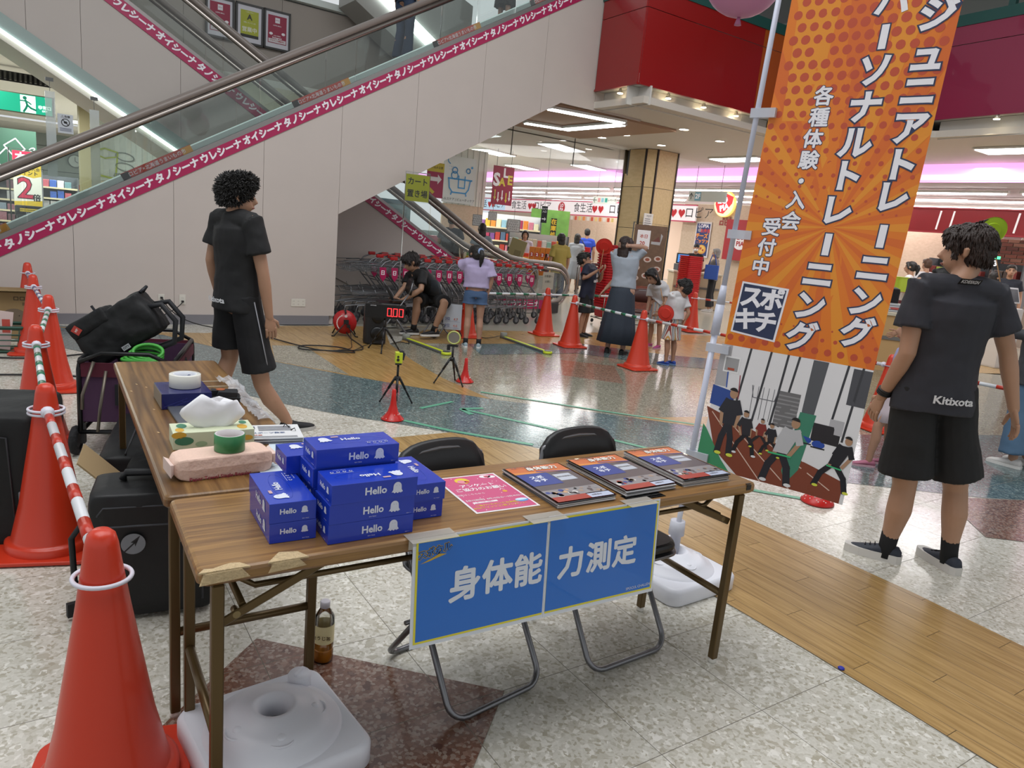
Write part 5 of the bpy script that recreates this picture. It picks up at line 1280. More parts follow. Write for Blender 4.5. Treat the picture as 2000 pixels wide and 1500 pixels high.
        b.loft([lo_, hi_], smooth=False); b.build('sole', M(shoes.get('sole', '#c9c6c2'), .6), sh_o)
        if shoes.get('laces'):
            b = B()
            for k in range(4): p = heel+dirv*(.09+.022*k)*fs_+Vector((0, 0, (.083-.008*k)*fs_)); b.tube([p-xs*.018, p+xs*.018], .003, 5)
            b.build('laces', M(shoes['laces'], .7), sh_o)
        if socks:
            b = B(); sh_ = Vector((0, 0, 1)); dn = (kn-an).normalized(); eseg(b, [an-dn*.03*s, an+dn*.03*s, an+dn*socks.get('h', .07)*s], [.042*s, .040*s, .043*s], hpx, 14, False); b.build('sock', M(socks['c'], .8), t)
    # ---- hair
    if hair:
        c = hair['c']; k_ = hair['k']; b = B(); vol = hair.get('vol', 1.0); mh = M(c, .55, noise=.2, nscale=30, bump=.6, bscale=70)
        def ball(x, y, z, rx, ry, rz_):
            tmp = bmesh.new(); bmesh.ops.create_uvsphere(tmp, u_segments=18, v_segments=12, radius=1)
            b.merge(tmp, Matrix.Translation(hd) @ hm @ Matrix.Translation(Vector((x, y, z))*hs) @ Matrix.Diagonal((rx*hs, ry*hs, rz_*hs, 1)))
        if k_ == 'cap':
            ball(0, -.012, .05, .082, .1, .082); ball(0, -.05, -.02, .07, .055, .055)
            remesh(b, 'hair', mh, t, vox*.8, 2)
        else:
            ball(0, -.02, .045, .085*vol, .098*vol, .085*vol); ball(0, -.045, .0, .08*vol, .07*vol, .08*vol)
            if k_ != 'bald': ball(0, .045, .083, .06*vol, .05*vol, .032*vol)
            if k_ == 'messy': ball(0, .03, .09, .075*vol, .07*vol, .045*vol); ball(0, -.07, .03, .075, .05, .06)
            if k_ == 'fringe':
                ball(.0, .06, .06, .066, .036, .036)
                for sx in (-1, 1): b.tube([HP(sx*.06, .05, .075), HP(sx*.078, .05, .03), HP(sx*.078, .035, -.005)], [.024*hs, .02*hs, .008*hs], 8)
            if k_ in ('long', 'bob', 'ponytail'):
                for sx in (-1, 1): b.tube([HP(sx*.03, .06, .1), HP(sx*.07, .045, .05), HP(sx*.082, .01, -.02), HP(sx*.075, -.01, -.07 if k_ != 'ponytail' else -.03)], [.022*hs, .022*hs, .022*hs, .016*hs], 8)
            if k_ in ('long', 'bob'):
                ln = hair.get('len', .3 if k_ == 'long' else .1)
                eseg(b, [HP(0, -.045, .0), HP(0, -.055, -.08), HP(0, -.06, -.08-ln*.5), HP(hair.get('dx', 0), -.05, -.08-ln)], [(.083*hs, .05*hs), (.085*hs, .045*hs), (.085*hs, .04*hs), (.06*hs, .02*hs)], Rh @ Vector((1, 0, 0)))
            if k_ == 'ponytail':
                b.tube([HP(0, -.09, .04), HP(0, -.135, .05), HP(.0, -.155, .0), HP(0, -.14, -.08), HP(0, -.125, -.16)], [.02*hs, .03*hs, .036*hs, .03*hs, .008*hs], 10)
            nt_ = hair.get('tufts', 0); tl_ = hair.get('tl', .03)
            def addt(out):
                if not nt_: return
                bm = out.bm; bm.faces.ensure_lookup_table(); bm.normal_update(); rng = random.Random(5); fcs = [bm.faces[rng.randrange(len(bm.faces))] for _ in range(nt_)]
                dat = [(f.calc_center_median().copy(), f.normal.copy()) for f in fcs]
                for p, n in dat:
                    loc_ = (Rh.transposed() @ (p-hd))/hs
                    if (loc_.y > .075 and loc_.z < .03) or loc_.z < hair.get('zmin', -.2): continue
                    cr = Vector((rng.uniform(-1, 1), rng.uniform(-1, 1), rng.uniform(-1, 1)))*hair.get('wild', .5)
                    dn = Vector((0, 0, -hair.get('droop', .5))); g_ = cr+dn; g_ = g_-n*g_.dot(n); d = (g_+n*hair.get('lift', .12)).normalized(); L = tl_*rng.uniform(.6, 1.2)
                    q = p+d*L*.5; d2 = (d+dn*.35+cr*.3+n*(hair.get('lift', .12)*.2-.1)).normalized(); out.tube([p-n*.006, q, q+d2*L*.5], [.0075, .006, .0008], 5, cap=False)
            remesh(b, 'hair', mh, t, vox*.8, 2, disp=.012, dsz=.03, join=addt)
            if hair.get('band'): bb_ = B(); bb_.torus(HP(0, -.11, .05), .028*hs, .016*hs, 16, 8, rot=Rh @ Matrix.Rotation(pi/2, 3, 'X')); bb_.build('hair_scrunchie', M(hair['band'], .7), t)
    if extra: extra(t, D, HP, s, shx)
    return t
def local_print(p, o, x, y, parent, name='lettering'): return p.build(name, frame_mat(o, x, y), parent)

BLK = '#111115'; SK = '#b0886e'
# ---- the man at right, seen from behind
def ex_right(t, D, HP, s, shx):
    bk = shx.cross(Vector((0, 0, 1)))   # points forward for x=right
    p = Print(); p.text(M('#d9d9dc', .5), 'Kitixota', 0, 0, .052, 1, .03, sx=1.15)
    def wp(co): return Vector((co.x, -.148+.35*(co.x+.0)**2*1.0, co.y+.865))
    p.build('lettering', Matrix(), t, warp=lambda co: Vector((co.x+.015, -.1535+1.3*(co.x+.015)**2-co.z, co.y+.885)), grid=.02)
    p = Print(); p.rect(M('#0c0c10', .7), -.05, -.014, .05, .014, 1); p.text(M('#c9c9cc', .5), 'KDESIGN', 0, 0, .02, 2, .03)
    p.build('neck_label', Matrix(), t, warp=lambda co: Vector((co.x, -.098+2.4*co.x**2-co.z*1.0-.012*((co.y)/.014), co.y+1.437)), grid=.02)
    b = B(); wr = D['wrL']; d = (D['wrL']-D['elL']).normalized(); q = d.to_track_quat('Z', 'Y').to_matrix(); b.torus(wr-d*.035, .031, .006, 20, 6, rot=q); b.torus(wr-d*.045, .031, .006, 20, 6, rot=q); b.torus(wr-d*.025, .031, .006, 20, 6, rot=q); b.build('wristwatch', M('#0d0d10', .5), t)
person('young man in dark T-shirt and shorts standing with his back to the camera at right', (2.05, 3.45), .0, 1.72,
       J=dict(head=('p', 1888, 492, .02), elL=('p', 1772, 690, -.05), wrL=('p', 1722, 775, .06), elR=('p', 1968, 690, .0), wrR=('p', 1980, 800, -.02), anL=('p', 1730, 1075, .02), anR=('p', 1853, 1088, -.03), knL=('p', 1766, 950, .0), knR=('p', 1866, 955, .0)),
       skin=SK, shirt=dict(c='#2a2b33', len=.80, loose=1.07, sleeve=.62, sw=1.15), bottom=dict(k='shorts', c='#17181a', leg=.86, w=.118, loose=1.04), shoes=dict(c='#262c38', sole='#d0ccc6', sh=.042, laces='#101014', yaw=dict(L=1.05, R=.2)), socks=dict(c='#0e0e11', h=.13),
       hair=dict(k='fringe', c='#25160f', vol=1.0, zmin=-.035, tufts=3000, tl=.04, droop=1.0, wild=.12, lift=.03), hyaw=.95, vox=.008, hs=1.0, extra=ex_right, build=1.03)
# ---- the man at left
def ex_left(t, D, HP, s, shx):
    p = Print(); p.text(M('#d9d9dc', .5), 'Kitixota', 0, 0, .046, 1, .03, sx=1.15)
    p.build('lettering', Matrix(), t, warp=lambda co: Vector((co.x+.0, -.150+1.3*(co.x)**2-co.z, co.y+.885)), grid=.02)
person('young man in black T-shirt and shorts standing beside the wall, looking right', (-1.80, 4.55), -.62, 1.70,
       J=dict(head=('p', 466, 384, -.02), elR=('p', 514, 535, -.10), wrR=('p', 526, 620, -.06), anR=('p', 566, 828, .12), knR=('p', 512, 752, .0), anL=(-.12, -.10, .09)),
       skin='#a67e65', shirt=dict(c='#0a0a0d', len=.82, loose=1.05, sleeve=.62, sw=1.1), bottom=dict(k='shorts', c='#0d0d11', leg=.82, w=.112, stripe=True), shoes=dict(c='#1a1a1e', sole='#bdbab6'),
       hair=dict(k='messy', c='#141211', vol=1.02, zmin=-.05, tufts=3200, tl=.034, droop=.15, wild=1.0, lift=.75), hyaw=-.6, vox=.008, hs=.98, extra=ex_left)
# ---- seated man
person('young man in black sitting on a folding chair, leaning over a laptop by the carts', (-1.0, 9.5), radians(118), 1.70,
       J=dict(pelvis=('p', 850, 578, .1), waist=('p', 842, 562, .08), chest=('p', 826, 545, .04), neckb=('p', 812, 528, -.02), head=('p', 803, 512, -.08), shL=('p', 826, 536, -.16), shR=('p', 800, 538, .12), elL=('p', 822, 566, -.3), elR=('p', 790, 562, .0), wrL=('p', 786, 586, -.32), wrR=('p', 772, 582, -.12),
              hipL=('p', 858, 583, 0), hipR=('p', 840, 583, .2), knL=('p', 868, 592, -.32), knR=('p', 814, 588, -.12), anL=('p', 848, 643, -.28), anR=('p', 808, 640, -.08)),
       skin='#a07a62', shirt=dict(c='#0c0c0f', len=.85, sleeve=.7), bottom=dict(k='shorts', c='#0d0d10', leg=.85, w=.105), shoes=dict(c='#1a1a1d', sole='#cdcbc8'), socks=dict(c='#111114', h=.05),
       hair=dict(k='fringe', c='#1a1210', tufts=500, tl=.05, droop=1.2, wild=.2), hpitch=-.5, vox=.011, z0=0)
# ---- girl in lavender
def ex_lav(t, D, HP, s, shx): pass
person('girl in lavender T-shirt and denim shorts holding her ear, dark ponytail with blue scrunchie', (-.55, 8.9), .12, 1.29,
       J=dict(head=('p', 930, 497, 0), elL=('p', 899, 520, .05), wrL=('p', 915, 505, .02), wrR=(.2, .0, .93), elR=(.235, -.03, 1.14)), handd=dict(L=((.5, .1, .9), (1, .2, 0), .4)),
       skin='#a57d68', shirt=dict(c='#a79bbd', len=.99, loose=1.28, sleeve=.8, sw=1.25), bottom=dict(k='shorts', c='#40587a', leg=.42, w=.13, loose=1.1), shoes=dict(c='#8fa0a8', sole='#dcdad8'), socks=dict(c='#17171b', h=.06),
       hair=dict(k='ponytail', c='#15120f', band='#8fa6cf'), hyaw=.5, vox=.011, hs=.93)
# ---- boy in navy
def ex_boy(t, D, HP, s, shx):
    p = Print(); p.text(M('#dcdce2', .5), 'adidas', 0, 0, .075, 1, .03)
    for k in range(3): p.poly(M('#dcdce2', .5), [(-.05+k*.03, .05), (-.03+k*.03, .05), (-.045+k*.03+.01, .08+.02*k), (-.065+k*.03+.01, .08+.015*k)], 1)
    p.build('lettering', Matrix(), t, warp=lambda co: Vector((co.x, .128-1.6*co.x**2+co.z, co.y+.86)), grid=.03)
    plate('red spinning plate balanced on a stick held by the boy in navy', (1180, 482), 1.0+9.9, '#c02a20', (1171, 530))
def plate(label, top, y, colr, handp):
    P = aty(*top, y); Hh = aty(*handp, y); t = thing('spinning_plate', label, 'toy plate', P); mm = M(colr, .4)
    rot = Matrix.Rotation(-1.25, 3, 'X') @ Matrix.Rotation(.1, 3, 'Y')
    b = B(); b.lathe([(.02, 0), (.07, 0), (.075, .012), (.12, .018), (.125, .014), (.11, .03), (.06, .03), (.0, .028)], seg=28, rot=rot, smooth=False); b.build('plate', mm, t)
    b = B(); b.tube([rot @ Vector((0, 0, .02)), Hh-P, (Hh-P)*1.25], .005, 6); b.build('stick', M('#a2754a', .6), t); return t
person('boy in navy T-shirt with white sports lettering holding up a plate stick', (1.0, 10.9), -2.0, 1.29,
       J=dict(head=('p', 1142, 508, 0), elR=('p', 1140, 545, -.2), wrR=('p', 1168, 528, -.25), elL=('p', 1172, 550, .1), wrL=('p', 1177, 530, -.05)), handd=dict(R=((.2, .8, .5), (0, -1, .5), 1.2), L=((.1, .5, .8), (0, -1, .5), 1.2)),
       skin='#a67d66', shirt=dict(c='#141a30', len=.78, loose=1.18, sleeve=.7, sw=1.2), bottom=dict(k='shorts', c='#101014', leg=1.0, w=.13, loose=1.1), shoes=dict(c='#17171a', sole='#26262a'), hair=dict(k='short', c='#15110f', tufts=200, tl=.03), hyaw=.25, hpitch=.15, vox=.011, hs=.95, extra=ex_boy)
# ---- woman with long skirt
mat_dots = M('#2c3440', .8, noise=.5, nscale=140)
person('woman with long brown hair in pale grey top and long navy skirt, arm raised', (1.33, 9.5), -.35, 1.62,
       J=dict(head=('p', 1222, 480, 0), elR=('p', 1262, 483, -.02), wrR=('p', 1228, 480, -.1), shR=('p', 1245, 500, 0), elL=('p', 1208, 540, .1)), handd=dict(R=((-1, -.1, 0), (0, 1, 0), .2)),
       skin='#ab8470', shirt=dict(c='#9aa2ad', len=.93, loose=1.02, sleeve=.75), bottom=dict(k='skirt', mat=mat_dots, len=.16, w=.27), shoes=dict(c='#111113', sole='#151517'), hair=dict(k='long', c='#2a1c19', len=.32), hyaw=-.3, vox=.011)
# ---- girl leaning over
def stripes(name, cols):
    m = bpy.data.materials.new(name); m.use_nodes = True; nt = m.node_tree; b = nt.nodes['Principled BSDF']; tc = nt.nodes.new('ShaderNodeTexCoord'); sp = nt.nodes.new('ShaderNodeSeparateXYZ')
    nt.links.new(tc.outputs['Object'], sp.inputs[0]); ad = nt.nodes.new('ShaderNodeMath'); ad.operation = 'MULTIPLY_ADD'; ad.inputs[1].default_value = 16; nt.links.new(sp.outputs[0], ad.inputs[0])
    m2 = nt.nodes.new('ShaderNodeMath'); m2.operation = 'MULTIPLY'; m2.inputs[1].default_value = 13; nt.links.new(sp.outputs[1], m2.inputs[0]); nt.links.new(m2.outputs[0], ad.inputs[2])
    fr = nt.nodes.new('ShaderNodeMath'); fr.operation = 'FRACT'; nt.links.new(ad.outputs[0], fr.inputs[0])
    nt.links.new(ramp(nt, fr.outputs[0], [(i/len(cols), col(c)) for i, c in enumerate(cols)], 'CONSTANT'), b.inputs['Base Color']); b.inputs['Roughness'].default_value = .8; return m
mat_str = stripes('striped_cloth', ['#c9c4bc', '#6d8aa6', '#c9c4bc', '#b98a4a', '#c9c4bc', '#8b3f38', '#c9c4bc', '#2d3f5c'])
person('girl with long black hair in white T-shirt leaning forward over a stick, pink shoes', (2.0, 10.4), 2.35, 1.22,
       J=dict(head=('p', 1273, 540, -.2), neckb=('p', 1283, 552, -.1), chest=('p', 1290, 565, -.05), waist=('p', 1293, 585, 0), shR=('p', 1272, 560, .1), shL=('p', 1300, 560, -.1), elR=('p', 1268, 588, .05), wrR=('p', 1263, 610, -.05), elL=('p', 1300, 590, -.2), wrL=('p', 1285, 608, -.25)),
       skin='#a67d66', shirt=dict(c='#c6c4c6', len=.9, loose=1.15, sleeve=.7, sw=1.1), bottom=dict(k='skirt', mat=mat_str, len=.5, w=.2), shoes=dict(c='#a83a78', sole='#b98ba8'), hair=dict(k='long', c='#120f0f', len=.2), hpitch=-.6, vox=.011, hs=.93)
# ---- small boy
def ex_sb(t, D, HP, s, shx):
    P = aty(1300, 612, 9.0-.15); q = thing('spinning_plate', 'small red plate hung below the hands of the little boy in striped shorts', 'toy plate', P)
    b = B(); b.lathe([(.02, 0), (.06, 0), (.065, .01), (.1, .016), (.104, .012), (.09, .026), (.05, .026), (.0, .024)], seg=24, smooth=False, rot=Matrix.Rotation(-1.4, 3, 'X') @ Matrix.Rotation(.5, 3, 'Y')); b.build('plate', M('#c8362a', .4), q)
    b = B(); b.tube([(0, .02, .0), (-.10, .02, .30)], .005, 6); b.build('stick', M('#a2754a', .6), q)
person('small boy in white T-shirt and striped shorts with blue shoes, seen from behind', (1.95, 9.0), .7, 1.09,
       J=dict(head=('p', 1335, 563, 0), elL=('p', 1306, 607, .05), wrL=('p', 1290, 612, .1), elR=('p', 1345, 612, 0), wrR=('p', 1338, 625, .0)),
       skin='#a0765e', shirt=dict(c='#c9c7c9', len=.92, loose=1.22, sleeve=.7, sw=1.15), bottom=dict(k='shorts', mat=mat_str, leg=.95, w=.125, loose=1.12), shoes=dict(c='#1f3f96', sole='#5f7fb8', laces='#8b93a8'), hair=dict(k='short', c='#14100f', vol=1.0, tufts=300, tl=.018), hyaw=.35, vox=.010, hs=.95, extra=ex_sb)
# ---- background shoppers
def top_base(px, py, H, ymax=30):
    d = _w + _r*((px-1000)/F_PX) - _u*((py-750)/F_PX); t = (H-CAM_H)/d.z; return (d.x*t, d.y*t)
def pat(px, y): p = aty(px, 500, y); return (p.x, p.y)
def bag(t, loc, sz, c, rz=0, name='tote_bag'):
    b = B(); b.box(loc, sz, rz, bev=min(sz)*.25); b.tube([Vector(loc)+Vector((0, -sz[1]*.3, sz[2]*.45)), Vector(loc)+Vector((0, -sz[1]*.1, sz[2]*1.2)), Vector(loc)+Vector((0, sz[1]*.1, sz[2]*1.2)), Vector(loc)+Vector((0, sz[1]*.3, sz[2]*.45))], .012, 6); b.build(name, M(c, .8, noise=.2, nscale=40), t)
person('grey-haired shopper in grey top and black trousers with blue shoulder bag', (4.6, 17.6), 1.1, 1.50, J=dict(wrR=(.15, .45, 1.05), elR=(.22, .2, 1.15), wrL=(-.15, .45, 1.05), elL=(-.22, .2, 1.15)), shirt=dict(c='#6b6560', len=.85), bottom=dict(k='trousers', c='#121215', leg=1.9, w=.1), shoes=dict(c='#b5b2b0', sole='#cfcdca'), hair=dict(k='bob', c='#7f7b78', len=.04), vox=.015, extra=lambda t, D, HP, s, shx: bag(t, (-.26, -.0, .95), (.09, .32, .34), '#2f4f9a'))
person('cashier in maroon apron with black cap and white mask behind the till', pat(1358, 19.2), pi-.2, 1.58, shirt=dict(c='#17151a', len=.9), bottom=dict(k='trousers', c='#17151a', leg=1.9), hair=dict(k='cap', c='#131214'), vox=.015,
       extra=lambda t, D, HP, s, shx: (lambda b: (b.box((0, .13*s, 1.12*s), (.27, .02, .42)), b.build('apron', M('#5c1f2a', .8), t)))(B()) and None or (lambda b: (b.sphere(HP(0, .06, -.045), .055, 10, (1, .8, .8)), b.build('mask', M('#d5d5d8', .8), t)))(B()))
person('shopper in bright blue T-shirt seen from behind with dark crossbody strap', top_base(1148, 447, 1.72), .0, 1.72, shirt=dict(c='#1c3fa8', len=.82, loose=1.1), bottom=dict(k='trousers', c='#33363c', leg=1.9), shoes=dict(c='#17171a'), hair=dict(k='short', c='#14110f'), vox=.016, extra=lambda t, D, HP, s, shx: (lambda b: (b.tube([(-.15, -.12, 1.42*s), (.0, -.145, 1.2*s), (.17, -.13, .95*s)], .012, 6), b.build('strap', M('#22242c', .7), t)))(B()))
person('shopper in grey dress partly hidden by the man in blue T-shirt', (pat(1124, 19.6)), -.2, 1.55, shirt=dict(c='#8c8f95', len=.8), bottom=dict(k='skirt', c='#7d8087', len=.4), shoes=dict(c='#2a2a2e'), hair=dict(k='bob', c='#1a1512'), vox=.016)
person('woman in mustard yellow top and grey trousers walking with a dark bag', pat(1093, 16.0), .3, 1.50, shirt=dict(c='#94813c', len=.75, loose=1.15, sleeve=.9), bottom=dict(k='trousers', c='#4f5560', leg=1.9, w=.1), shoes=dict(c='#2a2a2e'), hair=dict(k='bob', c='#1c1512', len=.08, vol=1.1), vox=.015, extra=lambda t, D, HP, s, shx: bag(t, (-.3, .02, .78), (.1, .3, .22), '#1a1a1e'))
person('woman in pale lilac top facing the camera beside the price poster', pat(1022, 18.0), pi, 1.50, shirt=dict(c='#b7aab8', len=.82), bottom=dict(k='skirt', c='#4c4a55', len=.4), shoes=dict(c='#2a2a2e'), hair=dict(k='long', c='#1b1513', len=.12), vox=.015)
person('man in dark T-shirt with back lettering between the escalator handrails', pat(878, 14.0), -.1, 1.67, shirt=dict(c='#1d222b', len=.8, loose=1.1), bottom=dict(k='trousers', c='#2b2d33', leg=1.9), shoes=dict(c='#17171a'), hair=dict(k='short', c='#16120f'), vox=.014)
person('woman in blue-grey top behind the girl in lavender', pat(938, 15.4), .2, 1.56, shirt=dict(c='#7e8790', len=.82), bottom=dict(k='skirt', c='#4b4f57', len=.35), shoes=dict(c='#2a2a2e'), hair=dict(k='long', c='#241a17', len=.15), vox=.015)
def ex_staff(t, D, HP, s, shx):
    p = Print(); p.text(M('#1b1b20', .6), '1988', 0, 0, .09, 1, .04); p.rect(M('#1b1b20', .6), -.12, -.065, .12, -.055, 1)
    p.build('lettering', Matrix(), t, warp=lambda co: Vector((-co.x*-1, -.135+1.4*co.x**2-co.z, co.y+1.3)), grid=.03)
person('brown-haired shop worker in white T-shirt with black back lettering', top_base(1813, 506, 1.70), .15, 1.70, shirt=dict(c='#cdcbce', len=.82), bottom=dict(k='trousers', c='#3a3034', leg=1.9), shoes=dict(c='#17171a'), hair=dict(k='short', c='#4a3222'), vox=.014, extra=ex_staff)
def ex_lime(t, D, HP, s, shx): pass
person('shop worker with hair in a bun and white blouse carrying a lime basket', pat(1784, 14.0), .9, 1.60, J=dict(wrL=(-.2, .4, 1.15), wrR=(.2, .4, 1.15)), shirt=dict(c='#c9c5c8', len=.82), bottom=dict(k='trousers', c='#5a2530', leg=1.9), shoes=dict(c='#17171a'), hair=dict(k='ponytail', c='#14100f'), vox=.014)
person('man in dark navy shirt standing beyond the tills at the right edge', pat(1982, 13.9), pi-.5, 1.72, shirt=dict(c='#1a1f2b', len=.82, loose=1.05), bottom=dict(k='trousers', c='#20222a', leg=1.9), shoes=dict(c='#17171a'), hair=dict(k='short', c='#2b2624'), vox=.014)
person('woman in striped cream top in profile near the tills at right', pat(1952, 13.2), pi/2+3.3, 1.55, shirt=dict(c='#b8a87c', len=.82), bottom=dict(k='skirt', c='#4b4f57', len=.35), shoes=dict(c='#2a2a2e'), hair=dict(k='bob', c='#17110f'), vox=.014)
person('person in black hooded top between the banner and the man at right', (4.6, 7.9), 1.25, 1.50, J=dict(head=('p', 1836, 545, 0), elL=('p', 1782, 640, -.2), wrL=('p', 1752, 650, -.3)), shirt=dict(c='#0d0d10', len=.75, loose=1.25, sleeve=.75), bottom=dict(k='trousers', c='#0e0e12', leg=1.9, w=.12, loose=1.15), shoes=dict(c='#17171a'), hair=dict(k='bob', c='#0f0d0d', vol=1.1), vox=.013)
mat_plaid = M('#3b3d42', .8, noise=.6, nscale=18)
person('person in plaid shirt and wide blue jeans cut off by the right edge', (4.12, 5.62), .5, 1.60, shirt=dict(c='#3b3d42', mat=mat_plaid, len=.72, loose=1.2, sleeve=1.6), bottom=dict(k='trousers', c='#4f6b86', leg=1.92, w=.115), shoes=dict(c='#c9c6c3', sole='#d8d6d2'), hair=dict(k='short', c='#17110f'), vox=.012, J=dict(wrL=(-.12, .3, 1.15)))
person('child with pale lilac top, white skirt and pink shoes behind the banner', (2.85, 5.2), 1.3, 1.12, J=dict(elL=('p', 1712, 790, 0), wrL=('p', 1735, 812, 0), anL=(-.1, .2, .09), knL=(-.1, .18, .49)), skin='#a67d66', shirt=dict(c='#9a9ac4', len=.95, loose=1.15, sleeve=.6), bottom=dict(k='skirt', c='#c0b3ba', len=.55, w=.2), shoes=dict(c='#a8637a', sole='#c49aa6'), hair=dict(k='bob', c='#17110f'), vox=.011, hs=.93)
person('small distant shopper in dark T-shirt walking in the drugstore', top_base(147, 362, 1.70), -1.5, 1.70, shirt=dict(c='#22282a', len=.82), bottom=dict(k='trousers', c='#2b2d33', leg=1.9), shoes=dict(c='#17171a'), hair=dict(k='short', c='#16120f'), vox=.02)
# escalator riders
def on_esc(s, n): P = W(s, n, 0); return (P.x, P.y), zb(s)+.11
_l, _z = on_esc(4.30, .62)
person('rider in blue jeans standing on the near escalator, head out of frame', _l, WA-pi/2+.2, 1.72, shirt=dict(c='#1c1d22', len=.85), bottom=dict(k='trousers', c='#27364e', leg=1.9, w=.085, loose=.92), shoes=dict(c='#17171a'), hair=dict(k='short', c='#16120f'), vox=.013, z0=_z)
_l, _z = on_esc(5.95, .62)
person('rider in a black skirt higher up the near escalator at the top edge', _l, WA-pi/2, 1.60, shirt=dict(c='#c9c5c3', len=.9), bottom=dict(k='skirt', c='#131317', len=.25, w=.2), shoes=dict(c='#2a2626'), hair=dict(k='long', c='#241a17', len=.2), vox=.014, z0=_z)
plate('lime green spinning plate on a stick seen beside the right-hand man\'s head', (1938, 452), 6.5, '#98b51e', (1955, 560))
# ================================================================ shopping carts
mat_cart = M('#7c7e82', .3, .75); mat_cred = M('#a81a1c', .35); mat_whl = M('#26262a', .6); mat_cpink = M('#a3174f', .35)
def cart():
    """length along x, handle at +x; near side frame at y=0"""
    t = thing('shopping_cart', '', 'cart', (0, 0, 0), 0, 'nested shopping carts under the escalator')
    b = B()
    for y in (0, .46):
        b.tube([(.30, y, .93), (.16, y, .915), (.04, y, .87), (-.02, y, .80), (-.035, y, .68), (.03, y, .60), (.16, y, .46), (.2, y, .40), (.2, y, .14)], .011, 6)
        b.tube([(.19, y, .30), (-.3, y, .27), (-.52, y, .25), (-.55, y, .14)], .009, 6)
    b.tube([(.30, 0, .93), (.32, .02, .935), (.32, .44, .935), (.30, .46, .93)], .011, 6)
    b.tube([(.03, 0, .60), (.03, .46, .60)], .008, 6); b.tube([(-.02, 0, .8), (-.02, .46, .8)], .008, 6); b.build('frame', mat_cart, t)
    for y in (.0, .46): b = B(); b.box((.17, y, .93), (.11, .045, .05), bev=.015); b.build('handle_grip', mat_cred, t)
    b = B()
    for k in range(7): y = .02+.42*k/6; b.tube([(-.02, y, .80), (-.46, y, .72), (-.48, y, .80)], .0035, 4)
    for x, z in ((-.1, .785), (-.25, .758), (-.4, .731)): b.tube([(x, .02, z), (x, .44, z)], .0035, 4)
    for y in (0.01, .45): b.tube([(-.03, y, .84), (-.47, y, .82)], .005, 4)
    for k in range(6): y = .03+.4*k/5; b.tube([(.12, y, .45), (-.42, y, .40)], .0035, 4)
    for y in (0.01, .45): b.tube([(.14, y, .44), (-.42, y, .40), (-.45, y, .48)], .006, 4)
    b.build('basket_rack', mat_cart, t, kind='stuff')
    b = B(); b.prism([(-.045, .80), (.055, .80), (.06, .77), (.06, .66), (.015, .60), (-.03, .66)], -.014, -.008, 'y'); pl = b.build('sign_plate', mat_cpink, t)
    p = Print(); p.rect(mat_white, -.024, -.03, .026, .032, 1); p.rect(mat_cpink, -.014, .004, .016, .022, 2); p.rect(mat_cpink, -.014, -.02, .016, -.004, 2); p.build('emblem', frame_mat((.008, -.0145, .725), (1, 0, 0), (0, 0, 1)), pl)
    for x, y in ((.2, 0), (.2, .46), (-.55, .05), (-.55, .41)):
        b = B(); b.lathe([(.018, -.012), (.055, -.012), (.06, -.005), (.06, .005), (.055, .012), (.018, .012)], (x+.02, y, .061), 14, rot=Matrix.Rotation(pi/2, 3, 'X')); w = b.build('wheel', mat_whl, t)
        b = B(); b.lathe([(.03, -.0135), (.03, .0135)], (x+.02, y, .061), 10, rot=Matrix.Rotation(pi/2, 3, 'X')); b.box((x+.005, y-.016, .1), (.02, .004, .09)); b.box((x+.005, y+.016, .1), (.02, .004, .09)); b.build('fork', mat_cart, w)
    return t
ORD = ['first', 'second', 'third', 'fourth', 'fifth', 'sixth', 'seventh', 'eighth', 'ninth', 'tenth', 'eleventh', 'twelfth', 'thirteenth', 'fourteenth', 'fifteenth', 'sixteenth', 'seventeenth', 'eighteenth', 'nineteenth', 'twentieth', 'twenty-first', 'twenty-second', 'twenty-third', 'twenty-fourth']
ct = cart(); ordw = ['rightmost', 'second', 'third', 'fourth', 'fifth', 'sixth', 'seventh', 'eighth', 'ninth', 'tenth', 'eleventh', 'twelfth', 'thirteenth', 'fourteenth', 'fifteenth', 'sixteenth', 'seventeenth']
SP = [6.52, 6.28, 6.08, 5.88, 5.70, 5.52, 5.34, 5.16, 4.98, 4.80, 4.62, 4.44, 4.26, 4.08, 3.9]
for i, s in enumerate(SP):
    o = ct if i == 0 else copy_tree(ct); o.location = W(s, .06, .004); o.rotation_euler = (0, 0, WA)
    o['label'] = 'shopping cart at the right end of the front row' if i == 0 else '%s shopping cart from the right in the front row' % ordw[i]
for i, s in enumerate([6.95, 6.72, 6.5, 6.28, 6.06, 5.84, 5.62, 5.4, 5.18, 4.96, 4.74, 4.52, 4.3, 4.08]):
    o = copy_tree(ct); o.location = W(s, .74, .004); o.rotation_euler = (0, 0, WA)
    o['label'] = 'shopping cart at the right end of the rear row' if i == 0 else '%s shopping cart from the right in the rear row' % ordw[i]

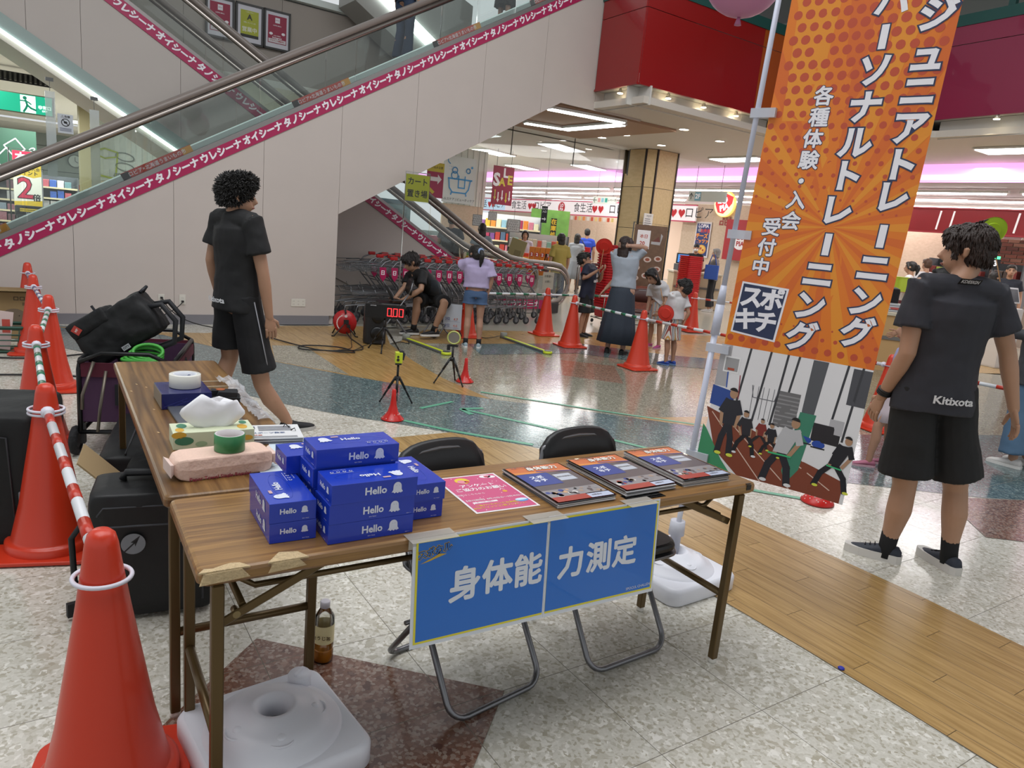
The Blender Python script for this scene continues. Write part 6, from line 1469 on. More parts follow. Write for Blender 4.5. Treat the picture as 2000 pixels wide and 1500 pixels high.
# ================================================================ measuring corner
pipe_chair('dark folding chair carrying a laptop in front of the seated man', (-1.62, 9.2, 0), -1.25, None, 'folding chairs by the carts')
pipe_chair('folding chair under the seated man in black', (-1.0, 9.56, 0), 2.3, M('#33363b', .5), 'folding chairs by the carts')
pipe_chair('brown-backed folding chair behind the leaning girl', (1.95, 11.4, 0), -.1, M('#4a2622', .5))
t = thing('laptop', 'open dark laptop on the folding chair under the seated man\'s hands', 'laptop', (-1.55, 9.2, .467), 1.9)
b = B(); rslab(b, .3, .21, 0, .014, .01, .003); b.build('keyboard_base', M('#1f2023', .4), t)
b = B(); b.box((0, .13, .1), (.3, .008, .2), rx=-.5); b.build('screen', M('#17181b', .3), t)
t = thing('timer_display', 'black electronic timer showing red 0.00 on a low tripod', 'timer', (-1.50, 8.04, 0), .12)
b = B(); b.box((0, 0, .455), (.44, .06, .155), bev=.004); b.build('housing', M('#0c0c0e', .4), t)
p = Print(); RD = M('#ff2a2e', .4, emit=2.2)
def seg0(x, z, w=.042, h=.085):
    p.line(RD, [(x-w/2, z-h/2), (x+w/2, z-h/2)], .0065, 1); p.line(RD, [(x-w/2, z+h/2), (x+w/2, z+h/2)], .0065, 1); p.line(RD, [(x-w/2, z-h/2), (x-w/2, z+h/2)], .0065, 1); p.line(RD, [(x+w/2, z-h/2), (x+w/2, z+h/2)], .008, 1)
for x in (.05, .115, .18): seg0(x, 0)
p.disc(RD, .082, -.045, .006, 1, 8); p.build('digits', frame_mat((0, -.031, .452), (1, 0, 0), (0, 0, 1)), t)
p = Print(); p.text(M('#b8b8bc', .5), 'DIGITIMER', -.13, .064, .014, 1, .02); p.build('lettering', frame_mat((0, -.031, .452), (1, 0, 0), (0, 0, 1)), t)
def tripod(t, H, spread=.16, r=.014, z0=.0, c='#121214'):
    mt = M(c, .4)
    b = B(); b.tube([(0, 0, H*.62), (0, 0, H)], r*.9, 8); b.tube([(0, 0, H*.62), (0, 0, H*.72)], r*1.9, 8); b.build('centre_column', mt, t)
    for k in range(3):
        a = 2*pi*k/3+.5; e = Vector((spread*cos(a), spread*sin(a), .012)); s_ = Vector((r*1.5*cos(a), r*1.5*sin(a), H*.70)); b = B(); m = s_.lerp(e, .45); n = s_.lerp(e, .75)
        b.tube([s_, m], r, 8); b.tube([m, n], r*.8, 8); b.tube([n, e], r*.62, 8); b.tube([m-(e-s_)*.01, m+(e-s_)*.01], r*1.15, 8); b.sphere(e, r*.85, 8); b.build('leg', mt, t)
tripod(t, .38, .2, .013)
b = B(); sp = thing('speaker', 'black upright loudspeaker standing on the floor behind the timer', 'speaker', (-1.70, 8.5, 0), .3)
rslab(b, .26, .24, 0, .46, .07, .02); b.build('cabinet', M('#141416', .5), sp)
b = B(); b.lathe([(.08, 0), (.075, .012), (.02, .004)], (.02, -.122, .14), 20, rot=Matrix.Rotation(pi/2, 3, 'X')); b.lathe([(.07, 0), (.065, .012), (.02, .004)], (.02, -.122, .33), 20, rot=Matrix.Rotation(pi/2, 3, 'X')); b.build('driver', M('#0b0b0d', .3), sp)
rl = thing('cable_reel', 'red cable reel standing by the wall end', 'cable reel', (-2.14, 8.83, 0), .3)
Rx = Matrix.Rotation(pi/2, 3, 'X')
b = B(); b.lathe([(.02, -.09), (.135, -.09), (.14, -.086), (.14, -.08), (.02, -.08)], (0, 0, .175), 32, rot=Rx); b.lathe([(.02, .05), (.14, .05), (.14, .058), (.02, .058)], (0, 0, .175), 32, rot=Rx); b.build('flange', mat_cred, rl)
b = B(); b.lathe([(.11, -.08), (.122, -.05), (.118, -.02), (.122, .02), (.11, .05)], (0, 0, .175), 28, rot=Rx); b.build('cable_coil', M('#151517', .5), rl)
b = B(); b.tube([(-.16, -.1, .012), (-.13, -.1, .012), (0, -.1, .18), (.13, -.1, .012), (.16, -.1, .012)], .009, 6); b.tube([(-.14, .1, .012), (0, .08, .32), (.14, .1, .012)], .009, 6); b.tube([(0, -.1, .30), (0, .08, .33)], .012, 6); b.build('stand', M('#19191b', .4), rl)
b = B(); b.box((.01, -.10, .19), (.06, .03, .05)); b.box((.04, -.10, .14), (.04, .03, .035)); b.build('plug', M('#101012', .5), rl)
p = Print(); p.disc(M('#c9c0bc', .5), .005, .085, .018, 1, 12)
for k in range(9): a = 2.0+k*.22; p.line(M('#d8c8c4', .5), [(.10*cos(a), .10*sin(a)), (.10*cos(a+.12), .10*sin(a+.12))], .012, 1)
p.build('markings', frame_mat((0, -.0905, .175), (1, 0, 0), (0, 0, 1)), rl)
def cable(name, label, pts, r=.007, c='#141416'):
    P = [Vector(p) for p in pts]; out = []
    for i in range(len(P)-1):
        p0, p1, p2, p3 = P[max(i-1, 0)], P[i], P[i+1], P[min(i+2, len(P)-1)]
        for k in range(6):
            f = k/6; out.append(.5*((2*p1)+(-p0+p2)*f+(2*p0-5*p1+4*p2-p3)*f*f+(-p0+3*p1-3*p2+p3)*f**3))
    out.append(P[-1]); b = B(); b.tube(out, r, 6); o = b.build(name, M(c, .5)); tag(o, label, 'cable'); return o
zf = .014
cable('power_cable', 'black cable lying in a loop on the wooden floor behind the left man', [(-2.9, 8.2, zf), (-2.45, 7.86, zf), (-2.1, 7.62, zf+.01), (-1.75, 7.72, zf), (-2.0, 7.95, zf), (-2.35, 7.85, zf), (-2.3, 7.62, zf), (-1.9, 7.66, zf+.015), (-1.72, 8.0, zf), (-2.0, 8.6, zf), (-2.1, 8.76, .06)])
cable('power_cable', 'thin black wire curling on the floor from the reel to the timer tripod', [(-2.05, 8.75, .1), (-1.95, 8.4, zf), (-1.85, 7.95, zf), (-1.95, 7.75, zf), (-1.8, 7.8, zf), (-1.75, 8.2, zf), (-1.62, 8.36, .05)], .004)
cable('power_cable', 'thin black wires between the speaker and the left yellow bar', [(-1.5, 8.5, zf), (-1.42, 8.7, zf), (-1.3, 8.62, zf), (-1.36, 8.9, zf), (-1.42, 8.98, .03)], .005)
cable('power_cable', 'thin black wire on the floor leading to the right yellow bar', [(-.75, 9.6, zf), (-.55, 9.75, zf), (-.4, 9.7, zf), (-.22, 9.92, .03)], .005)
def ybar(label, a, c):
    A, C = Vector((a[0], a[1], 0)), Vector((c[0], c[1], 0)); L = (C-A).length; t = thing('timing_mat', label, 'sensor bar', (A+C)/2, atan2((C-A).y, (C-A).x), 'yellow sensor bars on the floor')
    b = B(); b.box((0, 0, .016), (L, .075, .022), bev=.003); b.build('bar', M('#5b5e60', .5), t)
    b = B(); b.box((0, 0, .029), (L-.02, .045, .006)); b.build('yellow_strip', M('#c4d22e', .45), t)
    b = B(); b.lathe([(.06, .004), (.06, .03), (.05, .036)], (L/2-.02, 0, 0), 16); b.build('end_pad', M('#c4d22e', .45), t); b = B(); b.lathe([(.045, .036), (.045, .042)], (L/2-.02, 0, 0), 16); b.build('end_disc', M('#3f4244', .4), t)
    b = B(); b.lathe([(.05, .004), (.05, .075), (.045, .08)], (-L/2+.02, 0, 0), 16); b.build('sensor_box', M('#83857f', .5), t)
ybar('yellow and grey sensor bar at left, in front of the seated man\'s shoes', (-1.40, 8.98), (-.78, 8.17)); ybar('yellow sensor bar at right, beside the girl in lavender', (-.19, 9.93), (.42, 8.93))
t = thing('camera_tripod', 'small black tripod holding a lime-yellow laser sensor', 'tripod', (-.92, 5.62, .005), .2); tripod(t, .34, .15, .0105)
b = B(); b.box((0, 0, .40), (.055, .07, .085), .1, bev=.006); b.build('sensor_body', M('#c4d22e', .4), t); b = B(); b.box((.02, .02, .42), (.035, .085, .075), .1, bev=.01); b.tube([(.035, .0, .38), (.045, .0, .43), (.02, 0, .455)], .008, 6); b.box((0, 0, .352), (.05, .05, .02)); b.build('sensor_shell', M('#2c2e30', .4), t)
b = B(); b.lathe([(.012, 0), (.012, .004)], (-.005, -.036, .385), 10, rot=Rx); b.lathe([(.009, 0), (.009, .004)], (-.005, -.036, .41), 10, rot=Rx); b.build('lens', M('#0d0d0f', .2), t)
t = thing('camera_tripod', 'small black tripod with a round reflective target, beside a small red cone', 'tripod', (-.58, 6.62, .005), .9); tripod(t, .36, .16, .011)
b = B(); b.box((0, 0, .37), (.09, .02, .018), -.9); b.box((-.03, .03, .35), (.03, .02, .05), -.9); b.build('clamp', M('#151517', .4), t)
b = B(); b.torus((0, 0, .445), .058, .007, 32, 8, rot=Matrix.Rotation(-.9, 3, 'Z') @ Rx); b.build('target_ring', M('#b9bf6a', .4), t); b = B(); b.lathe([(.055, -.002), (.055, .002)], (0, 0, .445), 28, rot=Matrix.Rotation(-.9, 3, 'Z') @ Rx); b.build('target_disc', M('#8f8c86', .15, .8), t)
# results sheet on the cone
t = thing('results_sheet', 'white handwritten ranking sheet hung on the cone behind the girl', 'paper sign', (-.86, 9.36, .30), -.05)
b = B(); b.box((0, 0, 0), (.24, .004, .34), rx=.12); b.build('sheet', M('#c3c9d4', .6), t); p = Print(); BLU = M('#2d3f7e', .5); RDD = M('#b5604f', .5)
p.text(BLU, 'ランキング', -.02, .125, .035, 1, .01)
for k, w in enumerate(('1位', '2位', '3位')): p.text(BLU, w, -.06, .055-k*.085, .045, 1, .01); p.text(RDD, ('4.0', '4.7', '4.0')[k], .045, .055-k*.085, .045, 1, .01); p.line(BLU, [(-.1, .025-k*.085), (.1, .025-k*.085)], .002, 1)
p.build('lettering', frame_mat((0, -.004, 0), (1, 0, 0), (0, .12, .99)), t)
# cart sign stand
t = thing('sign_stand', 'tall thin stand with yellow cart-park sign in front of the carts', 'sign', W(4.02, -.26), WA)
b = B(); b.tube([(0, 0, .0), (0, 0, 1.5)], .010, 8); b.tube([(0, 0, 1.45), (0, 0, 2.12), (.37, 0, 2.12), (.37, 0, 2.06)], .006, 6); b.tube([(0, -.16, .01), (0, .16, .01)], .01, 6); b.tube([(-.16, 0, .01), (.16, 0, .01)], .01, 6); b.build('pole', M('#8f8e8a', .3, .7), t)
b = B(); b.box((.185, 0, 1.915), (.36, .004, .35)); sh = b.build('sign_sheet', M('#c3c61e', .5), t)
p = Print(); p.text(M('#1b1b1b', .5), 'カート', 0, .08, .105, 1, .02); p.text(M('#1b1b1b', .5), '置き場', 0, -.08, .105, 1, .02); p.build('lettering', frame_mat((.185, -.003, 1.915), (1, 0, 0), (0, 0, 1)), sh)
b = B(); b.box((.185, 0, 1.92), (.375, .008, .39)); b.build('clear_cover', CLEAR, t)
# wall sockets and their cords
def outlet(name, label, s, z, w, h, n=1):
    t = thing(name, label, 'socket', W(s, -.004, z), WA); b = B(); b.box((0, 0, 0), (w, .008, h), bev=.003); b.build('plate', M('#cfcbc2', .5), t)
    b = B()
    for k in range(n*2): 
        for q in (-.006, .006): b.box((-w/2+w*(k//2+.5)/n+q, -.0045, (-.02 if k % 2 else .02)), (.002, .002, .01))
    b.build('slots', M('#3a3835', .5), t); return t
o1 = outlet('wall_socket', 'left white wall socket with two black plugs', 1.06, .30, .07, .12); o2 = outlet('wall_socket', 'right cream wall socket with one black plug', 1.29, .30, .07, .12)
outlet('wall_socket', 'wide cream triple wall socket on the wall right of the left man', 2.7, .29, .19, .1, 3)
for o, zs in ((o1, (.02, -.02)), (o2, (-.02,))):
    for z in zs: b = B(); b.box((0, -.02, z), (.026, .03, .022), bev=.004); b.build('plug', M('#131315', .5), o)
A = W(1.06, -.05, .32); A2 = W(1.06, -.05, .28); A3 = W(1.29, -.05, .28)
cable('power_cable', 'black cord drooping from the left socket to the floor near the left man', [A, W(1.15, -.06, .18), W(1.35, -.1, .05), W(1.6, -.35, .012), W(1.9, -.5, .012)], .006)
cable('power_cable', 'black cord from the left socket down behind the backpack', [A2, W(1.03, -.08, .15), W(.95, -.15, .03), W(.8, -.5, .012)], .006)
cable('power_cable', 'black cord from the right socket crossing down to the left', [A3, W(1.2, -.08, .2), W(1.05, -.12, .12), W(.9, -.2, .02), W(.6, -.5, .012)], .006)
# ================================================================ bags on the left
def soft(b_, name, mat, parent, vox=.012, sm=4, disp=.02, dsz=.15): return remesh(b_, name, mat, parent, vox, sm, disp, dsz)
mbag = M('#06070a', .7, bump=.25, bscale=25); mbag2 = M('#050609', .55, bump=.2, bscale=20)
wg = thing('folding_wagon', 'folding wagon with maroon and purple fabric sides on black frame', 'wagon', (-2.30, 4.33, 0), 1.88)
mfr = M('#121214', .4, .3); mmar = M('#571a2c', .85, bump=.3, bscale=12); mpur = M('#4b2e4b', .85, bump=.3, bscale=12)
b = B(); 
for sy in (-1, 1):
    b.tube([(-.42, sy*.24, .14), (-.42, sy*.24, .50), (-.38, sy*.24, .55), (.38, sy*.24, .55), (.42, sy*.24, .50), (.42, sy*.24, .14), (-.42, sy*.24, .14)], .013, 8)
    b.tube([(-.40, sy*.25, .16), (.0, sy*.25, .5)], .008, 6); b.tube([(.40, sy*.25, .16), (.0, sy*.25, .5)], .008, 6)
for sx in (-1, 1): b.tube([(sx*.42, -.24, .14), (sx*.42, .24, .14)], .013, 8); b.tube([(sx*.42, -.24, .54), (sx*.44, -.12, .60), (sx*.44, .12, .60), (sx*.42, .24, .54)], .012, 8)
b.build('frame', mfr, wg)
b = B(); 
for sy in (-1, 1): b.loft([[(-.4, sy*.225, .2), (.4, sy*.225, .2), (.4, sy*.235, .2), (-.4, sy*.235, .2)], [(-.41, sy*.228, .52), (.41, sy*.228, .52), (.41, sy*.24, .52), (-.41, sy*.24, .52)]], smooth=False)
for sx in (-1, 1): b.box((sx*.41, 0, .36), (.01, .46, .32))
b.box((0, 0, .2), (.8, .45, .015)); b.build('fabric_side', mpur, wg)
b = B()
for sy in (-1, 1): b.box((0, sy*.243, .49), (.82, .012, .07))
for sx in (-1, 1): b.box((sx*.418, 0, .5), (.012, .46, .08))
b.build('fabric_rim', mmar, wg)
b = B(); b.box((-.425, -.02, .36), (.012, .16, .12)); b.build('mesh_pocket', M('#191a1f', .8), wg)
for sx in (-1, 1):
    for sy in (-1, 1):
        b = B(); b.torus((sx*.40, sy*.27, .085), .062, .023, 24, 8, rot=Rx); w_ = b.build('wheel', M('#17171a', .8, bump=.8, bscale=60), wg)
        b = B(); b.lathe([(.045, -.015), (.045, .015)], (sx*.40, sy*.27, .085), 14, rot=Rx); b.box((sx*.40, sy*.23, .13), (.04, .02, .12)); b.build('hub', M('#26262a', .5), w_)
b = B(); b.tube([(-.44, .1, .5), (-.50, .12, .3), (-.52, .13, .17)], .009, 6); b.tube([(-.44, .16, .55), (-.52, .2, .38), (-.53, .2, .30)], .009, 6); b.build('pull_handle', M('#6a6258', .4, .6), wg)
gc = thing('jump_rope', 'bright green rope coil on top of the wagon behind the table corner', 'rope', (-2.13, 4.02, .54), .3)
b = B()
for k in range(4): b.torus((0.01*k, .0, .012+.016*k), .07-.006*k, .010, 24, 6, rot=Matrix.Rotation(.25*k, 3, 'X'), sx=1.5)
b.build('coil', M('#3d9a34', .5), gc)
bpk = thing('backpack', 'big black backpack lying tilted on the wagon, small red label', 'backpack', (-2.31, 4.16, .56), .2)
Mx = Matrix.Translation((0, 0, .12)) @ Matrix.Rotation(-.62, 4, 'Y')
b = B(); tmp = B(); tmp.box((0, 0, .0), (.46, .24, .22), bev=.06); b.merge(tmp.bm, Mx); tmp = B(); tmp.box((.08, 0, .09), (.28, .22, .12), bev=.03); b.merge(tmp.bm, Mx)
soft(b, 'body', mbag, bpk, .010, 3, .03, .1)
b = B(); tmp = B(); tmp.box((-.10, -.02, .13), (.24, .2, .10), bev=.03); b.merge(tmp.bm, Mx); soft(b, 'front_pocket', mbag, bpk, .008, 3, .012, .08)
p = Print(); p.rect(M('#b03a30', .6), -.02, -.024, .02, .024, 1); p.text(M('#d8c4c0', .6), 'MP', 0, 0, .018, 2, .02); lb_ = p.build('label_patch', Mx @ frame_mat((-.165, -.126, .13), (.9, 0, .4), (-.4, 0, .9)), bpk)
p = Print(); p.rect(M('#a9aab0', .6), -.024, -.013, .024, .013, 1); p.text(M('#23252c', .6), 'CITY', 0, 0, .017, 2, .03); p.build('label_patch', Mx @ frame_mat((.0, -.126, -.085), (1, 0, 0), (0, 0, 1)), bpk)
b = B()
for y in (-.07, .09): b.tube([Mx @ Vector(q) for q in ((.21, y, .05), (.29, y, .02), (.30, y, -.1), (.22, y, -.2), (.05, y, -.17), (-.1, y, -.12))], .016, 8)
b.build('shoulder_strap', M('#17181d', .7), bpk); b = B(); b.tube([Mx @ Vector(q) for q in ((.22, -.03, .14), (.26, 0, .15), (.22, .03, .14))], .01, 6); b.box(Mx @ Vector((-.02, -.11, .18)), (.012, .01, .05), 0, .0, -.6); b.build('grab_handle', M('#202228', .5), bpk)
su = thing('suitcase', 'black soft suitcase with round grey arrow emblem behind the nearest cone', 'suitcase', (-1.25, 2.43, 0), .42)
b = B(); b.box((0, 0, .245), (.40, .26, .47), bev=.05); soft(b, 'body', mbag2, su, .010, 2, .008, .1)
b = B(); b.tube([(-.17, -.125, .40), (-.15, -.128, .43), (.15, -.128, .43), (.17, -.125, .40)], .004, 6); b.tube([(-.16, -.127, .06), (-.16, -.127, .34), (-.14, -.127, .36), (.14, -.127, .36), (.16, -.127, .34), (.16, -.127, .06)], .005, 6); b.build('piping', M('#3a3c42', .5), su)
b = B(); b.tube([(-.1, .0, .485), (-.09, 0, .51), (.09, 0, .51), (.1, 0, .485)], .014, 8); b.build('top_handle', M('#16171b', .5), su)
p = Print(); p.disc(M('#7b7e84', .5), 0, 0, .038, 1, 28); p.line(M('#141519', .5), [(-.03, -.03), (.012, .012)], .005, 2); p.poly(M('#141519', .5), [(.022, .03), (-.008, .006), (.004, .003), (.006, -.01)], 2); p.build('emblem', frame_mat((-.06, -.142, .30), (1, 0, 0), (0, 0, 1)), su)
b = B(); b.tube([(-.2, -.05, .34), (-.23, -.06, .34), (-.255, -.06, .30), (-.25, -.06, .14), (-.22, -.05, .09), (-.245, -.06, .05)], .010, 6); b.box((-.25, -.07, .04), (.05, .02, .05), .4); b.build('side_strap', M('#101115', .6), su)
bb_ = thing('equipment_bag', 'large black fabric bag cut off by the left edge', 'bag', (-2.15, 2.92, 0), .35)
b = B(); b.box((0, 0, .285), (.36, .5, .57), bev=.06); soft(b, 'body', mbag, bb_, .014, 3, .02, .2)
b = B(); b.tube([(-.1, -.255, .5), (.08, -.255, .48), (.1, -.257, .1)], .004, 5); b.build('zip', M('#2a2b30', .5), bb_); b = B(); b.box((.14, -.255, .22), (.05, .012, .06)); b.torus((.15, -.262, .2), .02, .003, 14, 5, rot=Rx); b.build('ring_tab', M('#7b7d84', .4), bb_)
lb2 = thing('equipment_bag', 'long black equipment bag lying between second cone and wagon', 'bag', (-1.92, 3.55, 0), 1.95)
b = B(); b.box((0, 0, .145), (.85, .26, .28), bev=.09); soft(b, 'body', mbag2, lb2, .014, 3, .02, .2); b = B(); b.tube([(-.4, 0, .285), (0, .0, .292), (.4, 0, .285)], .004, 5); b.build('zip', M('#2a2b30', .5), lb2)
dj = thing('bag', 'dark cloth bag under the left table behind the cardboard flap', 'bag', (-1.55, 3.15, 0), .3); b = B(); b.box((0, 0, .16), (.35, .3, .3), bev=.08); soft(b, 'body', mbag, dj, .014, 3, .03, .15); b = B(); b.tube([(-.1, 0, .3), (0, 0, .38), (.1, 0, .3)], .01, 6); b.build('handle', mbag2, dj)
cf = thing('cardboard_box', 'open brown cardboard box with a raised flap under the left table', 'box', (-1.42, 2.85, 0), .45)
mc = M('#8f7650', .8, noise=.06, nscale=10); mc2 = M('#a58e68', .8)
b = B()
for (c_, d_) in (((-.17, 0, .15), (.006, .26, .3)), ((.17, 0, .15), (.006, .26, .3)), ((0, -.13, .15), (.34, .006, .3)), ((0, .13, .15), (.34, .006, .3)), ((0, 0, .006), (.34, .26, .006))): b.box(c_, d_)
b.build('body', mc, cf); b = B(); b.box((-.235, 0, .37), (.2, .25, .006), 0, 0, .80); b.build('flap', mc2, cf); b = B(); b.box((.0, -.2, .27), (.33, .14, .006), 0, .5); b.build('flap', mc, cf)
cb_ = thing('carton', 'big cardboard carton with a round grey animal print at the left edge', 'box', (-5.05, 6.95, 0), .55)
b = B(); b.box((0, 0, .225), (.56, .42, .45), bev=.004); b.build('body', mc, cb_); b = B(); b.box((0, -.24, .465), (.54, .16, .006), 0, -.2); b.build('flap', mc2, cb_)
p = Print(); p.disc(M('#6d5d4c', .8), .1, -.03, .11, 1, 24, .9); p.poly(M('#6d5d4c', .8), [(.17, -.06), (.25, -.03), (.26, -.06), (.2, -.12), (.14, -.12)], 1); p.disc(M('#3a2f26', .8), .14, .0, .006, 2, 8)
for k in range(3): p.rect(M('#4a3c2e', .8), .10+k*.05, .15, .14+k*.05, .185, 1); p.rect(mc, .107+k*.05, .157, .133+k*.05, .178, 2)
for k in range(8): p.rect(M('#4a3c2e', .8), .17+k*.01, .10, .175+k*.01, .13, 1)
p.build('print', frame_mat((0, -.2115, .225), (1, 0, 0), (0, 0, 1)), cb_)
gb = thing('shopping_basket', 'dark green shopping basket at the left edge beside the carton', 'basket', (-4.56, 6.25, 0), .5)
b = B(); mg = M('#1f4a3c', .4)
for k in range(5):
    z = .02+.05*k; f = 1+.18*z/.22; pts = [(x*f, y*f, z) for x, y in rounded(.32, .24, .04, 3)]; b.tube(pts, .006, 5, close=True)
for k in range(0, 16): x, y = rounded(.32, .24, .04, 3)[k]; b.tube([(x, y, .01), (x*1.18, y*1.18, .23)], .005, 5)
b.tube([(x*1.19, y*1.19, .235) for x, y in rounded(.32, .24, .04, 3)], .013, 6, close=True); b.build('body', mg, gb)
b = B(); b.prism(rounded(.3, .22, .03, 3), .004, .014); b.build('bottom', mg, gb)
rp = thing('paper', 'white and red printed slip standing in the green basket', 'paper', (-4.5, 6.2, .02), .4); b = B(); b.box((0, 0, .18), (.1, .004, .34), 0, 0, .12); b.build('sheet', M('#cdb8b4', .6), rp); p = Print(); p.rect(M('#b5483c', .5), -.03, -.06, .03, .06, 1); p.build('print', frame_mat((.01, -.003, .22), (1, 0, 0), (0, 0, 1)), rp)
cable('power_cable', 'black cable crossing the floor left of the cones, upper one', [(-5.6, 5.9, zf), (-4.9, 5.85, zf), (-4.2, 6.0, zf), (-3.9, 6.4, zf)], .008); cable('power_cable', 'black cable on the floor at the left edge, lower one', [(-4.9, 5.2, zf), (-4.3, 5.25, zf), (-3.7, 5.5, zf), (-3.2, 5.6, zf)], .008)
# steel guard rails round the escalator landing
def guard(label, a, c, h=1.03):
    A, C = Vector((*a, 0)), Vector((*c, 0)); t = thing('guard_rail', label, 'railing', A, 0); D_ = C-A; u = D_.normalized()
    b = B(); b.tube([(0, 0, 0), (0, 0, h-.08), tuple(u*.03+Vector((0, 0, h-.02))), tuple(u*.09+Vector((0, 0, h))), tuple(D_-u*.09+Vector((0, 0, h))), tuple(D_-u*.03+Vector((0, 0, h-.02))), tuple(D_+Vector((0, 0, h-.08))), tuple(D_)], .025, 10); b.build('rail', mat_steel, t)
    b = B(); b.tube([(0, 0, .5), tuple(D_+Vector((0, 0, .5)))], .015, 8); b.build('lower_rail', mat_steel, t)
    b = B(); b.lathe([(.04, 0), (.04, .01)], (0, 0, 0), 14); b.lathe([(.04, 0), (.04, .01)], tuple(D_), 14); b.build('foot_plate', mat_steel, t)
guard('steel guard rail in front of the escalator landing, near post beside the boy', W(7.75, .35).xy, W(8.9, .2).xy)
guard('steel guard rail on the far side of the escalator landing', W(6.9, 2.85).xy, W(8.2, 2.75).xy)
nt2 = thing('notice_board', 'small grey notice sheet fixed to the glass of the escalator landing', 'sign', W(7.92, 1.38, .62), WA); b = B(); b.box((0, 0, 0), (.26, .006, .32)); b.build('board', M('#9c978a', .5), nt2)
p = Print(); p.text(M('#4a4640', .5), 'お客様へ', 0, .08, .05, 1, .01); p.text(M('#4a4640', .5), 'お願い', 0, -.02, .05, 1, .01); p.build('lettering', frame_mat((0, -.004, 0), (1, 0, 0), (0, 0, 1)), nt2)
# ================================================================ helpers for the far background
def hit_s(px, py, s0):
    d = _w + _r*((px-1000)/F_PX) - _u*((py-750)/F_PX); o = Vector((0, 0, CAM_H)); P = o+d*((W(s0, 0)-o).dot(WU)/d.dot(WU)); return (P-WO).dot(WN), P.z
def hit_n(px, py, n0):
    d = _w + _r*((px-1000)/F_PX) - _u*((py-750)/F_PX); o = Vector((0, 0, CAM_H)); P = o+d*((W(0, n0)-o).dot(WN)/d.dot(WN)); return (P-WO).dot(WU), P.z
FS = lambda s, n, z: frame_mat(W(s, n, z), -WN, (0, 0, 1))      # faces the camera, across the aisle
FN = lambda s, n, z: frame_mat(W(s, n, z), WU, (0, 0, 1))       # faces the camera, parallel to the escalator wall
def bord(name, label, cat, s, n, z, w, h, colr, face='s', t_=.02, draw=None, group=None, part='board', emit=0, hang=None):
    """a flat sign or poster with its print"""
    rz = WA-pi/2 if face == 's' else WA
    t = thing(name, label, cat, W(s, n, z), rz, group); b = B(); b.box((0, t_/2, 0), (w, t_, h)); b.build(part, M(colr, .5, emit=emit) if isinstance(colr, str) else colr, t)
    if hang:
        b = B()
        for x in (-w*.35, w*.35): b.tube([(x, t_/2, h/2), (x, t_/2, h/2+hang)], .006, 5)
        b.build('hanger', M('#6a6866', .4), t)
    if draw: p = Print(); draw(p); p.build('print', frame_mat((0, -.003, 0), (1, 0, 0), (0, 0, 1)), t)
    return t
def heart(p, m, x, y, s, ly=1):
    pts = []
    for k in range(24): a = 2*pi*k/24; pts.append((x+s*.030*16*sin(a)**3, y+s*.034*(13*cos(a)-5*cos(2*a)-2*cos(3*a)-cos(4*a))))
    p.poly(m, pts[::-1], ly)
DK = M('#1d1b1c', .5); RE = M('#c0242c', .5); WT = M('#e6e2e6', .5)
# ---- long white shop sign with hearts
sg2 = thing('shop_sign', 'long white shop sign with black lettering and pairs of red hearts', 'sign', (0, 0, 0)); S0 = 16.3
nL, _ = hit_s(932, 400, S0); nM, _ = hit_s(988, 400, S0); nR, _ = hit_s(1362, 410, S0)
for (a, c, cc) in ((nL, nM, '#b7d3e6'), (nM, nR, '#ddd6d8')):
    A_, C_ = W(S0, a), W(S0, c); b = B(); b.box(((A_+C_)/2+Vector((0, 0, 2.46))), ((C_-A_).length-.02, .06, .44), WA-pi/2); b.build('panel', M(cc, .5, emit=.25), sg2)
    for z in (2.225, 2.695): b = B(); b.box(((A_+C_)/2+Vector((0, 0, z))-WU*.01), ((C_-A_).length-.02, .07, .035), WA-pi/2); b.build('border', M('#c4506a', .5), sg2)
p = Print()
def at_px(px): return nM-hit_s(px, 408, S0)[0]
for cx_ in (1014, 1140): p.text(DK, '食生活', at_px(cx_), 0, .34, 1, .0)
for cx_ in (1036, 1044, 1163, 1175, 1318, 1334, 957, 964): heart(p, RE, at_px(cx_), .0, .27)
for cx_ in (1060, 1200, 1352): p.text(DK, 'ロピア', at_px(cx_)+(.0 if cx_ == 1060 else .3), 0, .36, 1, .0)
p.text(DK, '生活', at_px(943), 0, .34, 1); p.text(DK, 'ロピア', at_px(974), 0, .34, 1)
p.disc(RE, at_px(1098), 0, .19, 1, 20); p.text(WT, 'LO', at_px(1098), .07, .16, 2, .04); p.text(WT, 'PIA', at_px(1098), -.07, .15, 2, .04)
p.build('lettering', FS(S0-.035, nM, 2.46), sg2)
# ---- red fascia with white stripes
rf = thing('shop_fascia', 'long red shop fascia with slanting white stripes at the right', 'fascia', (0, 0, 0)); n0, _ = hit_s(1700, 420, S0)
A_, C_ = W(S0, n0), W(S0, n0-7.5); b = B(); b.box(((A_+C_)/2+Vector((0, 0, 2.56))), ((C_-A_).length, .1, .5), WA-pi/2); b.build('panel', M('#8f1a22', .45), rf)
for z in (2.305, 2.815): b = B(); b.box(((A_+C_)/2+Vector((0, 0, z))-WU*.02), ((C_-A_).length, .12, .03), WA-pi/2); b.build('edge_strip', M('#a8303a', .4), rf)
for px in (1836, 1862, 1990):
    n_, _ = hit_s(px, 430, S0); b = B(); b.box(W(S0-.06, n_, 2.56), (.035, .01, .40), WA-pi/2, 0, .1); b.build('stripe', M('#e2dcdc', .5, emit=.3), rf)
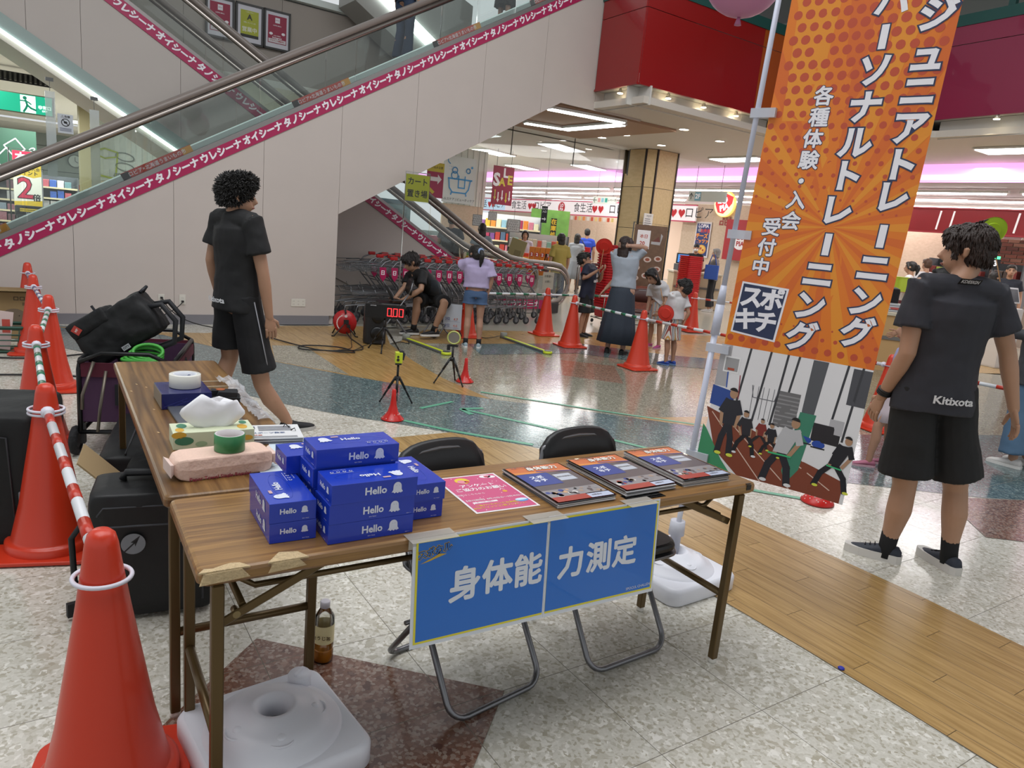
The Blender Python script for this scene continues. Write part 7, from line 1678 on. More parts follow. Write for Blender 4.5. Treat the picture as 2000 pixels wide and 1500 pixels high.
# ---- walls behind: beige wall panels
def wallp(s, na, nb, z0, z1, colr, th=.08, name='panel', parent=None):
    A_, C_ = W(s, na), W(s, nb); b = B(); b.box(((A_+C_)/2+Vector((0, 0, (z0+z1)/2))), ((C_-A_).length, th, z1-z0), WA-pi/2); return b.build(name, colr if not isinstance(colr, str) else M(colr, .6), parent)
wr = struct('wall_right'); mat_wwall = wood('wall_pale_wood', '#c9b49e', '#bfa992', pi/2, 3, 14, .6)
for k in range(4): wallp(17.6, hit_s(1075, 420, 17.6)[0]-k*1.45, hit_s(1075, 420, 17.6)[0]-(k+1)*1.45+.01, 0, 2.3, mat_wwall, parent=wr)
nA, nB_ = hit_s(1337, 420, 16.5)[0], hit_s(1480, 420, 16.5)[0]; wallp(16.5, nA, nB_, 0, 2.75, mat_wwall, parent=wr)
nA2, nB2 = hit_s(1745, 500, 17.5)[0], hit_s(1880, 500, 17.5)[0]; wallp(17.5, nA2, nB2, 0, 2.5, mat_wwall, parent=wr); wallp(18.2, hit_s(1478, 420, 18.2)[0], hit_s(1745, 420, 18.2)[0], 0, 2.7, mat_wwall, parent=wr)
# brick wall at the far right: bricks one by one
bw = struct('wall_brick'); random.seed(9); sB = 17.6; nb0, zt = hit_s(1895, 470, sB); nb1, zb_ = hit_s(2010, 560, sB); wallp(sB+.06, nb0+.2, nb1-.6, 0, 2.4, '#b9a898', parent=bw)
bcol_ = [M(c, .8) for c in ('#6f3f32', '#7f4a3a', '#5e362d', '#8d6250')]; bm_ = B(); bm_.box((0, 0, 0), (.215, .03, .065)); b0 = bm_.build('brick', bcol_[0], bw); meshes = [b0.data]
for m_ in bcol_[1:]: me = b0.data.copy(); me.materials[0] = m_; meshes.append(me)
cnt = 0; z = 1.28; row = 0
while z < 2.34:
    n_ = nb0+.05-(row % 2)*.115
    while n_ > nb1-.25 and cnt < 290:
        o = b0 if cnt == 0 else bpy.data.objects.new('brick', random.choice(meshes))
        if cnt: COL.objects.link(o); o.parent = bw
        o.location = W(sB-.0, n_, z); o.rotation_euler = (0, 0, WA-pi/2); cnt += 1; n_ -= .235
    z += .082; row += 1
# ---- hanging signs
n_, z_ = hit_s(1380, 384, 13.5)
def d2f(p):
    p.rect(M('#4f8296', .5), -.36, -.1, -.18, .1, 1); p.text(WT, '2F', -.27, 0, .16, 2, .02); p.line(DK, [(-.48, -.07), (-.48, .07)], .02, 1); p.line(DK, [(-.54, .0), (-.48, .075), (-.42, .0)], .02, 1)
bord('guide_sign', 'grey hanging guide sign with an up arrow and a blue 2F square', 'sign', 13.5, n_, z_, 1.12, .24, '#9fa09a', 's', .05, d2f, hang=.6)
n_, z_ = hit_s(1180, 391, 14.0)
def dwc(p):
    p.line(DK, [(-.32, 0), (-.46, 0)], .018, 1); p.line(DK, [(-.40, .07), (-.46, 0), (-.40, -.07)], .018, 1)
    for k, cc in enumerate(('#c98a8a', '#7fa9b8', '#3f9a8a')): p.rect(M(cc, .5), -.27+k*.15, -.06, -.16+k*.15, .06, 1)
    p.text(DK, 'エレベーター', .33, .0, .09, 1, .01)
bord('guide_sign', 'pale hanging guide sign with a left arrow and small pictograms', 'sign', 14.0, n_, z_, .98, .20, '#c9cac2', 's', .05, dwc, hang=.75)
# ---- lit shop emblem and posters on the pale panel
n_, z_ = hit_s(1417, 399, 16.4); lo = thing('shop_emblem', 'round glowing red and white shop emblem with yellow rim', 'sign', W(16.42, n_, z_), WA-pi/2)
b = B(); b.lathe([(.36, 0), (.36, .06), (.34, .08)], (0, .0, 0), 28, rot=Matrix.Rotation(pi/2, 3, 'X')); b.build('rim', M('#e3c46a', .5, emit=.8), lo)
p = Print(); LR = M('#d22c34', .4, emit=.5); LW = M('#f0eef2', .4, emit=1.0); p.disc(M('#ead8a0', .4, emit=.8), 0, 0, .34, 1, 28); p.poly(LR, [(-.3, .16), (0, .3), (.3, .2), (.28, .02), (.02, -.27), (-.18, -.24), (-.3, -.02)], 2); p.text(LW, 'LO', -.06, .1, .26, 3, .04); p.text(LW, 'PIA', .02, -.1, .22, 3, .04, .3)
p.build('print', frame_mat((0, -.085, 0), (1, 0, 0), (0, 0, 1)), lo)
p = Print(); p.text(M('#7e2a30', .5), '食生活', .0, .07, .11, 1, .03); p.text(M('#8f2028', .5), 'ロピア', 0, -.06, .17, 1, .04); n2, z2_ = hit_s(1417, 432, 16.4); lt = thing('wall_lettering', 'maroon shop-name lettering under the glowing emblem', 'sign', W(16.44, n2, z2_), WA-pi/2); p.build('lettering', Matrix(((1, 0, 0, 0), (0, 0, -1, 0), (0, 1, 0, 0), (0, 0, 0, 1))), lt)
n_, z_ = hit_s(1370, 468, 16.4)
def dpost(p):
    p.rect(M('#25386e', .5), -.24, -.46, .24, .46, 1); p.text(WT, 'LOPIA', 0, .39, .14, 2, .03); p.disc(M('#8f8f9a', .5), -.12, .27, .08, 2, 12, .7); p.text(M('#c43a2c', .5), 'お弁当', .08, .25, .12, 3, .04)
    p.text(M('#e08a2c', .5), 'チーズ', -.02, .10, .15, 3, .05); p.text(M('#e08a2c', .5), 'ピッツァ', .0, -.05, .13, 3, .05); p.disc(M('#c98a3a', .5), .03, -.28, .17, 2, 16, .8); p.disc(M('#d9b45c', .5), .03, -.27, .13, 3, 16, .8); p.disc(M('#a8402c', .5), .0, -.25, .04, 4, 8); p.disc(M('#a8402c', .5), .09, -.3, .035, 4, 8)
bord('poster', 'dark blue food poster with orange lettering on the pale shop wall', 'poster', 16.42, n_, z_, .56, 1.02, '#cfc9c9', 's', .02, dpost)
n_, z_ = hit_s(1452, 470, 16.2)
bord('noren', 'red cloth banner with a white round emblem behind the banner pole', 'banner', 16.2, n_, z_, 1.3, 1.1, '#a01c24', 's', .03, lambda p: (p.disc(WT, -.1, 0, .26, 1, 20), p.text(M('#a01c24', .5), 'LO', -.1, .08, .2, 2, .04), p.text(M('#a01c24', .5), 'PIA', -.1, -.1, .18, 2, .04)))
# notices and menu board near the column
def lines(p, w, h, n=6, c='#6f6f78', t='お知らせ'):
    p.text(M('#46464e', .5), t, 0, h*.36, h*.13, 1, .01)
    for k in range(n): y = h*.22-k*h*.62/n; p.rect(M(c, .5), -w*.38, y-.008, w*(.2+.18*((k*7) % 3)/3), y+.008, 1)
cxn = 10.9
for px, py, w, h, lb, tt in ((1296, 440, .28, .42, 'upper white notice sheet on the mall column', 'フロア'), (1291, 470, .24, .34, 'lower white notice sheet with a blue heading on the column', 'ご案内'), (1287, 496, .2, .2, 'small grey control plate low on the column', '')):
    d_ = hit_n(px, py, 2.34); bord('notice', lb, 'notice', 11.28+.0*px, 2.3, d_[1], w, h, '#cdcac6' if tt else '#8d8a84', 'n', .012, (lambda p, w=w, h=h, tt=tt: lines(p, w, h, t=tt)) if tt else None)
mb = thing('menu_board', 'brown transparent restaurant menu board standing before the column', 'menu board', aty(1252, 600, 14.2), -.1); mb.location.z = 0
b = B(); b.box((0, 0, 1.22), (.62, .02, 1.2)); b.build('board', M('#6b513f', .3, noise=.3, nscale=12), mb); b = B(); b.tube([(-.34, 0, .05), (-.34, 0, 1.86), (.34, 0, 1.84), (.34, 0, .05)], .012, 6); b.build('frame', M('#2a2c30', .4), mb)
p = Print(); p.rect(WT, -.25, .15, .0, .5, 1); p.text(M('#b0402c', .5), '本日', -.12, .38, .08, 2, .02); p.text(M('#b0402c', .5), '20', -.14, .25, .1, 2, .03); p.poly(M('#a9a6a8', .5), [(.03, .25), (.2, .24), (.24, .42), (.2, .46), (.2, .3), (.03, .3)], 1); p.poly(M('#6b3a34', .5), [(.05, .3), (.2, .3), (.16, .4)], 2)
for (x, y) in ((-.2, -.02), (.0, -.05), (.2, -.02), (-.2, -.22), (.2, -.22), (-.2, -.42), (.2, -.42), (0, -.36)): p.disc(M('#c9b9b0', .5), x, y, .075, 1, 14, .7); p.disc(M('#8f4a34', .5), x, y, .045, 2, 10, .7)
p.build('print', frame_mat((0, -.012, 1.22), (1, 0, 0), (0, 0, 1)), mb)
rpn = thing('floor_poster', 'reddish seafood photo panel standing below the menu board', 'poster', mb.location+Vector((-.05, -.15, 0)), -.1); b = B(); b.box((0, 0, .38), (.62, .03, .56)); b.build('panel', M('#7e4436', .5, noise=.55, nscale=24), rpn); b = B(); b.box((0, .02, .06), (.66, .12, .1)); b.build('foot', M('#a9a6a2', .5), rpn)
# ---- stacks of red shopping baskets
mrb = M('#b0141c', .35)
def basket_stack(label, loc, n, rz=0, grp=None):
    P = Vector(loc)
    for k in range(n):
        if k == 0:
            t = thing('shopping_basket', '', 'basket', P, rz, grp); b = B()
            b.loft([[(x*.84, y*.84, 0) for x, y in rounded(.46, .33, .05, 2)], [(x, y, .2) for x, y in rounded(.46, .33, .05, 2)], [(x*1.07, y*1.09, .205) for x, y in rounded(.46, .33, .05, 2)], [(x*1.07, y*1.09, .228) for x, y in rounded(.46, .33, .05, 2)], [(x*.96, y*.95, .228) for x, y in rounded(.46, .33, .05, 2)], [(x*.8, y*.8, .012) for x, y in rounded(.46, .33, .05, 2)]], smooth=False, cap=True); b.build('body', mrb, t); t0 = t
        else: t = copy_tree(t0); t.location = P+Vector((0, 0, .045*k))
        t['label'] = '%s red basket from the bottom of the %s' % (ORD[k], label)
basket_stack('tall stack behind the boy in navy', (1.58, 12.9, .13), 24, .5, 'red baskets in the tall stack')
basket_stack('stack right of the column', (3.95, 17.3, .02), 24, .6, 'red baskets in the stack by the column')
basket_stack('low stack behind the mustard-topped woman', (hit_s(1070, 500, 16.6) and (1.5, 19.8, .5)), 12, .5, 'red baskets in the low stack')
dl = thing('basket_dolly', 'wheeled steel dolly under the tall stack of red baskets', 'trolley', (1.58, 12.9, 0), .5); b = B(); b.tube([(-.22, -.18, .1), (.22, -.18, .1), (.22, .18, .1), (-.22, .18, .1)], .012, 6, close=True); b.tube([(-.22, -.18, .1), (-.22, -.18, .55), (.22, -.18, .55), (.22, -.18, .1)], .01, 6); b.build('frame', mat_steel, dl)
for x in (-.2, .2):
    for y in (-.16, .16): b = B(); b.sphere((x, y, .035), .035, 8, (1, .5, 1)); b.build('wheel', mat_whl, dl)
# ---- checkout counters
def counter(label, loc, rz, L, h=.85, c='#b7a489'):
    t = thing('checkout_counter', label, 'counter', loc, rz); b = B(); b.box((0, 0, h/2), (L, .6, h)); b.build('body', M(c, .6), t); b = B(); b.box((0, 0, h+.02), (L+.06, .66, .04)); b.build('worktop', M('#c7bda9', .4), t); b = B(); b.box((0, -.31, h*.6), (L*.96, .02, .05)); b.build('bumper', M('#6e6a66', .5), t); return t
c1 = counter('beige checkout counter in front of the cashier', (*pat(1362, 18.4), 0), .05, 1.2)
rg = thing('cash_register', 'dark cash register with blue screen beside the cashier', 'cash register', (*pat(1338, 18.5), .89), .1); b = B(); b.box((0, 0, .08), (.4, .35, .16)); b.build('base', M('#3a3c42', .5), rg); b = B(); b.box((-.05, 0, .3), (.32, .05, .26)); b.build('screen_housing', M('#26282e', .5), rg); b = B(); b.box((-.05, -.03, .3), (.27, .01, .2)); b.build('screen', M('#3a78b8', .3, emit=.8), rg)
c2 = counter('wooden counter with shelves behind the banner at right', (*pat(1745, 10.6), 0), -.35, 2.0, .80, '#c09a68')
for k, (px, lb, cc) in enumerate(((1766, 'clear plastic tray stack on the wooden counter', '#c9ccd2'), (1800, 'second clear tray stack with red labels on the wooden counter', '#bfc2ca'))):
    P = pat(px, 10.6); t = thing('tray_stack', lb, 'trays', (P[0], P[1], .84), -.3)
    for j in range(4): b = B(); b.box((0, 0, .015+j*.03), (.3, .22, .024), .05*j, bev=.005); b.build('tray', M(cc, .2, alpha=.8), t)
    b = B(); b.box((0, -.112, .05), (.2, .002, .03)); b.build('label_strip', M('#b0504c', .5), t)
bk = thing('lime_basket', 'lime green basket carried by the worker in white', 'basket', (*pat(1768, 13.4), 1.05), .4); b = B(); b.loft([[(x*.8, y*.8, 0) for x, y in rounded(.5, .36, .06, 3)], [(x, y, .25) for x, y in rounded(.5, .36, .06, 3)], [(x*1.06, y*1.06, .26) for x, y in rounded(.5, .36, .06, 3)], [(x*.95, y*.95, .25) for x, y in rounded(.5, .36, .06, 3)], [(x*.76, y*.76, .02) for x, y in rounded(.5, .36, .06, 3)]], smooth=False); b.build('body', M('#a3bd3a', .4), bk)
bkp = thing('backpack', 'black backpack on the wooden counter beside the banner edge', 'backpack', (*pat(1752, 10.8), .84), .2); b = B(); b.box((0, 0, .17), (.26, .18, .34), bev=.06); soft(b, 'body', mbag, bkp, .014, 3, .02, .1); b = B(); b.tube([(-.05, 0, .33), (0, 0, .38), (.05, 0, .33)], .008, 5); b.build('handle', mbag2, bkp)
# till number lamp, rack and screens at right
tn = thing('till_sign', 'black till number box reading 3 with a green top light', 'sign', (*pat(1946, 14.2), 0), -.4); b = B(); b.tube([(0, 0, 0), (0, 0, 1.62)], .02, 8); b.build('pole', M('#8a8a8c', .4, .6), tn); b = B(); b.box((0, 0, 1.72), (.16, .14, .17)); b.build('box', M('#17171b', .4), tn); b = B(); b.box((0, 0, 1.83), (.13, .12, .06)); b.build('lamp', M('#48d68a', .4, emit=1.5), tn); p = Print(); p.text(M('#f0f0f4', .4, emit=.6), '3', 0, 0, .14, 1, .03); p.build('digit', frame_mat((0, -.071, 1.72), (1, 0, 0), (0, 0, 1)), tn)
tb = thing('self_checkout', 'white self-checkout stand with tilted tablet at the right edge', 'checkout', (*pat(1990, 12.0), 0), .3); b = B(); b.box((0, 0, .5), (.35, .35, 1.0), bev=.03); b.tube([(0, 0, 1.0), (0, 0, 1.12)], .03, 8); b.build('stand', M('#d6d3d2', .4), tb); b = B(); b.box((0, -.02, 1.2), (.34, .03, .26), 0, -.35, bev=.01); b.build('tablet', M('#cfcfd2', .4), tb); b = B(); b.box((0, -.037, 1.2), (.29, .01, .21), 0, -.35); b.build('screen', M('#3c4148', .2), tb)
n_, z_ = hit_s(1960, 457, 17.0); bord('notice', 'white notice board with a small red heading above the brick wall', 'sign', 17.0, n_, z_, .72, .2, '#dcdade', 's', .02, lambda p: (p.text(M('#c0384a', .5), 'お知らせ', .1, .05, .06, 1, .02), p.text(M('#2b2b30', .5), 'レジ袋は有料です', 0, -.03, .07, 1, .02)))
# shelving: products one by one
random.seed(21); PC = ['#b8443a', '#d0a93a', '#3f6fb0', '#d8d4d0', '#4f9a5a', '#c97a8c', '#7a4f8c', '#e08a3c', '#8fb8c9', '#a83a5a', '#e4dcb8', '#5a6f8a']
pm = {}; CN = dict(zip(PC, ('red', 'yellow', 'blue', 'white', 'green', 'pink', 'purple', 'orange', 'pale blue', 'crimson', 'cream', 'slate')))
def prod_mesh(c):
    if c not in pm:
        b = B(); b.box((0, 0, .5), (1, 1, 1), bev=.06); me = bpy.data.meshes.new('product'); b.bm.to_mesh(me); b.bm.free(); me.materials.append(M(c, .4, noise=.35, nscale=6)); pm[c] = me
    return pm[c]
def shelf(label, loc, rz, L, H, n_sh, goods, grp, pcs=None, dep=.4, backc='#8a8a8a', fill=.9, gw=.14, gh=.2):
    t = thing('shelf_unit', label, 'shelf', loc, rz); b = B(); b.box((0, dep/2, H/2), (L, .03, H)); b.build('back_panel', M(backc, .6), t); b = B()
    for sx in (-1, 1): b.box((sx*L/2, 0, H/2), (.03, dep, H))
    b.build('side_panel', M('#55565a', .5), t); zs = [.12+k*(H-.15)/n_sh for k in range(n_sh)]
    for z in zs: b = B(); b.box((0, 0, z), (L, dep, .025)); b.build('shelf_board', M('#c9c6c4', .5), t)
    for z in zs: b = B(); b.box((0, -dep/2-.005, z+.0), (L, .006, .04)); b.build('price_strip', M('#d9c9a8', .5), t)
    R = Matrix.Rotation(rz, 4, 'Z'); k = 0; n_ = int(L/gw); names = {'goods': 'packaged goods'}
    for zi, z in enumerate(zs):
        for i in range(n_):
            if random.random() > fill: continue
            c = random.choice(pcs or PC); o = bpy.data.objects.new('product_pack', prod_mesh(c)); COL.objects.link(o)
            h = gh*random.uniform(.7, 1.05); P = R @ Vector((-L/2+gw*(i+.5)+.01, -dep*.12, 0)); o.location = (loc[0]+P.x, loc[1]+P.y, z+.013); o.rotation_euler = (0, 0, rz); o.scale = (gw*.86, dep*.55, min(h, (H-.15)/n_sh-.04))
            o['label'] = '%s from left, %s tier from bottom, %s %s' % (ORD[i], ORD[zi], CN.get(c, 'pale'), goods); o['category'] = 'packaged goods'; o['group'] = grp; k += 1
    return t
def shp(px, y): return (*pat(px, y), 0)
shelf('supermarket shelf of fresh food packs seen above the escalator rail', shp(960, 20.5), -.05, 2.6, 1.9, 5, 'pack on the lit food shelf', 'food packs on the lit shelf', None, .45, '#cfd6d8', .97, .15, .24)
shelf('shelf of bright juice and snack packs beside the lilac-top woman', shp(1048, 18.6), .0, 1.5, 1.45, 4, 'pack on the snack shelf', 'snack packs beside the lilac woman', ['#c9b9a0', '#e0a83c', '#cf5a4a', '#8fb8a9', '#d8d4d0'], .4, '#b8b8b8', .97, .12, .22)
shelf('dark shelf unit of bottles in front of the brick wall', shp(1915, 15.4), -.93, 1.8, 1.75, 5, 'pack before the brick wall', 'packs on the dark shelf', ['#3c4a3a', '#8fa33a', '#c9a93a', '#4a3a34', '#b8b4b0', '#7a2f2a'], .4, '#26282c', .85, .13, .2)
shelf('pegboard rack of small blister packs at the left behind the yellow banner', shp(14, 17.0), .5, 1.5, 1.85, 7, 'blister pack, leftmost rack', 'blister packs on the left rack', ['#7f8a9a', '#a9a6a8', '#8f5a66', '#3f4f7a', '#b8b4b8', '#6a4a52'], .3, '#4a4c50', .95, .16, .2)
shelf('pegboard rack of small packs to the right of the yellow banner', shp(108, 18.6), .5, 1.1, 1.75, 6, 'blister pack, second rack', 'blister packs right of the banner', ['#7f8a9a', '#a9a6a8', '#b85a66', '#3f5fae', '#c8c4c8', '#6a8a92'], .3, '#4a4c50', .95, .16, .2)
shelf('white drugstore shelf under the wall clock', shp(138, 25), .5, 1.6, 1.8, 5, 'carton under the clock', 'cartons under the clock', ['#c9c9cc', '#a9b4bc', '#c85a5a', '#d8b84a'], .3, '#c9cac8', .9, .2, .22)
# orange drink cartons with a big 2
random.seed(3)
for k in range(8):
    px = 1038+10.5*(k % 4); z = .85 if k < 4 else .52; P = pat(px, 16.9); t = thing('drink_pack', '%s orange multipack from the left, %s tier of the pile' % (ORD[k % 4], 'upper' if k < 4 else 'lower'), 'package', (P[0], P[1], z), -.0, 'orange multipacks in the promotional pile')
    b = B(); b.box((0, 0, .155), (.12, .12, .31), bev=.012); b.build('pack', M('#cf7420', .4, noise=.2, nscale=12), t); p = Print(); p.disc(M('#b5302c', .4), 0, -.02, .05, 1, 14, 1.1); p.text(WT, '2', 0, -.02, .09, 2, .04); p.build('print', frame_mat((0, -.0615, .155), (1, 0, 0), (0, 0, 1)), t)
b = thing('display_table', 'low white display table under the orange multipacks', 'table', (*pat(1054, 16.95), 0), 0); q = B(); q.box((0, 0, .25), (.75, .4, .5)); q.build('body', M('#cfc9c6', .6), b); q = B(); q.box((0, 0, .51), (.8, .44, .02)); q.build('top', M('#d8d2ce', .5), b)
# beige back of a monitor / sign board and white price boards
t = thing('display_board', 'tilted beige back of a display board beside the escalator rail', 'board', (*pat(1008, 14.4), 0), -.3); b = B(); b.box((0, 0, 1.1), (.32, .04, .44), 0, 0, .25); b.build('board', M('#94855c', .5), t); b = B(); b.box((.02, -.03, 1.05), (.12, .02, .12), 0, 0, .25); b.build('bracket', M('#7a6c4a', .5), t); b = B(); b.tube([(.04, 0, 0), (.04, 0, .9)], .02, 8); b.build('post', M('#6a6866', .4), t)
for px, py, y, w, h, lb in ((1003, 441, 17.5, .32, .3, 'white handwritten price poster hung left of the lilac-top woman'), (932, 430, 17.2, .22, .26, 'white bordered notice hung above the escalator rail'), (962, 422, 18, .22, .2, 'white slanted price card hung above the food shelf')):
    P = aty(px, py, y); t = thing('price_poster', lb, 'poster', P, -.05); b = B(); b.box((0, 0, 0), (w, .01, h)); b.build('board', M('#d3d1d4', .5), t); p = Print(); p.line(DK, [(-w*.46, -h*.46), (w*.46, -h*.46), (w*.46, h*.46), (-w*.46, h*.46), (-w*.46, -h*.46)], .008, 1)
    for k in range(4): p.text(DK, 'アイスクリーム'[:4+k % 3], 0, h*(.28-.19*k), h*.16, 1, .01)
    p.build('lettering', frame_mat((0, -.007, 0), (1, 0, 0), (0, 0, 1)), t); b = B(); b.tube([(0, 0, h/2), (0, 0, h/2+.5)], .004, 4); b.build('string', M('#7a7876', .5), t)
t = thing('photo_panel', 'green leafy photo panel behind the price posters', 'panel', (*pat(1067, 21.0), 0), 0); b = B(); b.box((0, 0, 1.45), (1.1, .05, 1.4)); b.build('panel', M('#5f8a3c', .5, noise=.5, nscale=4), t); b = B(); b.box((0, .03, .4), (1.1, .03, .7)); b.build('base', M('#b8a893', .6), t)
t = thing('arrow_sign', 'black hanging sign with white lettering and a right arrow', 'sign', aty(1063, 419, 13.6), -.1); b = B(); b.box((0, 0, 0), (.11, .01, .3)); b.build('board', M('#1c1b1d', .5), t); p = Print(); p.text(WT, 'ロピア', 0, .1, .035, 1, .02); p.text(WT, '入口', 0, .05, .04, 1, .02); p.line(WT, [(-.03, -.08), (.02, -.08)], .02, 1); p.poly(WT, [(.01, -.115), (.04, -.08), (.01, -.045)], 1); p.build('lettering', frame_mat((0, -.006, 0), (1, 0, 0), (0, 0, 1)), t)
b = B(); b.tube([(0, 0, .15), (0, 0, 1.2)], .003, 4); b.build('string', M('#7a7876', .5), t)
t = thing('black_lettered_banner', 'narrow black and yellow vertical banner beside the green panel', 'banner', (*pat(1075, 19.8), 0), 0); b = B(); b.box((0, 0, 1.45), (.16, .02, .9)); b.build('cloth', M('#1e1c1c', .6), t); p = Print()
for k, ch in enumerate('在庫処分市'): p.text(M('#d0a92c', .5), ch, 0, .35-k*.17, .15, 1, .03)
p.build('lettering', frame_mat((0, -.012, 1.45), (1, 0, 0), (0, 0, 1)), t); b = B(); b.tube([(0, .02, 0), (0, .02, 1.0)], .008, 6); b.build('pole', M('#55565a', .5), t)
# SALE banner
s_, z_ = hit_n(982, 363, 6.0)
def dsale(p):
    for ch, x, y, s_2, c in (('S', -.2, .12, .42, '#e0dce2'), ('A', -.03, .08, .26, '#c9b43a'), ('L', .06, .3, .3, '#e0dce2'), ('E', .2, .14, .3, '#c9b43a')): p.text(M(c, .5), ch, x, y, s_2, 1, .04)
    for k, x in enumerate((-.22, -.12, .0, .12, .22)): c = M('#c9b43a' if k in (0, 3) else '#e0dce2', .5); p.line(c, [(x, -.12-.05*(k % 2)), (x, -.3-.05*(k % 2))], .03, 1); p.poly(c, [(x-.04, -.28-.05*(k % 2)), (x+.04, -.28-.05*(k % 2)), (x, -.36-.05*(k % 2))], 1)
bord('hanging_banner', 'crimson SALE banner with white and yellow lettering hung from the ceiling', 'banner', s_, 6.0, z_, .62, .92, '#8a1638', 'n', .01, dsale, part='cloth', hang=.4)
# bath mural on the corrugated drugstore wall
dw = struct('wall_drugstore'); 
def corr(s0, s1, n, z0, z1, c='#d3d8d2', step=.085):
    b = B(); k = 0; s = s0
    while s < s1: b.box(W(s+step/2, n-(.012 if k % 2 else 0), (z0+z1)/2), (step*.98, .03, z1-z0), WA); s += step; k += 1
    b.build('corrugated_cladding', M(c, .5), dw, kind='stuff')
sb0, _ = hit_n(868, 350, 6.5); sb1, _ = hit_n(948, 350, 6.5); corr(sb0, sb1, 6.5, 1.98, 3.33)
b = B(); b.box(W((sb0+sb1)/2, 6.52, 1.0), (sb1-sb0, .06, 1.96), WA); b.build('lower_panel', mat_wwall, dw)
s_, z_ = hit_n(898, 352, 6.4); mu = thing('wall_mural', 'light blue line drawing of a figure in a bathtub on white sheet', 'mural', W(s_, 6.42, z_), WA); b = B(); b.box((0, .01, 0), (.92, .01, 1.1)); b.build('sheet', M('#d5dcdd', .5, alpha=.9), mu)
p = Print(); BL = M('#3a93cf', .5)
p.line(BL, [(-.32, .02), (.36, .02)], .035, 1); p.line(BL, [(-.3, .02), (-.27, -.2), (-.18, -.3), (.2, -.3), (.28, -.2), (.32, .02)], .03, 1); p.line(BL, [(-.2, -.3), (-.22, -.36)], .03, 1); p.line(BL, [(.2, -.3), (.22, -.36)], .03, 1)
p.line(BL, [(-.02, .1), (-.02, -.18), (.16, -.18), (.16, .1)], .028, 1); p.line(BL, [(-.36, .5), (-.34, .4), (-.28, .36)], .02, 1)
for (x, y, r) in ((-.14, .22, .07), (.24, .24, .055), (-.14, .10, .09)): p.line(BL, [(x+r*cos(a), y+r*sin(a)) for a in [2*pi*k/16 for k in range(17)]], .024, 1)
p.disc(BL, .34, .33, .03, 1, 12); 
for k in range(6): p.disc(BL, -.3+.05*(k % 3), .3-.07*(k//3), .008, 1, 6)
p.text(M('#5a6468', .5), 'ヘルスケア | ビューティケア', 0, -.47, .075, 1, .01); p.build('drawing', frame_mat((0, -.004, 0), (1, 0, 0), (0, 0, 1)), mu)
s_, z_ = hit_n(850, 352, 5.2)
t = bord('poster', 'yellow and crimson arrow poster hung behind the yellow cart sign', 'poster', s_, 5.2, z_, .42, .75, '#a02a52', 'n', .01, lambda p: (p.rect(M('#c9b63a', .5), -.21, .18, .21, .37, 1), p.text(DK, '駆け込み注意', 0, .27, .06, 2, .01), p.poly(WT, [(-.12, -.02), (.06, -.02), (.06, -.08), (.16, .03), (.06, .13), (.06, .07), (-.12, .07)], 1), p.poly(M('#c9b63a', .5), [(-.2, -.1), (.0, -.25), (-.05, -.3), (-.2, -.2)], 1)), part='sheet')
# lower shop furniture seen through the rear escalator glass
shelf('low cosmetics shelf behind the rear escalator glass', (*W(7.2, 5.6).xy, 0), WA, 1.8, 1.3, 4, 'cosmetics pack behind the glass', 'cosmetics packs behind the glass', None, .35, '#b9d0cf', .6, .22, .2)
t = thing('glass_showcase', 'teal glass showcase behind the pink escalator band', 'showcase', W(5.6, 5.0), WA); b = B(); b.box((0, 0, .9), (2.2, .5, 1.8)); b.build('body', M('#7fa3a8', .3), t); b = B(); b.box((0, -.26, 1.1), (2.0, .01, 1.2)); b.build('pane', GLASS, t); b = B(); b.box((0, 0, 1.84), (2.3, .6, .08)); b.build('cornice', M('#2f5f70', .4), t)
# ---- drugstore at the left
for s0, s1, n, c in ((-6, -1.2, 20.5, '#8f9894'),): pass
b = B(); b.box(W(0, 20.6, 1.65), (22, .1, 3.3), WA); b.build('back_wall', M('#8f9893', .7), dw)
for z in (1.2, 2.0, 2.8): b = B(); b.box(W(0, 20.53, z), (22, .02, .02), WA); b.build('wall_joint', M('#4f5553', .6), dw)
s_, z_ = hit_n(147, 315, 20.4); ck = thing('wall_clock', 'round pale wall clock high on the grey drugstore wall', 'clock', W(s_, 20.45, z_), WA); b = B(); b.torus((0, 0, 0), .2, .02, 28, 6, rot=Matrix.Rotation(pi/2, 3, 'X')); b.build('rim', M('#6d7472', .4), ck); b = B(); b.lathe([(.19, 0), (.19, .02)], (0, .01, 0), 24, rot=Matrix.Rotation(pi/2, 3, 'X')); b.build('face', M('#b9c2bf', .5), ck); p = Print(); p.line(DK, [(0, 0), (0, .13)], .015, 1); p.line(DK, [(0, 0), (.08, -.05)], .015, 1); p.build('hands', frame_mat((0, -.02, 0), (1, 0, 0), (0, 0, 1)), ck)
s_, _ = hit_n(175, 330, 9.0); b = B(); b.box(W(s_, 9.0, 1.67), (.36, .36, 3.34), WA); b.build('column', M('#8d8463', .6), dw)
sgb0, zg0 = hit_n(0, 255, 14.0); sgb1, zg1 = hit_n(73, 325, 14.0)
t = bord('green_sign_wall', 'dark green sign wall with white line drawing of pill bottle', 'sign', sgb1-1.5, 14.0, 1.95, 3.0, 1.75, '#123f2c', 'n', .05, lambda p: (
    [p.line(WT, [(x+.9, y+.1) for x, y in q], .025, 1) for q in (((-.1, .35), (.15, .55), (.35, .3), (.1, .1), (-.1, .35)), ((-.05, .3), (-.3, .0), (-.1, -.3)), ((.3, .25), (.5, -.0), (.3, -.25)))] ,
    [p.line(WT, [(x+.06*cos(a), y+.035*sin(a)+.02*cos(a)) for a in [2*pi*k/12 for k in range(13)]], .018, 1) for x, y in ((.35, .5), (1.4, .42), (1.2, .25))]), part='panel')
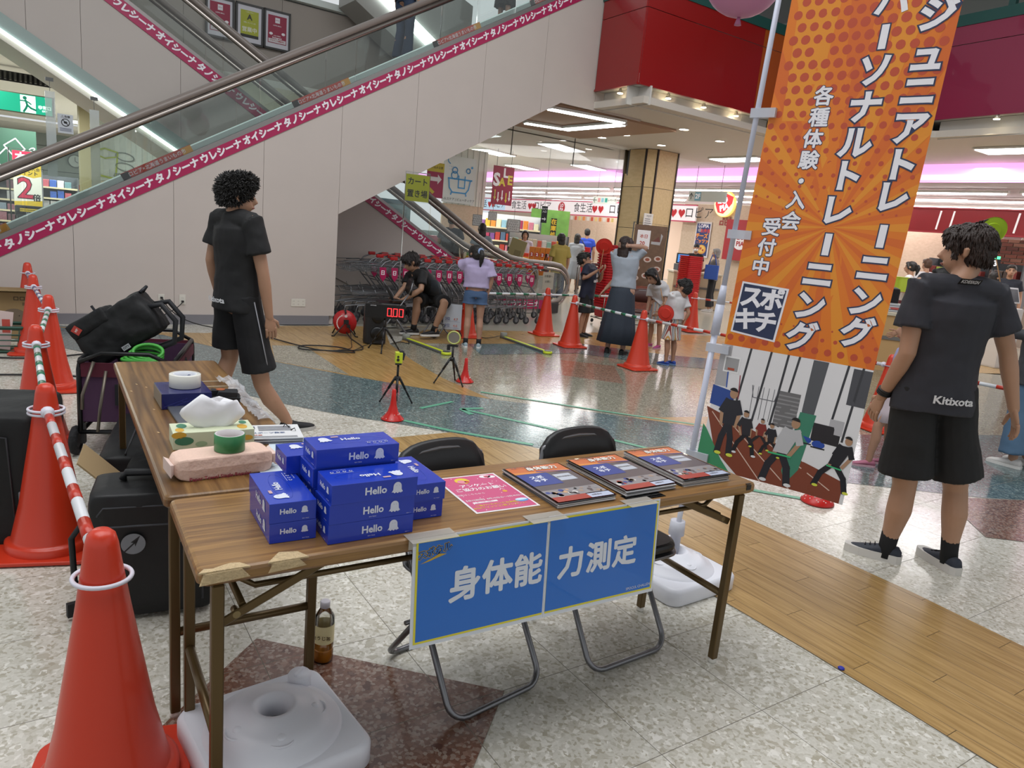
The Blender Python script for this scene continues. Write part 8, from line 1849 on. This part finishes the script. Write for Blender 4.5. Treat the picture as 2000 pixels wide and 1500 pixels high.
# tall yellow promotion banner 2x
s_, _ = hit_n(56, 400, 8.0); t = thing('promotion_banner', 'red and yellow points banner with a big red 2 on a black stand', 'banner', W(s_, 8.0, .23), WA+.1)
b = B(); b.box((0, 0, 1.25), (.46, .01, 1.22)); b.build('cloth', M('#d5cdb0', .6), t)
p = Print(); YB = M('#cfae2e', .5); CR = M('#b52a46', .5)
p.rect(CR, -.23, .36, .23, .61, 1); p.rect(YB, -.23, -.61, .23, .36, .8); p.poly(M('#ddd9cf', .5), [(-.23, .1), (-.1, .16), (.1, .12), (.23, .16), (.23, -.3), (-.23, -.34)], 1); p.text(WT, '本日', 0, .48, .19, 2, .04); p.text(DK, 'クレジット入会で', .0, .28, .07, 2, .02); p.text(DK, 'ポイント', 0, .2, .09, 2, .03)
p.text(DK, '2', -.04, -.1, .55, 2, .035); p.text(CR, '2', -.04, -.1, .54, 3, .01); p.text(DK, '倍', .14, -.26, .14, 4, .04); p.rect(M('#26272a', .5), -.23, -.61, .23, -.42, 2); p.text(M('#c9c9cc', .5), '10', .0, -.5, .1, 3, .02)
p.build('print', frame_mat((0, -.007, 1.25), (1, 0, 0), (0, 0, 1)), t)
b = B(); b.tube([(-.29, 0, -.22), (-.29, 0, 1.9), (.26, 0, 1.88)], .012, 6); b.box((-.1, 0, -.21), (.5, .35, .03)); b.build('stand', M('#17181a', .4), t)
t = thing('receipt_terminal', 'black display terminal with yellow digits below the points banner', 'terminal', W(s_+.0, 7.6, 0), WA+.05); b = B(); b.box((0, 0, .45), (.42, .3, .9)); b.build('cabinet', M('#232628', .5), t); b = B(); b.box((0, 0, .98), (.44, .06, .2), 0, -.1, bev=.02); b.build('display', M('#1a1b1d', .4), t); p = Print()
for k in range(2): p.rect(M('#b8a03a', .5), -.16, .02-k*.035, .16, .045-k*.035, 1)
p.text(M('#8f9294', .5), '88 88', 0, -.05, .06, 1, .02); p.build('digits', frame_mat((0, -.035, .98), (1, 0, 0), (0, 0, 1)), t)
# exit sign
s_, z_ = hit_n(0, 195, 5.0); t = thing('exit_sign', 'lit green emergency exit sign with white running figure', 'sign', W(s_, 5.0, z_), WA); b = B(); b.box((0, .05, 0), (1.42, .1, .3)); b.build('housing', M('#8c8878', .5), t); b = B(); b.box((0, -.003, 0), (1.36, .006, .27)); b.build('face', M('#1f9a78', .4, emit=.9), t)
p = Print(); EW = M('#e8fff6', .4, emit=1.2); EG = M('#1f8a6c', .4, emit=.4); x0 = .28-.02
p.rect(EW, x0, -.13, x0+.2, .125, 1); p.disc(EG, x0+.06, .085, .028, 2, 12); p.line(EG, [(x0+.07, .05), (x0+.09, -.02), (x0+.14, -.06), (x0+.2, -.08)], .03, 2); p.line(EG, [(x0+.09, -.02), (x0+.07, -.07), (x0+.04, -.12)], .03, 2); p.line(EG, [(x0+.0, .04), (x0+.05, .04), (x0+.1, .03), (x0+.14, .0)], .02, 2); p.text(EW, '非常口', x0+.32, -.03, .06, 2, .02); p.text(EW, 'EXIT', x0+.32, -.08, .035, 2, .02)
p.build('pictogram', frame_mat((0, -.0065, 0), (1, 0, 0), (0, 0, 1)), t); b = B(); b.tube([(-.3, .05, .15), (-.3, .05, .5)], .012, 6); b.build('hanger', M('#7a7772', .5), t)
t = thing('ceiling_grille', 'dark louvred grille on the ceiling above the exit sign', 'vent', W(hit_n(55, 178, 6.0)[0], 6.0, 3.2), WA); b = B()
for k in range(14): b.box((-.45+k*.07, 0, 0), (.03, .12, .12))
b.build('louvres', M('#3f3f3d', .5), t); b = B(); b.box((0, .07, 0), (1.05, .02, .16)); b.build('back', M('#26262a', .6), t)
# transparent hanging tubes (guard rails for hands) and caution tag
for k, (px, py0, py1, n) in enumerate(((97, 178, 345, 1.2), (184, 215, 380, 1.2))):
    s_, z1 = hit_n(px, py0, n); _, z0 = hit_n(px, py1, n); t = thing('acrylic_guard', ('left' if k == 0 else 'right')+' clear acrylic guard strip hanging from the rear escalator edge', 'guard', W(s_, n, 0), WA); b = B(); b.box((0, 0, (z0+z1)/2), (.10, .02, z1-z0), bev=.004); b.build('strip', M('#d5dcdc', .2, alpha=.45), t); b = B(); b.tube([(0, 0, z1), (0, 0, z1+.12)], .003, 5); b.box((0, 0, z1+.13), (.08, .03, .04)); b.build('clip', M('#5d5f5e', .4), t)
s_, z_ = hit_n(128, 242, 1.3); bord('caution_tag', 'clear hanging caution sheet with a round prohibition mark', 'sign', s_, 1.3, z_, .16, .22, '#c9cdd4', 'n', .004, lambda p: (p.text(DK, '⚠危険', 0, .08, .03, 1, .01), p.disc(DK, 0, .015, .045, 1, 20), p.disc(M('#c9cdd4', .5), 0, .015, .036, 2, 20), p.line(DK, [(-.03, .045), (.03, -.015)], .009, 3), p.disc(DK, .0, .015, .02, 3, 10, .7), [p.rect(M('#7a7f90', .5), -.06, -.055-k*.014, .06, -.049-k*.014, 1) for k in range(3)]))
# corrugated drugstore wall with line drawings
sc0, _ = hit_n(190, 300, 9.5); sc1, _ = hit_n(300, 300, 9.5); corr(sc0, sc1+.8, 9.5, 1.72, 3.33, '#d2d9d4', .11)
b = B(); b.box(W((sc0+sc1)/2+.4, 9.52, .86), (sc1-sc0+.8, .06, 1.7), WA); b.build('lower_panel', M('#c4bfa9', .5), dw)
s_, z_ = hit_n(206, 320, 9.4); mu = thing('wall_mural', 'lime green line drawing of a shopping basket on the ribbed wall', 'mural', W(s_, 9.46, z_), WA); p = Print(); LG = M('#a9b83a', .5); p.line(LG, [(-.22, .25), (-.14, -.25), (.2, -.3)], .04, 1); p.line(LG, [(-.22, .25), (0, .33), (.25, .27), (.2, -.3)], .035, 1); p.line(LG, [(-.22, .2), (0, .12), (.24, .18)], .03, 1); p.build('drawing', frame_mat((0, 0, 0), (1, 0, 0), (0, 0, 1)), mu)
s_, z_ = hit_n(245, 325, 9.4); mu = thing('wall_mural', 'grey line drawings of pill capsules and lettering on the ribbed wall', 'mural', W(s_, 9.46, z_), WA); p = Print(); GG = M('#7c8480', .5)
for y in (.2, -.02): p.line(GG, [(.18*cos(a), y+.085*sin(a)-.02*cos(a)) for a in [2*pi*k/20 for k in range(21)]], .025, 1)
p.text(GG, '健康食品', .1, -.25, .17, 1, .02); p.build('drawing', frame_mat((0, 0, 0), (1, 0, 0), (0, 0, 1)), mu)
# ---- framed posters on the upper wall
def dred(p):
    p.rect(M('#8f1a3c', .5), -.15, -.2, .15, .22, 1); p.rect(M('#d8d4da', .5), -.035, .11, .04, .19, 2); p.text(M('#8f1a3c', .5), 'APiTA', 0, .15, .02, 3, .02); p.text(WT, 'LOPIA MALL', 0, .07, .025, 2, .01); p.disc(WT, -.1, -.06, .03, 2, 12, .7); p.disc(WT, .1, -.04, .03, 2, 12, .7)
    p.text(WT, 'お店の情報は', 0, -.085, .02, 2, .01); p.text(WT, 'Instagram', 0, -.115, .04, 2, .02); p.rect(M('#c9c4c8', .5), -.14, -.19, .14, -.135, 2); p.text(M('#a03028', .5), 'アカウント開設中!!', 0, -.162, .027, 3, .03)
def dgrn(p):
    p.rect(M('#a3a82a', .5), -.14, -.2, .14, .2, 1); p.text(M('#26261c', .5), 'A', .0, .1, .11, 2, .04); p.text(M('#d5d5c0', .5), '〜お買い物は〜', 0, .175, .02, 2, .0); p.text(M('#d5d5c0', .5), '3階レストラン街', 0, .02, .025, 2, .01); p.text(M('#d5d5c0', .5), '営業中', 0, -.085, .08, 2, .03); p.rect(M('#1b1b1b', .5), -.14, -.2, .14, -.155, 2)
for k, (s_, dr, lb) in enumerate(((2.52, dred, 'crimson framed poster at left on the upper wall'), (2.97, dgrn, 'lime green framed poster in the middle on the upper wall'), (3.41, dred, 'crimson framed poster at right on the upper wall'))):
    z = 4.29+.005*k; t = thing('framed_poster', lb, 'poster', W(s_, 3.45, z), WA, 'framed posters on the upper wall'); b = B()
    for (c_, d_) in (((-.2, 0, 0), (.03, .03, .6)), ((.2, 0, 0), (.03, .03, .6)), ((0, 0, .285), (.43, .03, .03)), ((0, 0, -.285), (.43, .03, .03))): b.box(c_, d_)
    b.build('frame', M('#1c1a19', .4), t); b = B(); b.box((0, .005, 0), (.38, .01, .55)); b.build('mount', M('#c9c8d0', .5), t); p = Print(); dr(p); p.build('print', frame_mat((0, -.003, 0), (1, 0, 0), (0, 0, 1)), t)
# row of small cards hanging under the long shop sign
for k in range(16):
    px = 1078+8*k; n_, z_ = hit_s(px, 430, S0); cc = ('#d98a4a', '#d8d4cc', '#c9563a', '#d9c07a')[k % 4]
    bord('price_card', '%s small hanging card from the left under the shop sign' % ORD[k], 'price card', S0-.05, n_, 2.12, .12, .13, cc, 's', .008, None, 'small cards under the shop sign')
# fruit and vegetable crates on a low stand in front of the food shelf
pst = thing('produce_stand', 'low white produce stand of coloured crates left of the lilac-top woman', 'stand', (*pat(972, 17.3), 0), 0); b = B(); b.box((0, 0, .35), (1.5, .6, .7)); b.build('body', M('#d5d0cc', .6), pst); b = B(); b.box((0, -.31, .66), (1.5, .01, .08)); b.build('price_rail', M('#c9a83a', .5), pst)
random.seed(8)
for i in range(9):
    for j in range(3):
        P = pat(972, 17.3); c = random.choice(['#c8402e', '#d8a52e', '#5f9a3a', '#e0dcd4', '#8f4a7a', '#d9763a']); o = bpy.data.objects.new('produce_crate', prod_mesh(c)); COL.objects.link(o); o.location = (P[0]-.66+.165*i, P[1]-.2+.19*j, .705+.09*j); o.scale = (.15, .17, .1)
        o['label'] = '%s crate from the left, %s row back, on the produce stand' % (ORD[i], ORD[j]); o['category'] = 'crate'; o['group'] = 'crates on the produce stand'
